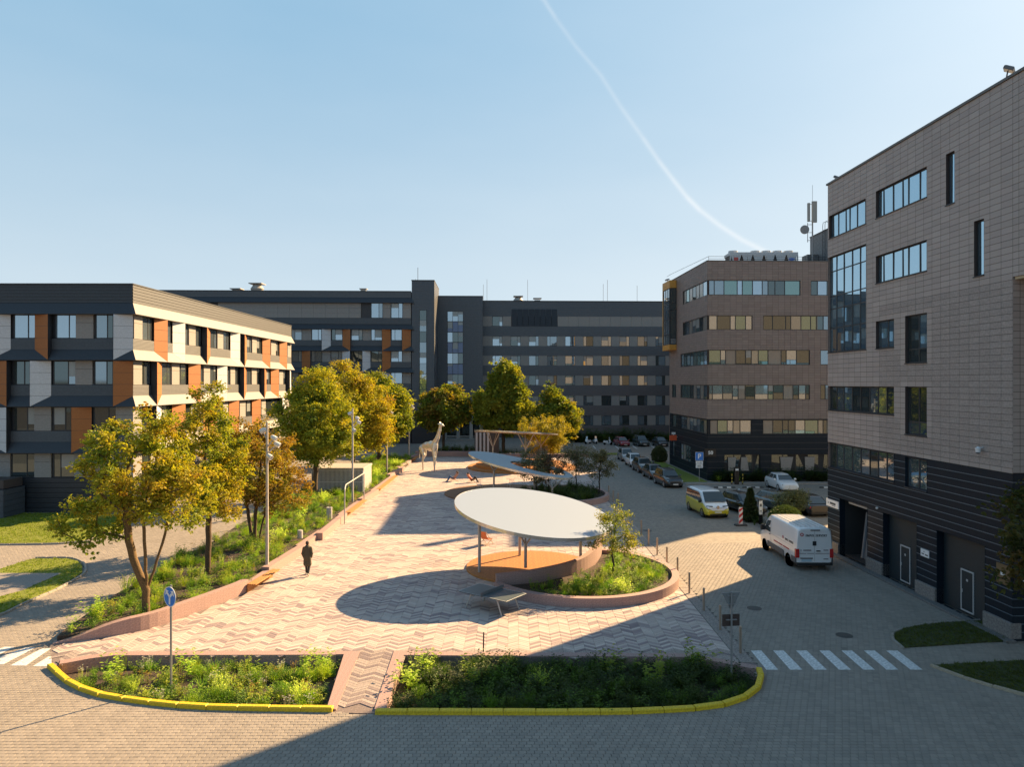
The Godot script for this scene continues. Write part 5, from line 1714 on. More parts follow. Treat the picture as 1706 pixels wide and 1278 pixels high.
# lobes: [centre, radii] of the crown, relative to the foot; stems: trunk paths
func tree(called: String, label: String, at: Vector3, stems: Array, lobes: Array, o: Dictionary) -> Node3D:
	var r := RandomNumberGenerator.new()
	r.seed = o.seed
	var t := thing(called, label, "tree", at, 0.0, o.get("group", ""))
	var nodes: Array = []          # position
	var parent: Array = []
	var fixed: Array = []
	for s in stems:
		var prev := -1
		for i in s.size():
			var cnt := 1 if i == 0 else 4
			for k in cnt:
				var p: Vector3 = s[i] if i == 0 else s[i - 1].lerp(s[i], (k + 1) / float(cnt))
				if i > 0: p += Vector3(r.randf_range(-1, 1), 0, r.randf_range(-1, 1)) * 0.025
				nodes.append(p)
				parent.append(prev)
				fixed.append(i > 0 and i >= s.size() - 2)
				prev = nodes.size() - 1
	var goals: Array = []
	var total := 0.0
	for q in lobes: total += q[1].x * q[1].y * q[1].z
	for q in lobes:
		var want := int(o.goals * q[1].x * q[1].y * q[1].z / total)
		var tries := 0
		while want > 0 and tries < 6000:
			tries += 1
			var d := Vector3(r.randf_range(-1, 1), r.randf_range(-1, 1), r.randf_range(-1, 1))
			var l := d.length()
			if l > 1.0 or r.randf() > 0.25 + 0.75 * l: continue
			d *= 1.0 + 0.16 * noise.get_noise_3d(d.x * 2.3 + o.seed, d.y * 2.3, d.z * 2.3)
			var p: Vector3 = q[0] + d * q[1]
			if noise.get_noise_3d(p.x * o.gap + o.seed, p.y * o.gap, p.z * o.gap) < o.get("thin", -0.22): continue
			goals.append(p)
			want -= 1
	var first: int = nodes.size()
	var hub: Vector3 = stems[0][-2] if stems[0].size() > 2 else stems[0][-1]
	goals.sort_custom(func(a, b): return a.distance_squared_to(hub) < b.distance_squared_to(hub))
	var ends: Array = []
	for p in goals:
		var best := -1
		var cost := 1e9
		for i in nodes.size():
			if i < first and not fixed[i]: continue
			var d: float = nodes[i].distance_to(p)
			if nodes[i].y > p.y: d += (nodes[i].y - p.y) * 0.5
			if d < cost:
				cost = d
				best = i
		var a: Vector3 = nodes[best]
		var steps := clampi(int(cost / 0.45), 1, 5)
		var prev: int = best
		for k in steps:
			var f := (k + 1) / float(steps)
			var m := a.lerp(p, f) + Vector3(0, sin(f * PI) * cost * 0.08, 0)
			if k < steps - 1: m += Vector3(r.randf_range(-1, 1), r.randf_range(-1, 1), r.randf_range(-1, 1)) * 0.05
			nodes.append(m)
			parent.append(prev)
			prev = nodes.size() - 1
		ends.append(prev)
	var weight := PackedFloat32Array()
	weight.resize(nodes.size())
	for e in ends: weight[e] += 1.0
	for i in range(nodes.size() - 1, -1, -1):
		if parent[i] >= 0: weight[parent[i]] += weight[i]
	var base: float = o.girth
	var root_w := 1.0
	for i in first:
		if parent[i] < 0: root_w = maxf(root_w, weight[i])
	var rad := PackedFloat32Array()
	rad.resize(nodes.size())
	for i in nodes.size(): rad[i] = maxf(base * pow(maxf(weight[i], 0.3) / root_w, 0.48), 0.008)
	var trunk := mb()
	var limbs := mb()
	# follow chains from each node to its heaviest child
	var heavy := PackedInt32Array()
	heavy.resize(nodes.size())
	heavy.fill(-1)
	for i in nodes.size():
		var pa: int = parent[i]
		if pa >= 0 and (heavy[pa] < 0 or weight[i] > weight[heavy[pa]]): heavy[pa] = i
	for i in nodes.size():
		var pa: int = parent[i]
		if pa >= 0 and heavy[pa] == i: continue
		var path := []
		var rr := []
		if pa >= 0:
			path.append(nodes[pa])
			rr.append(minf(rad[i] * 1.1, rad[pa]))
		else:
			path.append(nodes[i] - Vector3(0, 0.3, 0))
			rr.append(rad[i] * 1.35)
		var j := i
		while j >= 0:
			path.append(nodes[j])
			rr.append(rad[j] * (1.15 if j == i and pa < 0 else 1.0))
			j = heavy[j]
		if path.size() > 1:
			(trunk if pa < 0 else limbs).tube(path, rr, 9 if pa < 0 else (6 if rr[0] > 0.03 else 4), false)
	var bark := mat(o.get("bark", "tree bark"), o.get("bark_tone", Vector3(0.15, 0.095, 0.055)), 0.9, 0.0, 0.35, "hard")
	part(t, "trunk", trunk, bark)
	part(t, "branch", limbs, bark)
	var meshes := []
	for k in 1: meshes.append(leaf_mesh(o.leaf, 11 + k))
	var xfs := []
	var cols := []
	var tones: Array = o.tones
	for e in ends:
		var p: Vector3 = nodes[e]
		var q: Vector3 = nodes[parent[e]]
		var hue := clampf(0.5 + 0.75 * noise.get_noise_3d(p.x * 0.55 + o.seed * 3.0, p.y * 0.55, p.z * 0.55) + r.randf_range(-0.18, 0.18), 0.0, 0.999)
		for k in o.leaves:
			var s: float = o.spread
			var c := q.lerp(p, r.randf_range(0.2, 1.15)) + Vector3(r.randfn(0, s), r.randfn(0, s * 0.75), r.randfn(0, s))
			var size: float = o.size * r.randf_range(0.45, 1.35)
			var bs := Basis.from_euler(Vector3(r.randf_range(-1.1, 1.1), r.randf_range(0, TAU), r.randf_range(-1.1, 1.1))).scaled(Vector3.ONE * size)
			xfs.append(Transform3D(bs, c))
			var h := clampf(hue + r.randf_range(-0.16, 0.16), 0.0, 0.999) * (tones.size() - 1)
			var tone: Vector3 = tones[int(h)].lerp(tones[int(h) + 1], h - int(h)) * r.randf_range(0.75, 1.2) * o.get("dim", 1.0)  # dim puts partial shade into the leaf colour of the rear trees
			cols.append(Color(tone.x, tone.y, tone.z))
	var crown := scatter(t, "crown", meshes[0], tinted(o.get("leafmat", "autumn leaves"), 0.55, o.get("back", Vector3(1.0, 0.96, 0.6)), true), xfs, cols)
	tag(crown, "", "", "", "stuff")
	return t

func build_trees() -> void:
	var autumn := [Vector3(0.181, 0.266, 0.031), Vector3(0.307, 0.377, 0.034), Vector3(0.474, 0.480, 0.037), Vector3(0.508, 0.428, 0.041), Vector3(0.362, 0.214, 0.041)]
	var green := [Vector3(0.139, 0.222, 0.031), Vector3(0.223, 0.304, 0.034), Vector3(0.335, 0.378, 0.037), Vector3(0.432, 0.410, 0.037)]
	var rust := [Vector3(0.218, 0.250, 0.032), Vector3(0.367, 0.322, 0.035), Vector3(0.408, 0.266, 0.038), Vector3(0.272, 0.145, 0.042)]
	var lemon := [Vector3(0.178, 0.201, 0.021), Vector3(0.357, 0.327, 0.030), Vector3(0.459, 0.372, 0.033)]
	var row := "yellowing trees along the left bed"
	# nearest tree: forks low into three limbs
	tree("maple_tree", "nearest yellowing tree, forking low, at the near end of the left bed", Vector3(-15.75, 0.2, -30.6),
		[[Vector3(0, 0, 0), Vector3(0.02, 1.2, 0), Vector3(-0.5, 2.6, 0.1), Vector3(-0.75, 4.3, 0.2), Vector3(-0.8, 6.0, 0.1)],
		[Vector3(0.02, 1.1, 0), Vector3(0.3, 2.0, -0.1), Vector3(0.75, 3.6, -0.2), Vector3(1.0, 5.2, -0.3)],
		[Vector3(0.02, 1.2, 0), Vector3(0.15, 2.4, 0.3), Vector3(0.1, 4.4, 0.4), Vector3(0.35, 6.4, 0.2)]],
		[[Vector3(-0.4, 6.6, 0), Vector3(2.3, 2.2, 2.2)], [Vector3(-1.9, 4.5, 0.3), Vector3(1.7, 1.0, 1.5)], [Vector3(1.5, 5.2, 0), Vector3(1.5, 1.7, 1.7)], [Vector3(0.4, 8.4, 0), Vector3(1.0, 1.2, 1.0)], [Vector3(-1.6, 3.7, 0.6), Vector3(1.1, 0.5, 0.9)]],
		{"seed": 11, "goals": 340, "gap": 0.85, "thin": 0.0, "girth": 0.165, "leaf": 0, "leaves": 12, "spread": 0.17, "size": 0.80, "tones": autumn, "bark": "lichen bark", "bark_tone": Vector3(0.24, 0.15, 0.06), "group": row})
	tree("maple_tree", "second yellowing tree from the front, single straight trunk in the left bed", Vector3(-16.1, 0.2, -37.6),
		[[Vector3(0, 0, 0), Vector3(0.05, 1.6, 0), Vector3(0.1, 3.2, 0), Vector3(-0.1, 5.5, 0.1), Vector3(0.1, 8.0, 0)]],
		[[Vector3(0, 6.0, 0), Vector3(2.2, 2.6, 2.1)], [Vector3(0.2, 8.9, 0), Vector3(1.1, 1.5, 1.1)], [Vector3(0.9, 3.8, 0.3), Vector3(1.2, 1.0, 1.2)]],
		{"seed": 23, "goals": 300, "gap": 0.85, "thin": -0.02, "girth": 0.15, "leaf": 0, "leaves": 13, "spread": 0.18, "size": 0.82, "tones": autumn, "group": row})
	tree("maple_tree", "third tree from the front, rusty with several thin trunks, behind the first lamp post", Vector3(-16.4, 0.2, -45.0),
		[[Vector3(0, 0, 0), Vector3(-0.25, 1.6, 0), Vector3(-0.5, 3.2, 0), Vector3(-0.8, 5.5, 0)], [Vector3(0.15, 0, 0), Vector3(0.2, 1.8, 0.1), Vector3(0.4, 3.6, 0.1), Vector3(0.6, 6.0, 0)], [Vector3(0.4, 0, 0.1), Vector3(0.7, 1.6, 0), Vector3(1.2, 3.0, 0), Vector3(1.7, 4.6, 0)]],
		[[Vector3(0.2, 5.0, 0), Vector3(2.6, 2.4, 2.4)], [Vector3(1.9, 3.3, 0.2), Vector3(1.7, 1.7, 1.7)], [Vector3(-0.5, 6.9, 0), Vector3(1.6, 1.3, 1.5)]],
		{"seed": 37, "goals": 300, "gap": 0.85, "thin": -0.02, "girth": 0.11, "leaf": 0, "leaves": 12, "spread": 0.2, "size": 0.9, "tones": rust, "group": row})
	tree("maple_tree", "large round yellow-green tree standing before the white container", Vector3(-17.7, 0.2, -64.0),
		[[Vector3(0, 0, 0), Vector3(0, 1.5, 0), Vector3(0.1, 3.0, 0), Vector3(0.1, 6.0, 0), Vector3(0, 9.0, 0)]],
		[[Vector3(0, 6.6, 0), Vector3(3.7, 3.6, 3.5)], [Vector3(0.3, 9.8, 0), Vector3(2.0, 1.9, 2.0)], [Vector3(1.6, 4.6, 0.6), Vector3(2.4, 1.8, 2.2)]],
		{"seed": 41, "goals": 420, "gap": 0.55, "thin": -0.16, "girth": 0.22, "leaf": 0, "leaves": 20, "spread": 0.3, "size": 1.15, "tones": autumn.slice(0, 4), "group": row})
	tree("maple_tree", "yellow-green tree with a rusty top between the second and third lamp posts", Vector3(-17.4, 0.2, -78.0),
		[[Vector3(0, 0, 0), Vector3(0, 1.5, 0), Vector3(0.1, 3.0, 0), Vector3(0.1, 6.0, 0), Vector3(0, 9.5, 0)]],
		[[Vector3(0.4, 6.8, 0), Vector3(3.9, 3.8, 3.6)], [Vector3(-0.4, 10.4, 0), Vector3(2.2, 2.2, 2.0)], [Vector3(2.4, 5.4, 0.4), Vector3(2.2, 2.6, 2.2)]],
		{"seed": 53, "goals": 400, "gap": 0.5, "thin": -0.16, "girth": 0.22, "leaf": 0, "leaves": 19, "spread": 0.34, "size": 1.3, "tones": [autumn[1], autumn[2], autumn[3], rust[2]], "group": row})
	tree("maple_tree", "dense olive-yellow tree beside the fourth lamp post at the left bed's far end", Vector3(-17.2, 0.2, -92.0),
		[[Vector3(0, 0, 0), Vector3(0, 1.5, 0), Vector3(0.1, 3.0, 0), Vector3(0.1, 6.0, 0), Vector3(0, 9.0, 0)]],
		[[Vector3(0.6, 6.8, 0), Vector3(3.6, 3.6, 3.4)], [Vector3(-0.6, 9.6, 0), Vector3(2.2, 1.9, 2.0)], [Vector3(2.2, 4.8, 0.4), Vector3(2.0, 2.0, 2.0)]],
		{"seed": 59, "goals": 360, "gap": 0.5, "thin": -0.3, "girth": 0.24, "leaf": 0, "leaves": 15, "spread": 0.38, "size": 1.9, "tones": green, "group": row})
	var back := "trees before the rear buildings"
	tree("maple_tree", "half rusty half green tree behind the giraffe", Vector3(-10.4, 0, -108.0),
		[[Vector3(0, 0, 0), Vector3(0, 1.6, 0), Vector3(0, 3.0, 0), Vector3(0, 5.6, 0), Vector3(0, 8.0, 0)]],
		[[Vector3(0, 6.2, 0), Vector3(3.9, 3.0, 3.4)], [Vector3(1.2, 8.0, 0), Vector3(2.3, 1.9, 2.0)]],
		{"seed": 61, "goals": 320, "gap": 0.4, "thin": -0.03, "girth": 0.22, "leaf": 0, "leaves": 17, "spread": 0.42, "size": 2.4, "dim": 0.85, "tones": [green[0], green[1], rust[1], rust[3]], "group": back})
	tree("maple_tree", "tallest green tree at the middle of the rear block", Vector3(-1.3, 0, -107.0),
		[[Vector3(0, 0, 0), Vector3(0, 1.6, 0), Vector3(0, 3.0, 0), Vector3(0, 6.6, 0), Vector3(0, 11.0, 0)]],
		[[Vector3(0, 6.8, 0), Vector3(4.3, 4.0, 3.8)], [Vector3(0.4, 10.6, 0), Vector3(2.6, 2.6, 2.4)], [Vector3(-0.2, 12.6, 0), Vector3(1.0, 1.2, 1.0)]],
		{"seed": 67, "goals": 400, "gap": 0.4, "thin": -0.03, "girth": 0.26, "leaf": 0, "leaves": 18, "spread": 0.42, "size": 2.4, "dim": 0.85, "tones": green, "group": back})
	tree("maple_tree", "small rusty-topped tree right of the tall green one", Vector3(6.8, 0, -106.0),
		[[Vector3(0, 0, 0), Vector3(0, 1.6, 0), Vector3(0, 3.0, 0), Vector3(0, 5.0, 0), Vector3(0, 7.4, 0)]],
		[[Vector3(0, 5.2, 0), Vector3(3.2, 2.6, 3.0)], [Vector3(-0.4, 7.8, 0), Vector3(1.5, 1.7, 1.4)]],
		{"seed": 71, "goals": 260, "gap": 0.4, "thin": -0.12, "girth": 0.18, "leaf": 0, "leaves": 17, "spread": 0.4, "size": 2.3, "dim": 0.85, "tones": [green[0], green[1], green[2], rust[2]], "group": back})
	tree("birch_tree", "bright yellow thin tree rising beside the farthest canopy", Vector3(4.6, 0.3, -91.0),
		[[Vector3(0, 0, 0), Vector3(-0.4, 1.5, 0), Vector3(-1.0, 3.2, 0), Vector3(-1.4, 5.0, 0)], [Vector3(0.2, 0, 0), Vector3(0.4, 1.6, 0), Vector3(0.7, 3.2, 0), Vector3(1.0, 5.0, 0)]],
		[[Vector3(0.8, 4.0, 0), Vector3(2.2, 2.0, 1.8)], [Vector3(-2.4, 4.4, 0), Vector3(1.4, 1.3, 1.2)], [Vector3(-0.6, 2.4, 0.2), Vector3(2.6, 1.3, 1.6)]],
		{"seed": 73, "goals": 210, "gap": 0.75, "thin": 0.0, "girth": 0.08, "leaf": 1, "leaves": 12, "spread": 0.24, "size": 1.9, "tones": lemon, "group": "young trees in the round beds"})
	var young := "young trees in the round beds"
	var grey_leaf := [Vector3(0.083, 0.093, 0.033), Vector3(0.128, 0.123, 0.045), Vector3(0.180, 0.128, 0.053)]
	tree("young_tree", "thin young tree with yellow-green leaves in the front round bed", Vector3(5.15, 0.28, -36.4),
		[[Vector3(0, 0, 0), Vector3(0.05, 0.7, 0), Vector3(-0.05, 1.4, 0), Vector3(0.1, 2.4, 0), Vector3(0.15, 3.4, 0)]],
		[[Vector3(0.2, 2.7, 0), Vector3(1.0, 1.15, 1.0)], [Vector3(0.8, 1.9, 0.2), Vector3(0.9, 0.55, 0.8)], [Vector3(-0.6, 1.7, 0.1), Vector3(0.7, 0.4, 0.6)]],
		{"seed": 79, "goals": 110, "gap": 1.3, "thin": 0.02, "girth": 0.05, "leaf": 1, "leaves": 7, "spread": 0.12, "size": 1.15, "tones": [Vector3(0.14, 0.20, 0.04), Vector3(0.22, 0.27, 0.045), Vector3(0.36, 0.33, 0.04)], "bark": "dark bark", "bark_tone": Vector3(0.055, 0.045, 0.035), "group": young})
	for q in [[Vector3(6.0, 0.3, -66.8), 83, "dark thin tree left in the second round bed"], [Vector3(7.9, 0.3, -64.6), 89, "dark thin tree right in the second round bed"], [Vector3(2.1, 0.3, -61.6), 97, "thin tree growing through the pierced canopy's opening"], [Vector3(3.2, 0.3, -62.4), 101, "second thin tree in the pierced canopy's opening, with red leaves"]]:
		tree("young_tree", q[2], q[0],
			[[Vector3(0, 0, 0), Vector3(0.05, 0.7, 0), Vector3(0, 1.4, 0), Vector3(0.1, 2.6, 0), Vector3(0.1, 3.6, 0)]],
			[[Vector3(0.1, 2.6, 0), Vector3(1.6, 1.3, 1.4)], [Vector3(-0.3, 3.6, 0), Vector3(1.1, 0.9, 1.0)]],
			{"seed": q[1], "goals": 95, "gap": 1.0, "thin": 0.02, "girth": 0.06, "leaf": 1, "leaves": 8, "spread": 0.17, "size": 1.5, "tones": grey_leaf if q[1] != 101 else [Vector3(0.08, 0.07, 0.03), Vector3(0.15, 0.06, 0.035)], "bark": "dark bark", "back": Vector3(0.5, 0.5, 0.2), "leafmat": "young leaves", "group": young})
	tree("maple_tree", "dim green branches reaching in at the right edge before the garage wall", Vector3(19.0, 0, -24.6),
		[[Vector3(0, 0, 0), Vector3(0, 1.5, 0), Vector3(-0.1, 2.6, 0), Vector3(-0.2, 4.6, 0), Vector3(-0.1, 6.6, 0)]],
		[[Vector3(-0.1, 5.0, 0), Vector3(2.0, 2.2, 1.8)], [Vector3(-0.9, 3.8, 0.2), Vector3(1.4, 1.2, 1.3)]],
		{"seed": 103, "goals": 110, "gap": 0.8, "thin": 0.0, "girth": 0.14, "leaf": 0, "leaves": 11, "spread": 0.24, "size": 1.1, "tones": [Vector3(0.05, 0.07, 0.02), Vector3(0.08, 0.10, 0.02), Vector3(0.2, 0.12, 0.03)], "group": ""})
	# conifers and shrubs on the kerbed island by the van
	conifer("narrow_cypress", "narrow dark green cypress beside the red and white barrier", Vector3(17.75, 0, -53.0), 2.45, 0.62, [Vector3(0.025, 0.045, 0.014), Vector3(0.045, 0.07, 0.018)], 5)
	conifer("round_thuja", "round bright green thuja behind the white van", Vector3(19.4, 0, -50.5), 1.5, 1.15, [Vector3(0.07, 0.11, 0.015), Vector3(0.14, 0.17, 0.02)], 6)
	conifer("round_bush", "round dark bush at the corner of the middle building's verge", Vector3(19.3, 0, -93.2), 2.0, 1.0, [Vector3(0.05, 0.06, 0.02), Vector3(0.09, 0.10, 0.025)], 8)
	tree("small_tree", "loose grey-green small tree between the dark car and the thuja", Vector3(20.4, 0, -52.5),
		[[Vector3(0, 0, 0), Vector3(0, 0.5, 0), Vector3(0, 1.0, 0), Vector3(0.1, 2.0, 0), Vector3(0.1, 2.8, 0)]],
		[[Vector3(0, 1.5, 0), Vector3(1.15, 0.85, 1.0)], [Vector3(0.8, 1.9, 0), Vector3(0.8, 0.5, 0.7)]],
		{"seed": 107, "goals": 140, "gap": 1.0, "thin": -0.15, "girth": 0.06, "leaf": 1, "leaves": 10, "spread": 0.17, "size": 1.3, "tones": [Vector3(0.05, 0.065, 0.025), Vector3(0.085, 0.105, 0.035), Vector3(0.12, 0.13, 0.05)], "bark": "dark bark", "back": Vector3(0.5, 0.5, 0.2), "leafmat": "young leaves"})

func conifer(called: String, label: String, at: Vector3, h: float, w: float, tones: Array, seed_: int) -> void:
	var r := RandomNumberGenerator.new()
	r.seed = seed_
	var t := thing(called, label, "shrub", at)
	var b := mb()
	b.tube([Vector3(0, -0.1, 0), Vector3(0, h * 0.8, 0)], [0.07, 0.02], 6)
	part(t, "trunk", b, mat("dark bark"))
	var xfs := []
	var cols := []
	for i in 1500:
		var y := r.randf()
		var wide := w * (pow(1.0 - y, 0.75) * minf(1.0, 0.75 + y * 2.0) if called == "narrow_cypress" else sqrt(maxf(0.02, 1.0 - pow(maxf(0.0, (y - 0.35) / 0.65), 2.0))) * minf(1.0, 0.8 + y))
		var a := r.randf() * TAU
		var rr := wide * sqrt(r.randf_range(0.35, 1.0)) * (1.0 + 0.15 * noise.get_noise_2d(a * 2.0, y * 5.0))
		xfs.append(Transform3D(Basis.from_euler(Vector3(r.randf_range(-0.5, 0.5), -a, -0.5 + r.randf_range(-0.3, 0.3))).scaled(Vector3.ONE * r.randf_range(0.8, 1.5)), Vector3(cos(a) * rr, 0.05 + y * h * 0.96, sin(a) * rr)))
		var c: Vector3 = tones[0].lerp(tones[1], r.randf())
		cols.append(Color(c.x, c.y, c.z))
	tag(scatter(t, "foliage", leaf_mesh(2, 3), tinted("conifer sprays", 0.6, Vector3(0.3, 0.35, 0.1), true), xfs, cols), "", "", "", "stuff")

# ---------------------------------------------------------------- shrubs and ground cover
func plant_mesh(kind: int, seed_: int) -> ArrayMesh:
	var r := RandomNumberGenerator.new()
	r.seed = seed_
	var b := mb()
	var leaf := func(p: Vector3, d: Vector3, l: float, wide: float) -> void:
		var s := d.cross(Vector3.UP)
		s = (s if s.length() > 0.05 else Vector3(1, 0, 0)).normalized() * wide * l
		var mid: Vector3 = p + d * l * 0.5
		var tip: Vector3 = p + d * l - Vector3(0, l * 0.18, 0)
		b.tri(p, mid + s + Vector3(0, l * 0.06, 0), tip)
		b.tri(p, tip, mid - s + Vector3(0, l * 0.06, 0))
	match kind:
		0:      # leafy shrub of several stems
			for st in 9:
				var a := r.randf() * TAU
				var lean := Vector3(cos(a), 0, sin(a)) * r.randf_range(0.1, 0.5)
				var h := r.randf_range(0.45, 0.85)
				for k in 17:
					var f := r.randf_range(0.15, 1.0)
					var p := lean * f + Vector3(0, h * f, 0)
					var t := r.randf() * TAU
					leaf.call(p, Vector3(cos(t), r.randf_range(-0.1, 0.7), sin(t)).normalized(), r.randf_range(0.08, 0.15), 0.26)
		1:      # grass tuft
			for k in 60:
				var a := r.randf() * TAU
				var d := Vector3(cos(a), 0, sin(a))
				var h := r.randf_range(0.35, 0.75)
				var s := Vector3(-d.z, 0, d.x) * 0.006
				var p := d * r.randf_range(0, 0.09)
				var m := p + d * h * 0.25 + Vector3(0, h * 0.7, 0)
				var e := p + d * h * r.randf_range(0.5, 0.8) + Vector3(0, h * r.randf_range(0.75, 1.0), 0)
				b.quad(p - s, p + s, m + s * 0.8, m - s * 0.8)
				b.tri(m - s * 0.8, m + s * 0.8, e)
		2:      # low perennial mat of small leaves
			for k in 70:
				var a := r.randf() * TAU
				var q := sqrt(r.randf()) * 0.42
				var p := Vector3(cos(a) * q, r.randf_range(0.04, 0.28) * (1.0 - q), sin(a) * q)
				var t := r.randf() * TAU
				leaf.call(p, Vector3(cos(t), r.randf_range(0.0, 0.8), sin(t)).normalized(), r.randf_range(0.07, 0.13), 0.3)
		3:      # upright flower stems with pale heads
			for k in 12:
				var a := r.randf() * TAU
				var p := Vector3(cos(a), 0, sin(a)) * r.randf_range(0.0, 0.22)
				var h := r.randf_range(0.4, 0.7)
				var e := p * 1.7 + Vector3(0, h, 0)
				b.quad(p, p + Vector3(0.008, 0, 0), e + Vector3(0.008, 0, 0), e)
				for f in 5:
					var t := TAU * f / 5.0
					leaf.call(e, Vector3(cos(t), 0.25, sin(t)).normalized(), 0.05, 0.35)
		4:      # feathery bush of fine twigs
			for k in 90:
				var a := r.randf() * TAU
				var el := r.randf_range(0.25, 1.4)
				var d := Vector3(cos(a) * cos(el), sin(el), sin(a) * cos(el))
				var l := r.randf_range(0.4, 0.75)
				var s := Vector3(-d.z, 0, d.x).normalized() * 0.012
				var m := d * l * 0.55
				var e := d * l + Vector3(r.randf_range(-0.06, 0.06), -0.04, r.randf_range(-0.06, 0.06))
				b.tri(m * 0.2 - s * 0.5, m * 0.2 + s * 0.5, e)
				for q in 5:
					var t := r.randf() * TAU
					leaf.call((d * l).lerp(e, 0.5) * r.randf_range(0.4, 1.0), (d + Vector3(cos(t), 0.1, sin(t)) * 0.9).normalized(), r.randf_range(0.06, 0.11), 0.16)
	return b.mesh()

var plant_meshes := []

# countless low plants over a bed
func cover(called: String, label: String, poly: Array, y: float, dense: float, kinds: Array, tones: Array, size: float, gap := 0.0, margin := 0.25) -> void:
	var t := thing(called, label, "plants")
	t.set_meta("kind", "stuff")
	var area := Rect2(poly[0], Vector2.ZERO)
	for p in poly: area = area.expand(p)
	var sets := {}
	var ring := PackedVector2Array(poly)
	for k in int(area.get_area() * dense):
		var p := Vector2(rnd(area.position.x, area.end.x), rnd(area.position.y, area.end.y))
		if not Geometry2D.is_point_in_polygon(p, ring): continue
		if noise.get_noise_2d(p.x * 0.9 + 40.0, p.y * 0.9) < gap: continue
		var near := false
		for e in [Vector2(margin, 0), Vector2(-margin, 0), Vector2(0, margin), Vector2(0, -margin)]:
			if not Geometry2D.is_point_in_polygon(p + e, ring): near = true
		if near: continue
		var pick := clampi(int((noise.get_noise_2d(p.x * 0.45, p.y * 0.45 + 9.0) * 0.9 + 0.5 + rnd(-0.25, 0.25)) * kinds.size()), 0, kinds.size() - 1)
		var kind: int = kinds[pick]
		if not sets.has(kind): sets[kind] = [[], []]
		var s := size * rnd(0.6, 1.25)
		sets[kind][0].append(Transform3D(Basis(Vector3.UP, rnd(0, TAU)).scaled(Vector3(s, s * rnd(0.8, 1.15), s)), Vector3(p.x, y, p.y)))
		var c: Vector3 = tones[rng.randi() % tones.size()] * rnd(0.75, 1.25)
		if kind == 3: c = [Vector3(0.5, 0.48, 0.40), Vector3(0.10, 0.12, 0.03), Vector3(0.40, 0.26, 0.03)][rng.randi() % 3]
		sets[kind][1].append(Color(c.x, c.y, c.z))
	var names_ := ["leafy_plants", "grass_tufts", "low_plants", "flowers", "feathery_plants"]
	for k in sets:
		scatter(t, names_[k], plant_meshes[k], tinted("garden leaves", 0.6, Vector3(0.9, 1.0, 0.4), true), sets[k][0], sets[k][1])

func shrub(label: String, p: Vector3, kind: int, s: float, tone: Vector3, group: String) -> void:
	var m := mat("shrub %0.2f %0.2f %0.2f" % [tone.x, tone.y, tone.z], tone, 0.6)
	m.backlight_enabled = true
	m.backlight = Color(0.9, 1.0, 0.4)
	var o := part(self, ["leafy_shrub", "grass_clump", "perennial", "flower_clump", "feathery_shrub"][kind], plant_meshes[kind], m)
	tag(o, label, "shrub", group)
	o.transform = Transform3D(Basis(Vector3.UP, rnd(0, TAU)).scaled(Vector3(s, s * rnd(0.9, 1.1), s)), p)

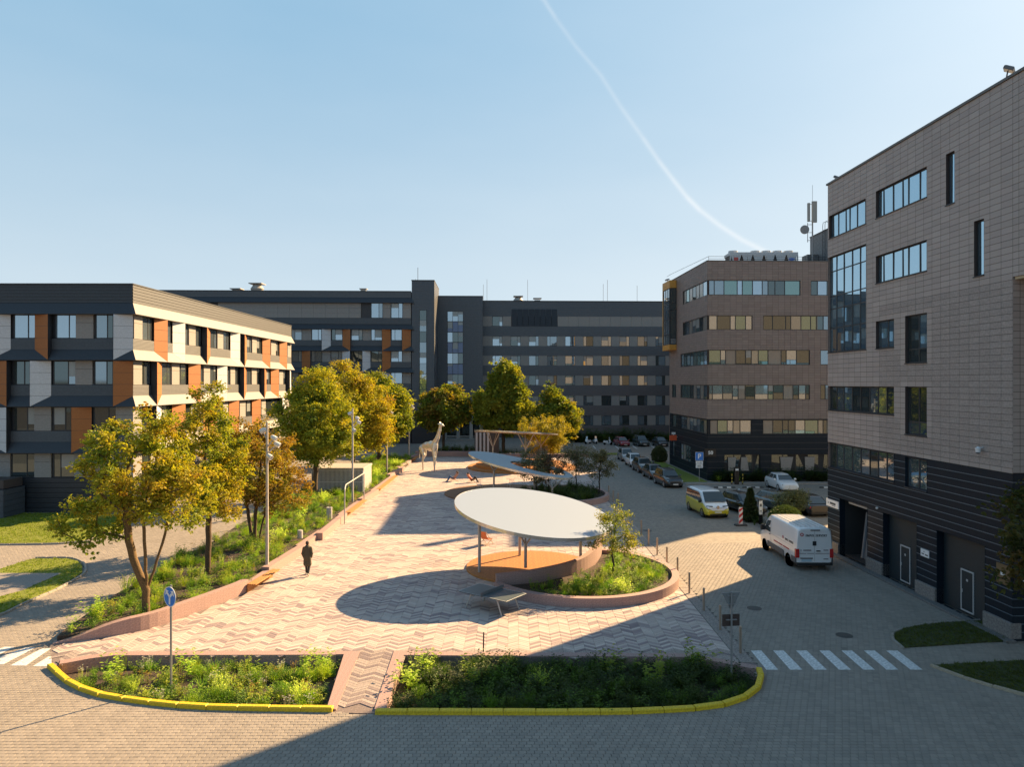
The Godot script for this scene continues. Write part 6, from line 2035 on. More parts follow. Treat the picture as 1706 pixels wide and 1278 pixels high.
func build_plants() -> void:
	for k in 5: plant_meshes.append(plant_mesh(k, 31 + k))
	var fresh := [Vector3(0.217, 0.349, 0.031), Vector3(0.310, 0.410, 0.037), Vector3(0.139, 0.243, 0.034), Vector3(0.388, 0.425, 0.046)]
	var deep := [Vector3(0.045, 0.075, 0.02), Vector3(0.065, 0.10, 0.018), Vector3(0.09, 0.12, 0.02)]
	cover("bed_planting", "mixed green plants filling the front left bed", bed_left(), -0.36, 12.0, [2, 0, 2, 3, 4, 1], fresh, 0.75, -0.16)
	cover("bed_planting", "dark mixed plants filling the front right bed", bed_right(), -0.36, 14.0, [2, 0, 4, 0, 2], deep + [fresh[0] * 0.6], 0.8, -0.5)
	cover("bed_planting", "green plants and grasses of the long left bed", left_bed(), 0.24, 9.0, [2, 2, 0, 2, 4, 3, 0], fresh, 0.82, -0.03)
	cover("bed_planting", "bright green grasses and plants of the front round bed", arc(Vector2(3.6, -37.6), 4.7, 150, -68, 40) + [Vector2(5.2, -39.4), Vector2(4.1, -37.0), Vector2(1.7, -35.1)], 0.28, 11.0, [1, 2, 0, 2, 4], fresh, 0.72, -0.45, 0.35)
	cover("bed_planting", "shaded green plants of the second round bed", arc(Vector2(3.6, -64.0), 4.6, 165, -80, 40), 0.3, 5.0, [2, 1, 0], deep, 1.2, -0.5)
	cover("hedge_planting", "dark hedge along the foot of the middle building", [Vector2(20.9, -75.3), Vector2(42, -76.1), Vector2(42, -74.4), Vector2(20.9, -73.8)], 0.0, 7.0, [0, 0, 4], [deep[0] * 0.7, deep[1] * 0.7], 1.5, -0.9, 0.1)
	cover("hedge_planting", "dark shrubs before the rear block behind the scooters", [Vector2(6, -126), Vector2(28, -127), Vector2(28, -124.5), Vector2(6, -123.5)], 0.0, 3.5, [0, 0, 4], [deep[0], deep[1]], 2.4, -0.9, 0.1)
	cover("bed_planting", "small dark plants in the pink planter behind the giraffe", [Vector2(-13.2, -102.5), Vector2(-4.8, -102.5), Vector2(-4.8, -100.5), Vector2(-13.2, -100.5)], 0.6, 4.0, [0, 1], deep, 1.2, -0.6, 0.1)
	cover("bed_planting", "dark plants behind the farthest platform", [Vector2(-3, -101.5), Vector2(11, -101.5), Vector2(11, -99.8), Vector2(-3, -99.8)], 0.0, 4.0, [0, 1], deep, 1.2, -0.6, 0.1)
	cover("island_planting", "low green plants on the kerbed island by the white van", [Vector2(17.0, -54), Vector2(19, -54), Vector2(22, -48.2), Vector2(18.3, -47.5)], 0.02, 6.0, [2, 1, 0], deep, 0.8, -0.6, 0.1)
	var g := "shrubs standing out in the beds"
	for q in [
		["bright leafy shrub by the paved aisle at the front right bed's left corner", Vector3(-3.44, -0.36, -24.7), 0, 1.6, fresh[1]], ["second bright shrub right behind the aisle corner shrub", Vector3(-3.01, -0.36, -25.81), 0, 1.3, fresh[1]],
		["feathery grey-green bush, largest in the front left bed", Vector3(-9.84, -0.36, -24.23), 4, 1.4, Vector3(0.13, 0.155, 0.05)], ["tall green shrub at the left end of the front left bed", Vector3(-14.32, -0.36, -25.19), 0, 1.35, fresh[0]],
		["pale grass clump beside the blue arrow sign", Vector3(-13.1, -0.36, -24.7), 1, 0.9, fresh[3]], ["leafy shrub right of the blue arrow sign's pole", Vector3(-11.62, -0.36, -25.71), 0, 1.3, fresh[0]],
		["upright shrub against the pink wall left of the aisle", Vector3(-6.8, -0.36, -26.13), 0, 1.2, fresh[0]], ["second upright shrub against the pink wall, nearer the middle", Vector3(-7.65, -0.36, -26.24), 0, 1.2, fresh[1]],
		["low bush near the yellow kerb's end at the aisle", Vector3(-7.11, -0.36, -23.86), 4, 1.2, fresh[3]], ["feathery dark bush in the middle of the front right bed", Vector3(0.98, -0.36, -24.7), 4, 1.4, deep[1]],
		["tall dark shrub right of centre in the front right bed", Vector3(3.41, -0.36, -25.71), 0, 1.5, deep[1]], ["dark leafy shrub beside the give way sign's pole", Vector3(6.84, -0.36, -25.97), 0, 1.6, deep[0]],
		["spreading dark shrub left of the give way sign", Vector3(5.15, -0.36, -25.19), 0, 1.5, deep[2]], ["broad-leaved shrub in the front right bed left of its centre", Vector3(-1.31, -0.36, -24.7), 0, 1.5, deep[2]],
		["round feathery bush at the first lamp post's foot in the left bed", Vector3(-15.96, 0.24, -43.16), 4, 1.4, fresh[3]], ["bright green clump left of the grey cylinder bin", Vector3(-15.37, 0.24, -51.56), 0, 1.4, fresh[1]],
		["dense bush behind the pink wall near the walking person", Vector3(-14.96, 0.24, -45.64), 4, 1.5, fresh[0]], ["leafy bush below the nearest tree's road side", Vector3(-17.83, 0.24, -30.46), 0, 1.3, fresh[0]],
		["small bush at the near tip of the left bed", Vector3(-17.73, 0.24, -28.56), 0, 0.9, fresh[0]], ["dry pale grass clump left of the nearest tree's trunk", Vector3(-18.7, 0.24, -34.42), 1, 1.6, Vector3(0.26, 0.22, 0.08)],
		["tall bright grass clump at the right of the front round bed", Vector3(7.13, 0.28, -36.39), 1, 0.8, fresh[3]], ["silvery bush in the middle of the front round bed", Vector3(5.27, 0.28, -34.29), 4, 1.3, Vector3(0.16, 0.18, 0.09)],
		["green bush by the pink wall's low end in the front round bed", Vector3(3.1, 0.28, -34.29), 0, 1.2, fresh[0]], 		["round yellow-green bush left of the ticket post", Vector3(21.6, 0, -73.9), 0, 1.0, fresh[3]], ["small bush between the ticket post and the parking sign", Vector3(23.4, 0, -73.9), 0, 0.8, fresh[2]],
		["feathery green clump beyond the white container", Vector3(-14.51, 0.24, -76.35), 4, 1.7, fresh[1]], ["bright bush beside the third lamp post", Vector3(-13.97, 0.24, -85.69), 4, 1.7, fresh[1]],
		["spreading green bush between container and handrail", Vector3(-16.07, 0.24, -60.77), 4, 1.6, fresh[0]]]:
		shrub(q[0], q[1], q[2], q[3], q[4], g)


# ---------------------------------------------------------------- vehicles: the front looks towards +z
func shell(stations: Array) -> MB:      # stations from rear to front: [z, half width, bottom, shoulder, top, half width at the top]
	var rows := []
	for s in stations:
		var w: float = s[1]
		var t: float = s[5]
		var half := [Vector2(w * 0.80, s[2]), Vector2(w * 0.96, s[2] + 0.07), Vector2(w, lerpf(s[2], s[3], 0.55)), Vector2(w * 0.985, s[3]), Vector2(lerpf(w, t, 0.75), lerpf(s[3], s[4], 0.82)), Vector2(t * 0.86, s[4]), Vector2(t * 0.4, s[4] + 0.015)]
		var ring := PackedVector3Array()
		for p in half: ring.append(Vector3(-p.x, p.y, s[0]))
		for k in range(half.size() - 1, -1, -1): ring.append(Vector3(half[k].x, half[k].y, s[0]))
		rows.append(ring)
	rows.reverse()
	var b := mb()
	b.strip(rows, true)
	for e in [0, rows.size() - 1]:
		var ring: PackedVector3Array = rows[e]
		for j in range(1, ring.size() - 1):
			if e == 0: b.tri(ring[0], ring[j + 1], ring[j])
			else: b.tri(ring[0], ring[j], ring[j + 1])
	return b

func wheels(t: Node3D, track: float, base: float, mid: float, r: float, alloy: Material) -> void:
	var rubber := mat("tyre", Vector3(0.018, 0.018, 0.019), 0.85)
	for sx in [-1, 1]:
		for sz in [-1, 1]:
			var at := Vector3(sx * track, r, mid + sz * base * 0.5)
			var xf := Transform3D(Basis(Vector3(0, 1, 0), Vector3(sx, 0, 0), Vector3(0, 0, 1)), at)
			var arch := mb(xf.translated_local(Vector3(0, -0.02, 0)))
			arch.lathe([Vector2(r + 0.075, -0.12), Vector2(r + 0.075, 0.0), Vector2(r * 0.5, 0.004), Vector2(0, 0.004)], Vector3.ZERO, 24)
			part(t, "wheel_arch", arch, mat("arch black", Vector3(0.012, 0.012, 0.013), 0.8))
			var w := mb(xf)
			w.lathe([Vector2(r * 0.62, -0.16), Vector2(r * 0.96, -0.16), Vector2(r, -0.12), Vector2(r, 0.0), Vector2(r * 0.95, 0.035), Vector2(r * 0.68, 0.03), Vector2(r * 0.66, -0.02)], Vector3.ZERO, 24)
			var wheel := part(t, "wheel", w, rubber)
			var rim := mb(xf)
			rim.lathe([Vector2(r * 0.67, -0.02), Vector2(r * 0.66, 0.028), Vector2(r * 0.58, 0.02), Vector2(r * 0.55, -0.03), Vector2(0, -0.03)], Vector3.ZERO, 20)
			for k in 5:
				var a := TAU * k / 5.0
				var d := Vector3(cos(a), 0, sin(a))
				var s := Vector3(-d.z, 0, d.x) * r * 0.09
				rim.quad(d * r * 0.08 - s * 1.5 + Vector3(0, 0.02, 0), d * r * 0.6 - s + Vector3(0, 0.02, 0), d * r * 0.6 + s + Vector3(0, 0.02, 0), d * r * 0.08 + s * 1.5 + Vector3(0, 0.02, 0))
			rim.lathe([Vector2(r * 0.14, 0.0), Vector2(r * 0.12, 0.03), Vector2(0, 0.03)], Vector3.ZERO, 10)
			part(wheel, "rim", rim, alloy)

func car_paint(key: String, c: Vector3, metal := 0.0) -> StandardMaterial3D:
	var m := mat(key, c, 0.32, metal)
	m.clearcoat_enabled = true
	m.clearcoat = 0.9
	m.clearcoat_roughness = 0.06
	return m

func pane4(t: Node, called: String, a: Vector3, b: Vector3, c: Vector3, d: Vector3, m: Material, out := Vector3.ZERO) -> void:
	var g := mb()
	g.quad(a + out, b + out, c + out, d + out)
	part(t, called, g, m)

# L, W, H, hood (height at windscreen), nose, belt, deck; zf, zr1, zr2, zb: windscreen foot, roof front, roof rear, rear window foot
func car(called: String, label: String, at: Vector3, turn: float, paint: Material, o: Dictionary) -> Node3D:
	var t := thing(called, label, "car", at, turn, o.get("group", ""))
	var L: float = o.L
	var w: float = o.W * 0.5
	var r: float = o.get("r", 0.33)
	var st := [[-0.5 * L, w * 0.78, 0.42, o.deck * 0.70, o.deck * 0.86, w * 0.66], [-0.488 * L, w * 0.90, 0.30, o.deck * 0.74, o.deck * 0.97, w * 0.76], [-0.44 * L, w * 0.97, 0.24, o.deck * 0.80, o.deck, w * 0.80], [-0.28 * L, w, 0.2, o.belt * 0.84, o.belt, w * 0.86], [0.0, w, 0.2, o.belt * 0.82, o.belt, w * 0.87], [o.zf - 0.05, w, 0.2, o.belt * 0.82, o.hood, w * 0.86], [0.36 * L, w * 0.985, 0.21, o.nose * 0.84, lerpf(o.hood, o.nose, 0.62), w * 0.80], [0.445 * L, w * 0.93, 0.22, o.nose * 0.76, o.nose, w * 0.72], [0.485 * L, w * 0.83, 0.24, o.nose * 0.66, o.nose * 0.90, w * 0.62], [0.5 * L, w * 0.68, 0.32, o.nose * 0.56, o.nose * 0.72, w * 0.54]]
	part(t, "body", shell(st), paint)
	# cabin
	var w0 := w * 0.86
	var w1 := w * 0.66
	var y0: float = o.belt - 0.04
	var lev := func(f: float) -> Array:
		return [lerpf(o.zf, o.zr1, f), lerpf(o.zb, o.zr2, f), lerpf(w0, w1, pow(f, 1.25)), lerpf(y0, o.H - 0.05, f)]
	var rows := []
	for f in [0.0, 0.35, 0.7, 1.0, 1.03, 1.05]:
		var q: Array = lev.call(minf(f, 1.0))
		var ring := PackedVector3Array()
		var k := 1.0 if f <= 1.0 else (0.90 if f < 1.04 else 0.55)
		var y: float = q[3] if f <= 1.0 else (o.H - 0.012 if f < 1.04 else o.H)
		var zc: float = (q[0] + q[1]) * 0.5
		var zh: float = (q[0] - q[1]) * 0.5 * k
		for i in 28:
			var a := TAU * i / 28.0
			var c := cos(a)
			var s := sin(a)
			ring.append(Vector3(signf(c) * pow(absf(c), 0.28) * q[2] * k, y, zc + signf(-s) * pow(absf(s), 0.28) * zh))
		rows.append(ring)
	var cab := mb()
	cab.strip(rows, true)
	var tri_ring: PackedVector3Array = rows[-1]
	for j in range(1, 27): cab.tri(tri_ring[0], tri_ring[j], tri_ring[j + 1])
	part(t, "cabin", cab, o.get("roof", paint))
	var glass_m := mat("car glass", Vector3(0.05, 0.065, 0.07), 0.03, 0.35)
	var a: Array = lev.call(0.10)
	var b: Array = lev.call(0.93)
	pane4(t, "windscreen", Vector3(-a[2] * 0.90, a[3], a[0]), Vector3(a[2] * 0.90, a[3], a[0]), Vector3(b[2] * 0.88, b[3], b[0]), Vector3(-b[2] * 0.88, b[3], b[0]), glass_m, Vector3(0, 0.015, 0.02))
	a = lev.call(0.2)
	b = lev.call(0.9)
	pane4(t, "rear_window", Vector3(a[2] * 0.86, a[3], a[1]), Vector3(-a[2] * 0.86, a[3], a[1]), Vector3(-b[2] * 0.86, b[3], b[1]), Vector3(b[2] * 0.86, b[3], b[1]), glass_m, Vector3(0, 0.012, -0.02))
	a = lev.call(0.14)
	b = lev.call(0.90)
	for side in [-1, 1]:
		var cuts := [0.10, 0.40, 0.44, 0.74, 0.77, 0.93]
		for k in range(0, 6, 2):
			var za0: float = lerpf(a[0], a[1], cuts[k])
			var za1: float = lerpf(a[0], a[1], cuts[k + 1])
			var zb0: float = lerpf(b[0], b[1], cuts[k])
			var zb1: float = lerpf(b[0], b[1], cuts[k + 1])
			var p := [Vector3(side * a[2], a[3], za1), Vector3(side * a[2], a[3], za0), Vector3(side * b[2], b[3], zb0), Vector3(side * b[2], b[3], zb1)]
			if side > 0: p = [p[1], p[0], p[3], p[2]]
			pane4(t, "side_window", p[0], p[1], p[2], p[3], glass_m, Vector3(side * 0.016, 0.004, 0))
		var m := mb()
		m.bevel(Vector3(side * (w - 0.02), o.belt - 0.02, o.zf - 0.42), Vector3(side * (w + 0.17), o.belt + 0.13, o.zf - 0.28), 0.04)
		part(t, "mirror", m, o.get("mirror", paint))
		var lamp := mb()
		lamp.bevel(Vector3(side * w * 0.42, o.nose * 0.72, 0.452 * L), Vector3(side * w * 0.84, o.nose * 0.86, 0.476 * L), 0.03)
		part(t, "headlight", lamp, mat("headlight", Vector3(0.5, 0.53, 0.55), 0.1, 0.4))
		lamp = mb()
		lamp.bevel(Vector3(side * w * 0.56, o.deck * 0.70, -0.494 * L), Vector3(side * w * 0.90, o.deck * 0.86, -0.474 * L), 0.03)
		part(t, "tail_light", lamp, mat("tail light", Vector3(0.28, 0.012, 0.012), 0.2))
		for k in 2:
			var hd := mb()
			hd.box(Vector3(side * (w - 0.005), o.belt * 0.86, lerpf(o.zf, o.zb, 0.40 + k * 0.33)), Vector3(side * (w + 0.012), o.belt * 0.86 + 0.03, lerpf(o.zf, o.zb, 0.36 + k * 0.33)))
			part(t, "door_handle", hd, o.get("trim", paint))
	var dark := mat("car trim", Vector3(0.014, 0.014, 0.015), 0.5)
	var g := mb()
	g.bevel(Vector3(-w * 0.52, 0.30, 0.47 * L), Vector3(w * 0.52, o.nose * 0.62, 0.4985 * L), 0.02)
	part(t, "grille", g, dark)
	var plate := mat("number plate", Vector3(0.6, 0.6, 0.58), 0.5)
	for e in [[0.5005, o.nose * 0.44], [-0.497, o.deck * 0.58]]:
		g = mb()
		g.box(Vector3(-0.26, e[1] - 0.055, e[0] * L - 0.012), Vector3(0.26, e[1] + 0.055, e[0] * L + 0.012))
		for k in 6: pass
		part(t, "number_plate", g, plate)
	g = mb()
	g.box(Vector3(-w * 0.8, 0.24, -0.5 * L - 0.005), Vector3(w * 0.8, 0.42, -0.47 * L))
	part(t, "bumper", g, dark)
	wheels(t, w - 0.03, o.get("wb", L * 0.6), o.get("wm", 0.0), r, o.get("alloy", mat("alloy", Vector3(0.42, 0.43, 0.44), 0.35, 0.6)))
	if o.get("rails", false):
		g = mb()
		for side in [-1, 1]: g.tube([Vector3(side * w1 * 0.98, o.H - 0.03, o.zr1 - 0.1), Vector3(side * w1 * 0.98, o.H + 0.05, o.zr1 - 0.3), Vector3(side * w1 * 0.98, o.H + 0.05, o.zr2 + 0.3), Vector3(side * w1 * 0.98, o.H - 0.03, o.zr2 + 0.1)], [0.02, 0.02, 0.02, 0.02], 6)
		part(t, "roof_rail", g, mat("alloy"))
	return t

func build_vehicles() -> void:
	var suv := {"L": 4.55, "W": 1.86, "H": 1.66, "hood": 1.06, "nose": 0.92, "belt": 1.06, "deck": 1.08, "zf": 1.15, "zr1": 0.42, "zr2": -1.65, "zb": -2.08, "r": 0.36, "rails": true}
	var hatch := {"L": 4.15, "W": 1.78, "H": 1.48, "hood": 0.95, "nose": 0.80, "belt": 0.94, "deck": 0.98, "zf": 1.15, "zr1": 0.32, "zr2": -1.40, "zb": -1.95, "r": 0.32}
	var estate := {"L": 4.65, "W": 1.82, "H": 1.48, "hood": 0.95, "nose": 0.78, "belt": 0.93, "deck": 0.95, "zf": 1.2, "zr1": 0.38, "zr2": -1.75, "zb": -2.2, "r": 0.33, "rails": true}
	var black := car_paint("black paint", Vector3(0.012, 0.013, 0.015))
	var white := car_paint("white paint", Vector3(0.62, 0.63, 0.64))
	var row := "cars parked along the right kerb"
	var with := func(base: Dictionary, extra: Dictionary) -> Dictionary:
		var d := base.duplicate()
		d.merge(extra, true)
		return d
	car("parked_car", "black SUV, nearest of the cars parked in line along the kerb", Vector3(15.75, 0, -71.9), 0.12, black, with.call(suv, {"group": row}))
	car("parked_car", "black low hatchback, second in the kerbside line", Vector3(15.5, 0, -77.6), 0.08, car_paint("blue black paint", Vector3(0.014, 0.016, 0.022)), with.call(hatch, {"group": row}))
	car("parked_car", "dark estate with roof rails, third in the kerbside line", Vector3(15.35, 0, -83.4), 0.06, car_paint("graphite paint", Vector3(0.02, 0.022, 0.024)), with.call(suv, {"group": row, "H": 1.58}))
	car("parked_car", "white hatchback, fourth in the kerbside line", Vector3(15.3, 0, -89.0), 0.05, white, with.call(hatch, {"group": row, "H": 1.56}))
	car("parked_car", "silver grey car, farthest in the kerbside line", Vector3(15.3, 0, -95.6), 0.03, car_paint("silver paint", Vector3(0.24, 0.24, 0.245), 0.4), with.call(hatch, {"group": row, "H": 1.6}))
	var far := "cars parked before the rear block"
	car("parked_car", "red car parked head-out before the rear block", Vector3(18.1, 0, -117.6), 0.18, car_paint("red paint", Vector3(0.20, 0.012, 0.022)), with.call(hatch, {"group": far}))
	car("parked_car", "dark green-black SUV between the red and the black car", Vector3(21.3, 0, -117.6), 0.12, car_paint("petrol paint", Vector3(0.014, 0.026, 0.03)), with.call(suv, {"group": far}))
	car("parked_car", "black saloon, rightmost before the rear block", Vector3(24.4, 0, -117.2), 0.1, black, with.call(hatch, {"group": far}))
	car("parked_car", "white car with black roof pillars parked nose-out before the middle building", Vector3(26.2, 0, -69.2), 0.02, white, with.call(suv, {"L": 4.5, "W": 1.83, "H": 1.54, "rails": false, "zr2": -1.3, "zb": -2.05, "roof": white}))
	car("parked_car", "black estate with bright roof rails beside the yellow minibus", Vector3(18.6, 0, -57.4), 0.26, car_paint("deep black paint", Vector3(0.010, 0.013, 0.014)), with.call(estate, {}))
	car("parked_car", "grey car half hidden behind the cypress and the thuja", Vector3(21.6, 0, -58.0), 0.3, car_paint("grey paint", Vector3(0.10, 0.12, 0.125), 0.4), with.call(hatch, {}))
	car("parked_car", "black car seen from behind at the garage corner", Vector3(23.6, 0, -56.9), PI + 0.05, black, with.call(hatch, {"L": 4.5, "W": 1.86, "zr2": -1.1, "zb": -2.1}))
	minibus()
	van()
	scooter(Vector3(16.1, 0, -119.5), 0.9, "white scooter left of the red car")
	scooter(Vector3(12.9, 0, -121.0), -0.7, "scooter under the rusty-topped tree")
	scooter(Vector3(14.2, 0, -121.5), 0.2, "dim scooter among the shrubs between the two white ones")

func minibus() -> void:
	var t := thing("minibus", "yellow and white minibus facing the viewer on the right road", "minibus", Vector3(15.45, 0, -56.4), 0.09)
	var yellow := car_paint("lime yellow paint", Vector3(0.52, 0.42, 0.012))
	var white := car_paint("minibus white", Vector3(0.66, 0.68, 0.70))
	var w := 0.99
	part(t, "body", shell([[-2.35, w * 0.86, 0.35, 0.9, 1.1, w * 0.84], [-2.3, w * 0.96, 0.25, 0.95, 1.14, w * 0.93], [-1.9, w, 0.22, 0.95, 1.14, w * 0.98], [1.2, w, 0.22, 0.92, 1.10, w * 0.98], [1.75, w * 0.985, 0.22, 0.86, 1.04, w * 0.95], [2.1, w * 0.95, 0.23, 0.70, 0.86, w * 0.88], [2.28, w * 0.88, 0.24, 0.62, 0.72, w * 0.8], [2.36, w * 0.76, 0.30, 0.5, 0.6, w * 0.7]]), yellow)
	part(t, "upper_body", shell([[-2.3, w * 0.90, 1.05, 1.3, 1.72, w * 0.70], [-2.2, w * 0.95, 1.05, 1.35, 1.9, w * 0.80], [-1.6, w * 0.965, 1.05, 1.35, 1.94, w * 0.84], [0.4, w * 0.965, 1.05, 1.35, 1.94, w * 0.84], [0.95, w * 0.96, 1.02, 1.33, 1.86, w * 0.82], [1.5, w * 0.95, 1.0, 1.22, 1.46, w * 0.84], [1.85, w * 0.93, 0.92, 1.05, 1.14, w * 0.84], [2.16, w * 0.88, 0.74, 0.9, 0.98, w * 0.76], [2.32, w * 0.76, 0.70, 0.78, 0.83, w * 0.66]]), white)
	var g := mat("car glass")
	pane4(t, "windscreen", Vector3(-0.86, 1.20, 1.84), Vector3(0.86, 1.20, 1.84), Vector3(0.74, 1.86, 0.99), Vector3(-0.74, 1.86, 0.99), g, Vector3(0, 0.03, 0.04))
	pane4(t, "rear_window", Vector3(0.78, 1.25, -2.3), Vector3(-0.78, 1.25, -2.3), Vector3(-0.68, 1.78, -2.24), Vector3(0.68, 1.78, -2.24), g, Vector3(0, 0, -0.04))
	for s in [-1, 1]:
		for q in [[1.55, 1.25, 0.62, 0.62], [0.56, 0.56, -0.75, -0.75], [-0.81, -0.81, -2.1, -2.02]]:
			var p := [Vector3(s * w * 0.965, 1.2, q[2]), Vector3(s * w * 0.965, 1.2, q[0]), Vector3(s * w * 0.885, 1.8, q[1] - (0.55 if q[0] > 1.0 else 0.0)), Vector3(s * w * 0.885, 1.8, q[3])]
			if s > 0: p = [p[1], p[0], p[3], p[2]]
			pane4(t, "side_window", p[0], p[1], p[2], p[3], g, Vector3(s * 0.022, 0, 0))
		var b := mb()
		b.bevel(Vector3(s * 0.98, 1.1, 1.25), Vector3(s * 1.16, 1.32, 1.38), 0.04)
		part(t, "mirror", b, mat("car trim", Vector3(0.014, 0.014, 0.015), 0.5))
		b = mb(Transform3D(Basis(Vector3.UP, s * 0.32), Vector3(s * 0.62, 0.93, 2.19)))
		b.bevel(Vector3(-0.24, -0.035, -0.03), Vector3(0.24, 0.045, 0.05), 0.02)
		part(t, "headlight", b, mat("lamp dark", Vector3(0.06, 0.075, 0.09), 0.15, 0.3))
		b = mb()
		b.bevel(Vector3(s * 0.62, 0.95, -2.36), Vector3(s * 0.92, 1.1, -2.3), 0.02)
		part(t, "tail_light", b, mat("tail light", Vector3(0.28, 0.012, 0.012), 0.2))
	var v := mb()      # the white V of the front
	v.quad(Vector3(-0.42, 0.62, 2.36), Vector3(0.42, 0.62, 2.36), Vector3(0.70, 0.80, 2.33), Vector3(-0.70, 0.80, 2.33))
	part(t, "front_panel", v, white)
	v = mb()
	v.xf = Transform3D(Basis(Vector3(1, 0, 0), PI / 2 - 0.2), Vector3(0, 0.87, 2.32))
	v.lathe([Vector2(0.12, 0), Vector2(0.12, 0.03), Vector2(0.09, 0.03), Vector2(0.085, 0.015), Vector2(0, 0.015)], Vector3.ZERO, 16)
	part(t, "emblem", v, mat("chrome", Vector3(0.3, 0.3, 0.31), 0.2, 0.8))
	v = mb()
	v.bevel(Vector3(-0.62, 0.27, 2.28), Vector3(0.62, 0.40, 2.372), 0.02)
	part(t, "grille", v, mat("car trim"))
	v = mb()
	v.box(Vector3(-0.26, 0.44, 2.345), Vector3(0.26, 0.55, 2.375))
	part(t, "number_plate", v, mat("number plate"))
	wheels(t, w - 0.03, 2.99, 0.0, 0.36, mat("alloy dark", Vector3(0.2, 0.2, 0.21), 0.35, 0.6))

func van() -> void:
	var t := thing("delivery_van", "white delivery van with red and black lettering, seen from its rear, by the garages", "van", Vector3(16.62, 0, -42.1), PI)
	var white := car_paint("van white", Vector3(0.66, 0.66, 0.665))
	var w := 1.02
	var st := [[-2.99, w * 0.93, 0.42, 1.6, 2.25, w * 0.82], [-2.95, w * 0.985, 0.36, 1.65, 2.32, w * 0.87], [-2.5, w, 0.34, 1.65, 2.35, w * 0.89], [0.9, w, 0.34, 1.65, 2.36, w * 0.89], [1.3, w, 0.34, 1.6, 2.31, w * 0.88], [1.72, w * 0.995, 0.34, 1.45, 1.94, w * 0.88], [2.2, w * 0.98, 0.34, 1.18, 1.42, w * 0.86], [2.45, w * 0.965, 0.34, 1.08, 1.26, w * 0.84], [2.8, w * 0.93, 0.34, 0.95, 1.10, w * 0.8], [2.96, w * 0.85, 0.36, 0.78, 0.9, w * 0.72], [3.0, w * 0.75, 0.42, 0.65, 0.72, w * 0.65]]
	var body := part(t, "body", shell(st), white)
	var g := mat("car glass")
	pane4(t, "windscreen", Vector3(-0.9, 1.42, 2.24), Vector3(0.9, 1.42, 2.24), Vector3(0.8, 2.22, 1.42), Vector3(-0.8, 2.22, 1.42), g, Vector3(0, 0.03, 0.03))
	var grey := mat("grey plastic", Vector3(0.085, 0.088, 0.092), 0.6)
	var dark := mat("car trim")
	for s in [-1, 1]:
		var p := [Vector3(s * w, 1.32, 0.88), Vector3(s * w, 1.32, 1.92), Vector3(s * w * 0.945, 1.95, 1.42), Vector3(s * w * 0.93, 2.02, 0.88)]
		if s > 0: p = [p[1], p[0], p[3], p[2]]
		pane4(t, "side_window", p[0], p[1], p[2], p[3], g, Vector3(s * 0.014, 0, 0))
		var b := mb()
		b.bevel(Vector3(s * 1.03, 1.28, 1.75), Vector3(s * 1.26, 1.62, 1.9), 0.05)
		part(t, "mirror", b, dark)
		b = mb()
		b.box(Vector3(s * 0.99, 0.42, -1.2), Vector3(s * 1.035, 0.72, 1.35))
		b.box(Vector3(s * 0.99, 0.42, -2.96), Vector3(s * 1.035, 0.72, -2.35))
		part(t, "side_moulding", b, grey)
		b = mb()
		b.bevel(Vector3(s * 0.84, 0.72, -3.03), Vector3(s * 1.03, 1.2, -2.84), 0.02)
		part(t, "tail_light", b, mat("tail light red", Vector3(0.42, 0.02, 0.02), 0.25))
		b = mb()
		b.bevel(Vector3(s * 0.52, 0.78, 2.84), Vector3(s * 0.86, 0.98, 2.94), 0.03)
		part(t, "headlight", b, mat("headlight", Vector3(0.5, 0.53, 0.55), 0.1, 0.4))
		b = mb()
		b.box(Vector3(s * 1.005, 1.18, 1.05), Vector3(s * 1.045, 1.22, 0.9))
		part(t, "door_handle", b, dark)
		b = mb()
		b.box(Vector3(s * 1.012, 0.5, 0.8), Vector3(s * 1.022, 2.05, 0.815))
		b.box(Vector3(s * 1.012, 1.24, -2.6), Vector3(s * 1.022, 1.255, 0.78))
		part(t, "panel_line", b, mat("panel gap", Vector3(0.32, 0.32, 0.33), 0.7))
	var b := mb()
	for k in 6: b.bevel(Vector3(-0.72 + k * 0.27, 2.34, -2.75), Vector3(-0.64 + k * 0.27, 2.385, 0.9), 0.012)
	part(t, "roof_rib", b, white)
	b = mb()
	b.box(Vector3(-0.98, 0.30, -3.06), Vector3(0.98, 0.45, -2.9))
	part(t, "bumper", b, mat("car trim"))
	b = mb()
	b.box(Vector3(-0.006, 0.5, -3.0), Vector3(0.006, 2.2, -2.97))
	b.box(Vector3(-0.86, 1.0, -3.0), Vector3(0.86, 1.012, -2.975))
	part(t, "rear_door_gap", b, mat("panel gap"))
	b = mb()
	b.box(Vector3(-0.10, 1.38, -3.012), Vector3(0.10, 1.62, -2.98))
	part(t, "door_badge", b, mat("badge navy", Vector3(0.012, 0.016, 0.022), 0.4))
	b = mb()
	b.box(Vector3(-0.32, 1.06, -3.03), Vector3(-0.1, 1.11, -2.98))
	b.box(Vector3(0.1, 0.66, -3.02), Vector3(0.78, 0.71, -2.98))
	b.box(Vector3(-0.3, 2.2, -3.02), Vector3(0.22, 2.25, -2.9))
	part(t, "rear_trim", b, dark)
	b = mb()
	b.box(Vector3(0.16, 0.5, -3.012), Vector3(0.72, 0.63, -2.99))
	part(t, "number_plate", b, mat("pale blue plate", Vector3(0.36, 0.48, 0.56), 0.5))
	# lettering: rear doors
	var ink := mat("lettering black", Vector3(0.03, 0.03, 0.032), 0.5)
	var red := mat("lettering red", Vector3(0.40, 0.03, 0.045), 0.5)
	var back := Basis(Vector3.UP, PI)
	text(t, "IMPEL SERVIKS", 0.165, ink, Transform3D(back * Basis(Vector3(1, 0, 0), Vector3(0.18, 1, 0), Vector3(0, 0, 1)), Vector3(-0.10, 1.93, -2.995)))
	b = mb()
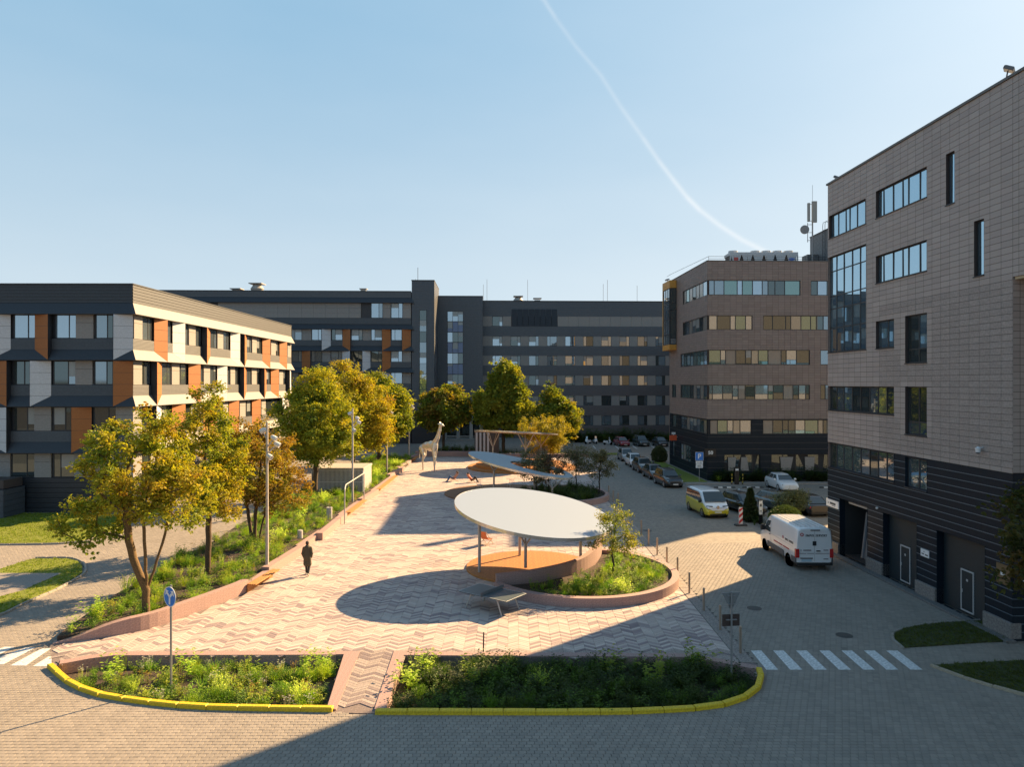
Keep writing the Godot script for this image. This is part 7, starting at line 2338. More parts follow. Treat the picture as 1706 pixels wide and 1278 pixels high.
	b.xf = Transform3D(Basis(Vector3(1, 0, 0), -PI / 2), Vector3(0.69, 1.98, -2.98))
	b.lathe([Vector2(0.1, 0), Vector2(0.1, 0.02), Vector2(0.055, 0.02), Vector2(0.05, 0.0)], Vector3.ZERO, 14)
	part(t, "logo", b, red)
	b = mb()
	b.xf = Transform3D(Basis(Vector3(1, 0, 0), -PI / 2), Vector3(0.74, 1.12, -2.98))
	b.lathe([Vector2(0.05, 0), Vector2(0.05, 0.012), Vector2(0.03, 0.012), Vector2(0.03, 0)], Vector3.ZERO, 12)
	for q in [[0.18, 0.62, 1.09, 1.15], [-0.76, -0.5, 1.1, 1.15], [0.45, 0.82, 0.92, 0.945], [0.02, 0.4, 0.92, 0.945], [-0.82, -0.05, 0.92, 0.945], [-0.76, -0.5, 0.62, 0.67]]:
		b.xf = Transform3D.IDENTITY
		b.box(Vector3(q[0], q[2], -3.006), Vector3(q[1], q[3], -2.985))
	part(t, "small_print", b, mat("print grey", Vector3(0.16, 0.14, 0.15), 0.6))
	# lettering: left side (towards the plaza): x = +w after the turn
	text(t, "IMPEL SERVIKS", 0.17, ink, Transform3D(Basis(Vector3(0, 0, -1), Vector3(0, 1, 0), Vector3(1, 0, 0)), Vector3(1.012, 1.42, -2.0)))
	b = mb()
	for q in [[0.3, -0.35], [-0.45, -1.05], [-1.15, -2.0]]:
		var z: float = q[0]
		while z > q[1]:
			b.box(Vector3(1.005, 0.93, z - 0.075), Vector3(1.03, 1.0, z))
			z -= 0.1
	part(t, "side_print", b, red)
	b = mb()
	b.xf = Transform3D(Basis(Vector3(0, 0, 1), Vector3(1, 0, 0), Vector3(0, 1, 0)), Vector3(1.005, 1.46, -1.12))
	b.lathe([Vector2(0.09, 0), Vector2(0.09, 0.02), Vector2(0.05, 0.02), Vector2(0.05, 0)], Vector3.ZERO, 12)
	part(t, "logo", b, red)
	wheels(t, w - 0.02, 3.75, 0.05, 0.36, mat("steel wheel", Vector3(0.3, 0.3, 0.3), 0.5, 0.4))

func scooter(at: Vector3, turn: float, label: String) -> void:
	var t := thing("motor_scooter", label, "scooter", at, turn)
	var white := car_paint("white paint", Vector3.ZERO)
	var dark := mat("car trim")
	for z in [-0.62, 0.62]:
		var w := mb(Transform3D(Basis(Vector3(0, 1, 0), Vector3(1, 0, 0), Vector3(0, 0, 1)), Vector3(-0.06, 0.24, z)))
		w.lathe([Vector2(0.12, 0), Vector2(0.24, 0.0), Vector2(0.24, 0.12), Vector2(0.12, 0.12), Vector2(0, 0.06)], Vector3.ZERO, 14)
		part(t, "wheel", w, mat("tyre"))
	var b := mb()
	b.bevel(Vector3(-0.17, 0.34, -0.8), Vector3(0.17, 0.68, 0.0), 0.08)
	b.bevel(Vector3(-0.15, 0.26, -0.1), Vector3(0.15, 0.36, 0.45), 0.02)
	part(t, "body", b, white)
	b = mb(Transform3D(Basis(Vector3(1, 0, 0), -0.35), Vector3(0, 0.3, 0.5)))
	b.bevel(Vector3(-0.2, 0.0, -0.04), Vector3(0.2, 0.62, 0.08), 0.03)
	part(t, "front_shield", b, white)
	b = mb()
	b.bevel(Vector3(-0.15, 0.68, -0.78), Vector3(0.15, 0.78, -0.1), 0.04)
	part(t, "seat", b, dark)
	b = mb()
	b.tube([Vector3(-0.33, 0.98, 0.2), Vector3(0, 0.94, 0.3), Vector3(0.33, 0.98, 0.2)], [0.025, 0.03, 0.025], 6)
	part(t, "handlebar", b, dark)
	b = mb(Transform3D(Basis(Vector3(1, 0, 0), -0.3), Vector3(0, 0.95, 0.34)))
	b.box(Vector3(-0.16, 0, 0), Vector3(0.16, 0.36, 0.012))
	part(t, "windshield", b, mat("headlight"))


# ---------------------------------------------------------------- street furniture
func lamp_post(label: String, at: Vector3, seed_: int) -> void:
	var t := thing("lamp_post", label, "lamp post", at, 0.0, "tall white lamp posts along the left bed")
	var m := mat("lamp post paint", Vector3(0.52, 0.47, 0.43), 0.5, 0.0, 1.5)
	var b := mb()
	b.tube([Vector3(0, 0, 0), Vector3(0, 0.1, 0), Vector3(0, 8.2, 0)], [0.13, 0.095, 0.06], 14)
	part(t, "pole", b, m)
	var r := RandomNumberGenerator.new()
	r.seed = seed_
	var q := [[6.35, 0.7, 0.16], [7.0, 0.1, 0.55], [7.35, 0.35, 0.42], [7.75, 2.8, 0.22]]
	for k in q.size():
		var a: float = q[k][1] + r.randf_range(-0.3, 0.3)
		var d := Vector3(cos(a), 0, sin(a) * 0.6).normalized()
		var e: Vector3 = d * q[k][2] + Vector3(0, q[k][0], 0)
		var arm := mb()
		arm.tube([Vector3(0, q[k][0] - 0.5, 0), d * q[k][2] * 0.5 + Vector3(0, q[k][0] - 0.25, 0), e], [0.045, 0.04, 0.035], 8)
		var holder := part(t, "arm", arm, m)
		var aim := (Vector3(d.x, -0.55, d.z)).normalized()
		var side := aim.cross(Vector3.UP).normalized()
		var head := mb(Transform3D(Basis(side, -aim, side.cross(-aim)), e))
		head.lathe([Vector2(0.0, 0.2), Vector2(0.08, 0.19), Vector2(0.125, 0.12), Vector2(0.14, 0.0), Vector2(0.14, -0.15), Vector2(0.115, -0.15), Vector2(0.105, -0.08), Vector2(0, -0.08)], Vector3.ZERO, 16)
		part(holder, "spotlight", head, mat("spotlight shell", Vector3(0.62, 0.60, 0.57), 0.4))

func bollard(at: Vector3, label: String) -> void:
	var b := mb()
	b.lathe([Vector2(0.05, 0), Vector2(0.05, 1.02), Vector2(0.045, 1.05), Vector2(0, 1.055)], Vector3.ZERO, 12)
	var t := thing("bollard", label, "bollard", at, 0.0, "bollards along the road edge of the plaza")
	part(t, "post", b, mat("bollard metal", Vector3(0.34, 0.27, 0.21), 0.35, 0.55))
	b = mb()
	b.lathe([Vector2(0.085, 0), Vector2(0.085, 0.015), Vector2(0.052, 0.02)], Vector3.ZERO, 12)
	part(t, "base_ring", b, mat("galvanised steel", Vector3(0.25, 0.255, 0.26), 0.45, 0.4))

func build_furniture() -> void:
	lamp_post("nearest tall lamp post, beside the first orange bench", Vector3(-13.25, 0, -38.5), 1)
	lamp_post("second tall lamp post, in front of the white container", Vector3(-13.55, 0, -60.5), 2)
	lamp_post("third tall lamp post, between two yellow trees", Vector3(-14.0, 0, -79.7), 3)
	lamp_post("farthest tall lamp post, at the left bed's end near the giraffe", Vector3(-13.8, 0, -95.5), 4)
	var bol := [[1233, 1089, "nearest bollard, at the zebra crossing"], [1199.5, 1050, "bollard left of the give way sign"], [1172, 1018, "bollard third from the zebra crossing"], [1148, 989, "bollard at the shadow's edge"], [1128.5, 961, "bollard right of the round bed's wall"], [1110.6, 942, "bollard beside the round bed's far right"], [1094.6, 925, "bollard in the sunlit strip behind the round bed"], [1080.4, 909, "bollard just behind the young tree"], [1068, 892, "bollard right of the white canopy's tip"], [1029.4, 842, "bollard at the second round bed's right, nearer one"], [1021.4, 837, "bollard beside the second round bed's end"], [1014, 828, "farthest bollard, at the second round bed"]]
	for q in [[Vector3(8.7, 0, -27.1), 0], [Vector3(8.68, 0, -29.67), 1], [Vector3(8.67, 0, -32.18), 2], [Vector3(8.68, 0, -34.84), 3], [Vector3(8.81, 0, -37.87), 4], [Vector3(8.76, 0, -40.25), 5], [Vector3(8.7, 0, -42.64), 6], [Vector3(8.67, 0, -45.17), 7], [Vector3(8.75, 0, -48.2), 8], [Vector3(8.95, 0, -60.07), 9], [Vector3(8.76, 0, -61.59), 10], [Vector3(8.77, 0, -64.52), 11]]:
		bollard(q[0], bol[q[1]][2])
	var steel := mat("galvanised steel")
	# blue sign: drive to either side
	var t := thing("arrow_sign", "round blue sign with a white forked arrow in the front left bed", "road sign", Vector3(-11.58, 0, -24.17) + Vector3(0, -0.3, 0), -0.57)
	var b := mb()
	b.rod(Vector3(0, 0, 0), Vector3(0, 3.75, 0), 0.038, 10)
	part(t, "pole", b, steel)
	b = mb(Transform3D(Basis(Vector3(1, 0, 0), PI / 2), Vector3(0, 3.36, 0.045)))
	b.lathe([Vector2(0, -0.012), Vector2(0.34, -0.012), Vector2(0.34, 0.0), Vector2(0.325, 0.004), Vector2(0, 0.004)], Vector3.ZERO, 36)
	var disc := part(t, "disc", b, mat("sign blue", Vector3(0.012, 0.16, 0.55), 0.4))
	b = mb(Transform3D(Basis(Vector3(1, 0, 0), PI / 2), Vector3(0, 3.36, 0.046)))
	b.lathe([Vector2(0.318, 0.004), Vector2(0.34, 0.006), Vector2(0.343, -0.01)], Vector3.ZERO, 36)
	part(disc, "border", b, mat("sign white", Vector3(0.66, 0.67, 0.68), 0.5))
	b = mb(Transform3D(Basis.IDENTITY, Vector3(0, 3.36, 0.05)))
	var z := 0.004
	b.quad(Vector3(-0.045, -0.26, z), Vector3(0.045, -0.26, z), Vector3(0.045, -0.02, z), Vector3(-0.045, -0.02, z))
	for s in [-1, 1]:
		b.quad(Vector3(s * 0.045, -0.02, z), Vector3(s * 0.19, 0.10, z), Vector3(s * 0.13, 0.17, z), Vector3(-s * 0.045, 0.01, z))
		b.tri(Vector3(s * 0.25, 0.02, z), Vector3(s * 0.22, 0.23, z), Vector3(s * 0.05, 0.19, z))
	part(disc, "arrow", b, mat("sign white"))
	# give way sign seen from behind, with a brown plate
	t = thing("give_way_sign", "grey back of a triangular give way sign with a brown plate below", "road sign", Vector3(7.78, 0, -25.22) + Vector3(0, -0.3, 0), 0.12)
	b = mb()
	b.rod(Vector3.ZERO, Vector3(0, 3.22, 0), 0.035, 10)
	part(t, "pole", b, steel)
	b = mb(Transform3D(Basis.IDENTITY, Vector3(0, 0, -0.05)))
	b.quad(Vector3(-0.05, 2.60, 0), Vector3(0.05, 2.60, 0), Vector3(0.33, 3.17, 0), Vector3(-0.33, 3.17, 0))
	b.quad(Vector3(0.05, 2.60, -0.02), Vector3(-0.05, 2.60, -0.02), Vector3(-0.33, 3.17, -0.02), Vector3(0.33, 3.17, -0.02))
	b.quad(Vector3(-0.33, 3.17, -0.02), Vector3(-0.33, 3.17, 0.015), Vector3(0.33, 3.17, 0.015), Vector3(0.33, 3.17, -0.02))
	b.quad(Vector3(-0.05, 2.6, 0.015), Vector3(-0.33, 3.17, 0.015), Vector3(-0.33, 3.17, -0.02), Vector3(-0.05, 2.6, -0.02))
	b.quad(Vector3(0.33, 3.17, 0.015), Vector3(0.05, 2.6, 0.015), Vector3(0.05, 2.6, -0.02), Vector3(0.33, 3.17, -0.02))
	part(t, "triangle", b, mat("sign back", Vector3(0.20, 0.21, 0.215), 0.45, 0.2))
	b = mb()
	for y in [2.75, 3.05]: b.box(Vector3(-0.14, y, -0.045), Vector3(0.14, y + 0.03, 0.02))
	b.box(Vector3(-0.2, 2.2, -0.045), Vector3(0.2, 2.23, 0.02))
	part(t, "clamp", b, steel)
	b = mb()
	b.box(Vector3(-0.32, 1.98, -0.07), Vector3(0.32, 2.4, -0.045))
	part(t, "plate", b, mat("brown plate", Vector3(0.045, 0.028, 0.024), 0.55))
	# parking sign
	t = thing("parking_sign", "blue parking sign with a white P and two white plates under it", "road sign", Vector3(19.55, 0, -74.3), 0.0)
	b = mb()
	b.rod(Vector3.ZERO, Vector3(0, 3.0, 0), 0.035, 10)
	part(t, "pole", b, steel)
	b = mb()
	b.box(Vector3(-0.4, 2.28, 0.03), Vector3(0.4, 3.1, 0.05))
	var face := part(t, "panel", b, mat("sign blue"))
	b = mb()
	b.box(Vector3(-0.42, 2.26, 0.025), Vector3(0.42, 3.12, 0.045))
	part(t, "border", b, mat("sign white"))
	text(face, "P", 0.72, mat("sign white"), Transform3D(Basis.IDENTITY, Vector3(0, 2.69, 0.052)))
	for q in [[1.88, 2.2], [1.48, 1.84]]:
		b = mb()
		b.box(Vector3(-0.37, q[0], 0.03), Vector3(0.37, q[1], 0.05))
		part(t, "plate", b, mat("sign white"))
	var ink := mat("sign ink", Vector3(0.05, 0.055, 0.06), 0.6)
	b = mb()
	b.box(Vector3(-0.25, 2.02, 0.05), Vector3(0.12, 2.06, 0.056))
	b.tri(Vector3(0.12, 1.96, 0.054), Vector3(0.26, 2.04, 0.054), Vector3(0.12, 2.12, 0.054))
	b.box(Vector3(-0.2, 1.70, 0.05), Vector3(0.2, 1.76, 0.056))
	b.box(Vector3(-0.22, 1.58, 0.05), Vector3(0.24, 1.62, 0.056))
	part(t, "plate_marks", b, ink)
	# red and white barrier board
	t = thing("barrier_board", "red and white striped barrier board on a black foot by the cypress", "barrier", Vector3(16.55, 0, -51.5), 0.12)
	b = mb()
	b.bevel(Vector3(-0.42, 0, -0.2), Vector3(0.42, 0.12, 0.2), 0.04)
	part(t, "foot", b, mat("rubber", Vector3(0.03, 0.03, 0.03), 0.7))
	b = mb()
	b.box(Vector3(-0.14, 0.12, -0.02), Vector3(0.14, 1.34, 0.02))
	var board := part(t, "board", b, mat("reflective white", Vector3(0.62, 0.60, 0.60), 0.5))
	for k in 3:
		b = mb()
		var y := 0.12 + k * 0.42
		b.quad(Vector3(-0.139, y, 0.024), Vector3(0.139, y + 0.24, 0.024), Vector3(0.139, minf(y + 0.46, 1.338), 0.024), Vector3(-0.139, y + 0.22, 0.024))
		part(board, "red_stripe", b, mat("reflective red", Vector3(0.42, 0.025, 0.035), 0.5))
	# ticket post with two striped guard posts
	t = thing("ticket_post", "black ticket post with a white head on the far pavement", "ticket machine", Vector3(22.9, 0.0, -72.6))
	b = mb()
	b.bevel(Vector3(-0.22, 0, -0.15), Vector3(0.22, 1.75, 0.15), 0.03)
	part(t, "post", b, mat("black plate", Vector3(0.012, 0.012, 0.013), 0.4))
	b = mb()
	b.box(Vector3(-0.16, 1.42, 0.15), Vector3(0.16, 1.6, 0.17))
	part(t, "display", b, mat("sign white"))
	for x in [22.4, 23.5]:
		t = thing("guard_post", "black and yellow guard post %s of the ticket post" % ("left" if x < 23 else "right"), "post", Vector3(x, 0, -72.5))
		for k in 6:
			b = mb()
			b.lathe([Vector2(0.06, k * 0.18), Vector2(0.06, k * 0.18 + 0.18), Vector2(0, k * 0.18 + 0.18)], Vector3.ZERO, 10)
			part(t, "band", b, mat("guard yellow", Vector3(0.42, 0.3, 0.03), 0.6) if k % 2 else mat("black plate"))
	# small notice on the island by the cypress
	t = thing("notice_stand", "white upright notice on a dark post right of the cypress", "notice", Vector3(18.16, 1.38, -52) * Vector3(1, 0, 1), 0.1)
	b = mb()
	b.box(Vector3(-0.13, 0, -0.03), Vector3(0.13, 0.9, 0.03))
	part(t, "post", b, mat("black plate"))
	b = mb()
	b.box(Vector3(-0.13, 0.72, 0.03), Vector3(0.13, 1.72, 0.06))
	part(t, "sheet", b, mat("sign white"))
	b = mb()
	b.box(Vector3(-0.06, 1.3, 0.06), Vector3(0.06, 1.5, 0.066))
	b.box(Vector3(-0.09, 0.95, 0.06), Vector3(0.09, 1.0, 0.066))
	part(t, "marks", b, ink)
	# table tennis table
	t = thing("table_tennis_table", "outdoor table tennis table with dark top and steel legs in the canopy's shadow", "table", Vector3(-0.9, 0, -32.5), deg_to_rad(-36.3))
	var top := mat("table top", Vector3(0.075, 0.095, 0.105), 0.35)
	for s in [-1, 1]:
		b = mb()
		b.bevel(Vector3(s * 0.008, 0.72, -0.762), Vector3(s * 1.37, 0.765, 0.762), 0.006)
		part(t, "tabletop", b, top)
		b = mb()
		b.box(Vector3(s * 0.02, 0.765, -0.762), Vector3(s * 1.37, 0.767, -0.742))
		b.box(Vector3(s * 0.02, 0.765, 0.742), Vector3(s * 1.37, 0.767, 0.762))
		b.box(Vector3(s * 1.35, 0.765, -0.74), Vector3(s * 1.37, 0.767, 0.74))
		part(t, "white_line", b, mat("table line", Vector3(0.5, 0.5, 0.5), 0.6))
		for f in [-1, 1]:
			b = mb()
			b.tube([Vector3(s * 0.72, 0.72, f * 0.6), Vector3(s * 1.05, 0.0, f * 0.66)], [0.04, 0.035], 6)
			part(t, "leg", b, mat("warm steel post", Vector3(0.40, 0.38, 0.355), 0.4, 0.25))
	b = mb()
	b.box(Vector3(-0.008, 0.77, -0.85), Vector3(0.008, 0.92, 0.85))
	part(t, "net", b, mat("net steel", Vector3(0.12, 0.13, 0.14), 0.5))
	b = mb()
	b.rod(Vector3(-0.72, 0.55, 0), Vector3(0.72, 0.55, 0), 0.04)
	for s in [-1, 1]: b.rod(Vector3(s * 0.72, 0.62, -0.6), Vector3(s * 0.72, 0.62, 0.6), 0.035)
	part(t, "frame", b, mat("warm steel post"))
	# orange deck chairs
	deck_chair("empty orange deck chair standing left of the white canopy's post", Vector3(-1.68, 0, -45.4), 2.6)
	deck_chair("orange deck chair of the left seated person", Vector3(-6.05, 0, -74.7), -PI / 2 + 0.25)
	deck_chair("orange deck chair of the right seated person", Vector3(-4.25, 0, -73.7), PI / 2 + 0.3)
	# handrail beside the second lamp post
	t = thing("handrail", "grey steel handrail with one long post by the second lamp post", "handrail", Vector3(-12.23, 0, -52.01))
	b = mb()
	b.tube([Vector3(0, 0, 0), Vector3(0, 2.35, 0), Vector3(-0.05, 2.6, -0.3), Vector3(-0.15, 2.75, -1.0), Vector3(-0.3, 2.7, -8.5)], [0.045, 0.045, 0.045, 0.045, 0.045], 10)
	part(t, "rail", b, mat("lamp post paint"))
	b = mb()
	b.rod(Vector3(-0.3, 0, -8.3), Vector3(-0.3, 2.7, -8.3), 0.045)
	part(t, "post", b, mat("lamp post paint"))
	# cylinder bins
	t = thing("cylinder_bin", "tall grey cylinder bin on the pink wall", "bin", Vector3(-13.58, 0, -52.91) * Vector3(1, 0, 1) + Vector3(0, 0.1, 0))
	b = mb()
	b.lathe([Vector2(0.21, 0), Vector2(0.21, 0.92), Vector2(0.225, 0.93), Vector2(0.225, 0.98), Vector2(0.12, 1.0), Vector2(0.1, 0.95), Vector2(0, 0.95)], Vector3.ZERO, 20)
	part(t, "drum", b, mat("bin grey", Vector3(0.42, 0.40, 0.38), 0.5, 0.2))
	t = thing("cylinder_bin", "short grey cylinder on the pink wall behind the walking person", "bin", Vector3(-13.55, 0.4, -45.5))
	b = mb()
	b.lathe([Vector2(0.17, 0), Vector2(0.17, 0.5), Vector2(0.14, 0.52), Vector2(0, 0.52)], Vector3.ZERO, 16)
	part(t, "drum", b, mat("bin grey"))
	# white slatted container
	t = thing("slatted_shed", "white slatted shed with a flat roof behind the second lamp post", "shed", Vector3(-16.2, 0, -66.0))
	var slat_m := mat("white slat", Vector3(0.66, 0.65, 0.62), 0.6, 0.0, 0.8)
	b = mb()
	b.box(Vector3(-2.35, 0.1, -3.9), Vector3(2.3, 2.2, -0.08))
	part(t, "inner_wall", b, mat("shed inside", Vector3(0.09, 0.088, 0.085), 0.8, 0.0, 0.5, "hard"))
	b = mb()
	b.bevel(Vector3(-2.5, 2.28, -4.0), Vector3(2.45, 2.46, 0.06), 0.02)
	part(t, "roof", b, mat("shed roof", Vector3(0.52, 0.47, 0.40), 0.7, 0.0, 0.8, "mid"))
	for k in 40:
		b = mb()
		b.box(Vector3(-2.4 + k * 0.12, 0.08, -0.07), Vector3(-2.4 + k * 0.12 + 0.055, 2.28, 0.0))
		part(t, "slat", b, slat_m)
	for k in 32:
		b = mb()
		b.box(Vector3(2.32, 0.08, -3.9 + k * 0.122), Vector3(2.4, 2.28, -3.9 + k * 0.122 + 0.06))
		part(t, "slat", b, slat_m)
	b = mb()
	for y in [0.08, 1.1, 2.18]:
		b.box(Vector3(-2.42, y, -0.09), Vector3(2.42, y + 0.08, -0.075))
		b.box(Vector3(2.3, y, -3.95), Vector3(2.315, y + 0.08, -0.08))
	part(t, "rail", b, slat_m)
	# grey ribbed kiosk behind the farthest canopy
	t = thing("ribbed_kiosk", "dark kiosk with broad grey ribs left under the farthest canopy", "kiosk", Vector3(-4.2, 0, -97.0))
	b = mb()
	b.box(Vector3(-0.9, 0, -3), Vector3(2.4, 3.7, -0.06))
	part(t, "wall", b, mat("kiosk dark", Vector3(0.02, 0.02, 0.022), 0.6))
	for k in 4:
		b = mb()
		b.box(Vector3(-0.75 + k * 0.52, 0.1, -0.06), Vector3(-0.75 + k * 0.52 + 0.26, 3.6, 0.05))
		part(t, "rib", b, mat("kiosk rib", Vector3(0.28, 0.315, 0.36), 0.6))
	# thin dark stake in the front right bed
	b = mb()
	b.tube([Vector3.ZERO, Vector3(0.02, 1.15, 0)], [0.03, 0.025], 6)
	tag(part(self, "plant_stake", b, mat("dark bark")), "thin dark stake standing against the wall of the front right bed", "stake")
	get_child(-1).position = Vector3(-1.1, -0.36, -27.62) + Vector3(0, 0, 0.45)
	# wire chairs and a table on the brown platform
	for q in [[-3.1, -68.2, 0.5, "left wire chair on the brown platform"], [-0.2, -68.6, -0.6, "right wire chair on the brown platform"]]:
		t = thing("wire_chair", q[3], "chair", Vector3(q[0], 0.14, q[1]), q[2])
		var wire := mat("wire white", Vector3(0.42, 0.38, 0.34), 0.5)
		for x in [-0.2, 0.2]:
			for f in [-0.2, 0.2]:
				b = mb()
				b.rod(Vector3(x, 0, f), Vector3(x * 0.9, 0.45, f * 0.9), 0.016, 5)
				part(t, "leg", b, wire)
		b = mb()
		b.box(Vector3(-0.22, 0.44, -0.22), Vector3(0.22, 0.465, 0.22))
		part(t, "seat", b, wire)
		b = mb()
		b.tube([Vector3(-0.21, 0.46, -0.2), Vector3(-0.22, 0.86, -0.27), Vector3(0.22, 0.86, -0.27), Vector3(0.21, 0.46, -0.2)], [0.018, 0.018, 0.018, 0.018], 5)
		for x in [-0.1, 0.0, 0.1]: b.rod(Vector3(x, 0.46, -0.2), Vector3(x, 0.86, -0.27), 0.01, 4)
		part(t, "backrest", b, wire)

func deck_chair(label: String, at: Vector3, turn: float) -> void:      # the sitter looks towards +z
	var t := thing("deck_chair", label, "deck chair", at, turn, "orange deck chairs on the plaza")
	var wood := mat("deck chair wood", Vector3(0.42, 0.27, 0.14), 0.6)
	for x in [-0.29, 0.29]:
		var b := mb()
		b.rod(Vector3(x, 0.02, 0.45), Vector3(x, 0.92, -0.42), 0.018, 6)
		part(t, "frame_bar", b, wood)
		b = mb()
		b.rod(Vector3(x * 0.9, 0.02, -0.42), Vector3(x * 0.9, 0.38, 0.42), 0.018, 6)
		part(t, "frame_bar", b, wood)
	var rows := []
	for i in 9:
		var f := i / 8.0
		var p := Vector3(0, 0.36, 0.40).lerp(Vector3(0, 0.92, -0.42), f) - Vector3(0, sin(f * PI) * 0.26, sin(f * PI) * 0.05)
		rows.append(PackedVector3Array([p - Vector3(0.26, 0, 0), p, p + Vector3(0.26, 0, 0)]))
	var s := mb()
	s.strip(rows)
	part(t, "sling", s, mat("orange sling", Vector3(0.62, 0.17, 0.06), 0.8))
	var r := mb()
	r.rod(Vector3(-0.3, 0.92, -0.42), Vector3(0.3, 0.92, -0.42), 0.018, 6)
	r.rod(Vector3(-0.3, 0.36, 0.40), Vector3(0.3, 0.36, 0.40), 0.018, 6)
	part(t, "crossbar", r, wood)


# ---------------------------------------------------------------- people and the giraffe: capsules joined by a smooth minimum, meshed as surface nets
# bones: [a, b, radius at a, radius at b]
func flesh(bones: Array, cell: float, k: float, flat := false) -> MB:
	var vals := {}
	var field := func(p: Vector3) -> float:
		var d := 1e9
		for q in bones:
			var a: Vector3 = q[0]
			var ab: Vector3 = q[1] - a
			var t := clampf((p - a).dot(ab) / maxf(ab.length_squared(), 1e-9), 0.0, 1.0)
			var e: float = p.distance_to(a + ab * t) - lerpf(q[2], q[3], t)
			var h := maxf(k - absf(d - e), 0.0) / k
			d = minf(d, e) - h * h * k * 0.25
		return d
	var cells := {}
	for q in bones:
		var a: Vector3 = q[0]
		var b: Vector3 = q[1]
		var r: float = maxf(q[2], q[3]) + cell * 1.5 + k * 0.25
		var lo := (a.min(b) - Vector3.ONE * r) / cell
		var hi := (a.max(b) + Vector3.ONE * r) / cell
		for x in range(floori(lo.x), ceili(hi.x)):
			for y in range(floori(lo.y), ceili(hi.y)):
				for z in range(floori(lo.z), ceili(hi.z)):
					var c := Vector3i(x, y, z)
					if cells.has(c): continue
					var p := (Vector3(c) + Vector3.ONE * 0.5) * cell
					var t := clampf((p - a).dot(b - a) / maxf((b - a).length_squared(), 1e-9), 0.0, 1.0)
					if p.distance_to(a.lerp(b, t)) < r: cells[c] = true
	var corner := [Vector3i(0, 0, 0), Vector3i(1, 0, 0), Vector3i(0, 1, 0), Vector3i(1, 1, 0), Vector3i(0, 0, 1), Vector3i(1, 0, 1), Vector3i(0, 1, 1), Vector3i(1, 1, 1)]
	var edges := [[0, 1], [2, 3], [4, 5], [6, 7], [0, 2], [1, 3], [4, 6], [5, 7], [0, 4], [1, 5], [2, 6], [3, 7]]
	var verts := {}
	for c in cells:
		var v := []
		var any_in := false
		var any_out := false
		for o in corner:
			var g: Vector3i = c + o
			if not vals.has(g): vals[g] = field.call(Vector3(g) * cell)
			var x: float = vals[g]
			v.append(x)
			if x < 0.0: any_in = true
			else: any_out = true
		if not (any_in and any_out): continue
		var sum := Vector3.ZERO
		var n := 0
		for e in edges:
			var a: float = v[e[0]]
			var b: float = v[e[1]]
			if (a < 0.0) != (b < 0.0):
				sum += Vector3(c + corner[e[0]]).lerp(Vector3(c + corner[e[1]]), a / (a - b))
				n += 1
		verts[c] = sum / n * cell
	var norm := {}
	if not flat:
		var h := cell * 0.5
		for c in verts:
			var p: Vector3 = verts[c]
			norm[c] = Vector3(field.call(p + Vector3(h, 0, 0)) - field.call(p - Vector3(h, 0, 0)), field.call(p + Vector3(0, h, 0)) - field.call(p - Vector3(0, h, 0)), field.call(p + Vector3(0, 0, h)) - field.call(p - Vector3(0, 0, h))).normalized()
	var out := mb()
	var axes := [Vector3i(1, 0, 0), Vector3i(0, 1, 0), Vector3i(0, 0, 1)]
	for c in verts:
		for ax in 3:
			var g0: float = vals[c]
			var g1: float = vals.get(c + axes[ax], g0)
			if (g0 < 0.0) == (g1 < 0.0): continue
			var u: Vector3i = axes[(ax + 1) % 3]
			var w: Vector3i = axes[(ax + 2) % 3]
			var q := [c - u - w, c - w, c, c - u]
			if not (verts.has(q[0]) and verts.has(q[1]) and verts.has(q[3])): continue
			if g0 > 0.0: q.reverse()
			if flat:
				out.quad(verts[q[0]], verts[q[1]], verts[q[2]], verts[q[3]])
			else:
				out.tri_n(verts[q[0]], verts[q[1]], verts[q[2]], norm[q[0]], norm[q[1]], norm[q[2]])
				out.tri_n(verts[q[0]], verts[q[2]], verts[q[3]], norm[q[0]], norm[q[2]], norm[q[3]])
	return out

func hand_bones(wrist: Vector3, dir: Vector3, side: Vector3) -> Array:     # a slightly curled hand of five fingers
	var d := dir.normalized()
	var s := side.normalized()
	var inner := d.cross(s).normalized()
	var o := [[wrist, wrist + d * 0.075, 0.026, 0.034], [wrist + d * 0.02 - s * 0.015, wrist + d * 0.08 - s * 0.028, 0.018, 0.016], [wrist + d * 0.02 + s * 0.015, wrist + d * 0.08 + s * 0.028, 0.018, 0.016]]
	var lens := [0.075, 0.085, 0.08, 0.062]
	for k in 4:
		var a := wrist + d * 0.085 + s * (k - 1.5) * 0.021
		var m: Vector3 = a + (d + inner * 0.25).normalized() * lens[k] * 0.55
		o.append([a, m, 0.0095, 0.009])
		o.append([m, m + (d + inner * 0.9).normalized() * lens[k] * 0.5, 0.009, 0.0075])
	var th := wrist + d * 0.03 - s * 0.03
	o.append([th, th + (d - s * 0.8 + inner * 0.3).normalized() * 0.05, 0.012, 0.010])
	o.append([th + (d - s * 0.8 + inner * 0.3).normalized() * 0.05, th + (d - s * 0.8 + inner * 0.3).normalized() * 0.05 + (d + inner * 0.4).normalized() * 0.035, 0.010, 0.008])
	return o

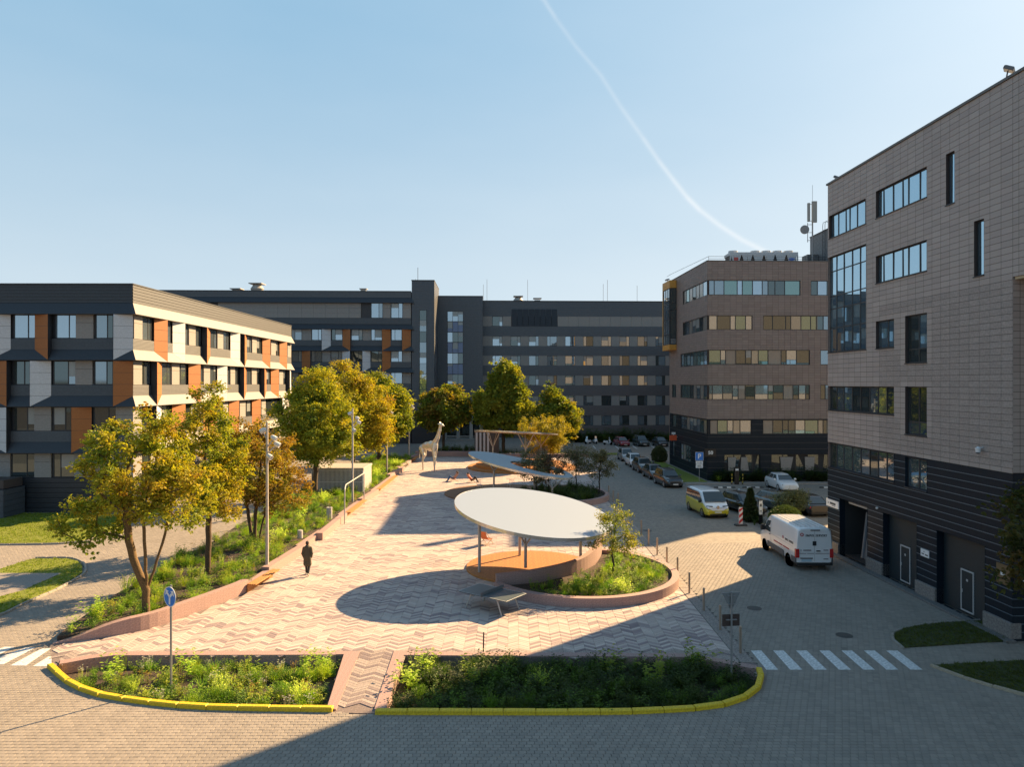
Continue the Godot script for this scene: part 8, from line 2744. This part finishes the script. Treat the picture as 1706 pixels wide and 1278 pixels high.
func head_bones(c: Vector3, face: Vector3) -> Array:       # c: centre of the skull
	var f := face.normalized()
	var r := Vector3.UP.cross(f).normalized()
	var up := f.cross(r)
	return [[c + up * 0.025 - f * 0.015, c + up * 0.02 + f * 0.01, 0.088, 0.084], [c - up * 0.03 + f * 0.03, c - up * 0.085 + f * 0.055, 0.06, 0.038],
		[c - up * 0.005 + f * 0.088, c - up * 0.035 + f * 0.108, 0.011, 0.014], [c - up * 0.065 + f * 0.082 - r * 0.018, c - up * 0.065 + f * 0.082 + r * 0.018, 0.010, 0.010],
		[c + r * 0.088 - up * 0.015 - f * 0.01, c + r * 0.09 + up * 0.02 - f * 0.018, 0.013, 0.016], [c - r * 0.088 - up * 0.015 - f * 0.01, c - r * 0.09 + up * 0.02 - f * 0.018, 0.013, 0.016]]

func eyes(t: Node, c: Vector3, face: Vector3) -> void:
	var f := face.normalized()
	var r := Vector3.UP.cross(f).normalized()
	var b := mb()
	for s in [-1, 1]: b.lathe([Vector2(0, -0.011), Vector2(0.009, -0.006), Vector2(0.011, 0), Vector2(0.009, 0.006), Vector2(0, 0.011)], c + r * s * 0.034 + f * 0.083, 8)
	part(t, "eyes", b, mat("eye dark", Vector3(0.02, 0.015, 0.012), 0.3))

func build_people() -> void:
	var skin := mat("skin", Vector3(0.42, 0.25, 0.18), 0.6)
	var hair := mat("dark hair", Vector3(0.035, 0.022, 0.015), 0.7)
	# --- walking person, seen from behind, hands in the coat pockets
	var t := thing("person", "person in a dark knee-length coat walking away across the plaza", "person", Vector3(-10.94, 0, -38.05) + Vector3(0, 0.022, 0), PI + 0.08)
	var hip := Vector3(0, 0.95, 0)
	var knee_r := Vector3(0.09, 0.52, 0.16)
	var foot_r := Vector3(0.09, 0.09, 0.22)
	var knee_l := Vector3(-0.09, 0.50, 0.02)
	var foot_l := Vector3(-0.10, 0.15, -0.30)
	var sh := Vector3(0, 1.50, 0.0)
	var head := Vector3(0, 1.715, 0.02)
	var arms := [[Vector3(0.185, 1.47, 0), Vector3(0.245, 1.19, -0.05), Vector3(0.20, 0.98, 0.06)], [Vector3(-0.185, 1.47, 0), Vector3(-0.245, 1.19, -0.05), Vector3(-0.20, 0.98, 0.06)]]
	var body := [[hip, sh, 0.12, 0.12], [sh + Vector3(-0.13, -0.03, 0), sh + Vector3(0.13, -0.03, 0), 0.06, 0.06], [sh, head - Vector3(0, 0.1, 0), 0.058, 0.052],
		[hip + Vector3(0.09, -0.03, 0), knee_r, 0.08, 0.055], [knee_r, foot_r, 0.055, 0.036], [hip + Vector3(-0.09, -0.03, 0), knee_l, 0.08, 0.055], [knee_l, foot_l, 0.055, 0.036],
		[foot_r + Vector3(0, -0.05, -0.05), foot_r + Vector3(0, -0.06, 0.15), 0.035, 0.026], [foot_l + Vector3(0, 0.0, -0.05), foot_l + Vector3(0, -0.12, 0.12), 0.035, 0.026]]
	for a in arms:
		body.append([a[0], a[1], 0.05, 0.042])
		body.append([a[1], a[2], 0.042, 0.03])
	body.append_array(head_bones(head, Vector3(0, 0, 1)))
	for a in arms: body.append_array(hand_bones(a[2], Vector3(-signf(a[2].x) * 0.25, -0.5, 0.85), Vector3(signf(a[2].x), 0, 0.3)))
	var figure := part(t, "body", flesh(body, 0.016, 0.02), skin)
	var coat := [[Vector3(0, 1.0, -0.01), sh, 0.175, 0.15], [sh + Vector3(-0.155, -0.04, 0), sh + Vector3(0.155, -0.04, 0), 0.075, 0.075], [Vector3(-0.07, 1.0, -0.01), Vector3(-0.09, 0.62, -0.01), 0.13, 0.135], [Vector3(0.07, 1.0, 0), Vector3(0.085, 0.62, 0.04), 0.13, 0.135], [Vector3(-0.05, 0.66, 0), Vector3(0.05, 0.66, 0.02), 0.13, 0.13], [sh + Vector3(0, 0.03, -0.01), sh + Vector3(0, 0.09, 0), 0.075, 0.07]]
	for a in arms:
		coat.append([a[0], a[1], 0.075, 0.062])
		coat.append([a[1], a[2], 0.062, 0.055])
	part(t, "coat", flesh(coat, 0.02, 0.05), mat("dark olive coat", Vector3(0.11, 0.088, 0.052), 0.85, 0.0, 0.2, "mid"))
	part(t, "trousers", flesh([[hip + Vector3(0.09, -0.03, 0), knee_r, 0.095, 0.072], [knee_r, foot_r + Vector3(0, 0.02, 0), 0.072, 0.055], [hip + Vector3(-0.09, -0.03, 0), knee_l, 0.095, 0.072], [knee_l, foot_l + Vector3(0, 0.02, 0), 0.072, 0.055]], 0.02, 0.03), mat("black trousers", Vector3(0.014, 0.014, 0.016), 0.85))
	part(t, "shoes", flesh([[foot_r + Vector3(0, -0.04, -0.06), foot_r + Vector3(0, -0.055, 0.17), 0.045, 0.035], [foot_l + Vector3(0, 0.01, -0.07), foot_l + Vector3(0, -0.11, 0.13), 0.045, 0.035]], 0.016, 0.02), mat("pale shoes", Vector3(0.42, 0.38, 0.32), 0.7))
	part(t, "hair", flesh([[head + Vector3(0, 0.045, -0.03), head + Vector3(0, 0.05, 0.02), 0.092, 0.085], [head + Vector3(0, -0.02, -0.045), head + Vector3(0, 0.03, -0.05), 0.075, 0.08]], 0.016, 0.03), hair)
	eyes(figure, head, Vector3(0, 0, 1))
	# --- two people lounging in the deck chairs
	sitter("person with dark hair and blue jeans lounging in the left deck chair", Vector3(-6.05, 0, -74.7), -PI / 2 + 0.25 + PI, mat("peach top", Vector3(0.55, 0.24, 0.15), 0.85), mat("blue jeans", Vector3(0.03, 0.085, 0.2), 0.85), skin, hair)
	sitter("person in dark trousers lounging in the right deck chair", Vector3(-4.25, 0, -73.7), PI / 2 + 0.3 + PI, mat("coral top", Vector3(0.5, 0.17, 0.12), 0.85), mat("black trousers"), skin, hair)
	# --- the steel giraffe
	t = thing("giraffe_sculpture", "life-size polished steel giraffe sculpture standing on the plaza", "sculpture", Vector3(-9.75, 0.02, -83.6), deg_to_rad(-32))
	var g := []
	var spine := [Vector3(-0.95, 2.75, 0), Vector3(-0.35, 2.9, 0), Vector3(0.35, 3.0, 0), Vector3(0.8, 3.05, 0)]
	var fat := [0.36, 0.46, 0.52, 0.44]
	for i in 3: g.append([spine[i], spine[i + 1], fat[i], fat[i + 1]])
	g.append([Vector3(0.2, 2.72, 0), Vector3(0.85, 2.75, 0), 0.42, 0.36])
	g.append([Vector3(0.75, 3.2, 0), Vector3(1.25, 3.95, 0), 0.38, 0.25])
	g.append([Vector3(1.25, 3.95, 0), Vector3(1.55, 4.8, 0), 0.25, 0.19])
	g.append([Vector3(1.55, 4.8, 0), Vector3(1.7, 5.45, 0), 0.19, 0.15])
	g.append([Vector3(1.68, 5.52, 0), Vector3(1.88, 5.5, 0), 0.16, 0.14])
	g.append([Vector3(1.88, 5.48, 0), Vector3(2.18, 5.36, 0), 0.12, 0.085])
	for s in [-1, 1]:
		g.append([Vector3(1.64, 5.62, s * 0.07), Vector3(1.60, 5.84, s * 0.09), 0.04, 0.045])
		g.append([Vector3(1.60, 5.55, s * 0.12), Vector3(1.46, 5.60, s * 0.34), 0.06, 0.03])
		var f: float = 0.12 if s > 0 else -0.10
		g.append([Vector3(0.80, 2.75, s * 0.24), Vector3(0.85 + f, 1.65, s * 0.26), 0.26, 0.12])
		g.append([Vector3(0.85 + f, 1.65, s * 0.26), Vector3(0.80 + f * 1.5, 0.85, s * 0.26), 0.12, 0.08])
		g.append([Vector3(0.80 + f * 1.5, 0.85, s * 0.26), Vector3(0.78 + f * 1.8, 0.10, s * 0.26), 0.08, 0.085])
		var h: float = 0.28 if s > 0 else -0.18
		g.append([Vector3(-0.92, 2.65, s * 0.22), Vector3(-0.72 + h * 0.5, 1.85, s * 0.26), 0.34, 0.17])
		g.append([Vector3(-0.72 + h * 0.5, 1.85, s * 0.26), Vector3(-1.0 + h, 1.15, s * 0.26), 0.16, 0.09])
		g.append([Vector3(-1.0 + h, 1.15, s * 0.26), Vector3(-0.95 + h, 0.10, s * 0.26), 0.085, 0.085])
	g.append([Vector3(-1.25, 2.75, 0), Vector3(-1.42, 1.75, 0), 0.05, 0.035])
	g.append([Vector3(-1.42, 1.75, 0), Vector3(-1.42, 1.45, 0), 0.06, 0.07])
	part(t, "body", flesh(g, 0.065, 0.12, true), mat("polished steel", Vector3(0.66, 0.63, 0.56), 0.34, 0.6))

func sitter(label: String, at: Vector3, turn: float, top: Material, bottom: Material, skin: Material, hair: Material) -> void:
	var t := thing("person", label, "person", at, turn + PI)
	var hip := Vector3(0, 0.30, 0.08)
	var sh := Vector3(0, 0.74, -0.26)
	var head := Vector3(0, 0.96, -0.27)
	var body := [[hip, sh, 0.12, 0.115], [sh + Vector3(-0.14, 0, 0), sh + Vector3(0.14, 0, 0), 0.055, 0.055], [sh, head - Vector3(0, 0.08, 0), 0.055, 0.05]]
	var legs := []
	var arms := []
	for s in [-1, 1]:
		var knee := Vector3(s * 0.11, 0.56, 0.46)
		var foot := Vector3(s * 0.11, 0.09, 0.74)
		legs.append([hip + Vector3(s * 0.09, 0, 0), knee, 0.085, 0.062])
		legs.append([knee, foot, 0.06, 0.042])
		body.append([foot, foot + Vector3(0, -0.03, 0.16), 0.042, 0.03])
		var el := Vector3(s * 0.27, 0.52, -0.06)
		var wr := Vector3(s * 0.16, 0.46, 0.18)
		arms.append([sh + Vector3(s * 0.17, -0.01, 0), el, 0.05, 0.042])
		arms.append([el, wr, 0.042, 0.03])
		body.append_array(hand_bones(wr, Vector3(-s * 0.4, 0.05, 0.8), Vector3(s * 0.8, 0.3, 0.4)))
	body.append_array(legs)
	body.append_array(arms)
	body.append_array(head_bones(head, Vector3(0, 0.05, 1)))
	var figure := part(t, "body", flesh(body, 0.02, 0.02), skin)
	var grow := func(list: Array, r: float) -> Array:
		return list.map(func(q): return [q[0], q[1], q[2] + r, q[3] + r])
	part(t, "trousers", flesh(grow.call(legs, 0.016), 0.025, 0.03), bottom)
	part(t, "top", flesh(grow.call([[hip, sh, 0.12, 0.12], arms[0], arms[2]] + [[sh + Vector3(-0.14, 0, 0), sh + Vector3(0.14, 0, 0), 0.055, 0.055]], 0.018), 0.025, 0.04), top)
	part(t, "hair", flesh([[head + Vector3(0, 0.04, -0.03), head + Vector3(0, 0.05, 0.015), 0.09, 0.085], [head + Vector3(0, -0.06, -0.05), head + Vector3(0, 0.02, -0.05), 0.07, 0.08]], 0.02, 0.03), hair)
	eyes(figure, head, Vector3(0, 0.05, 1))
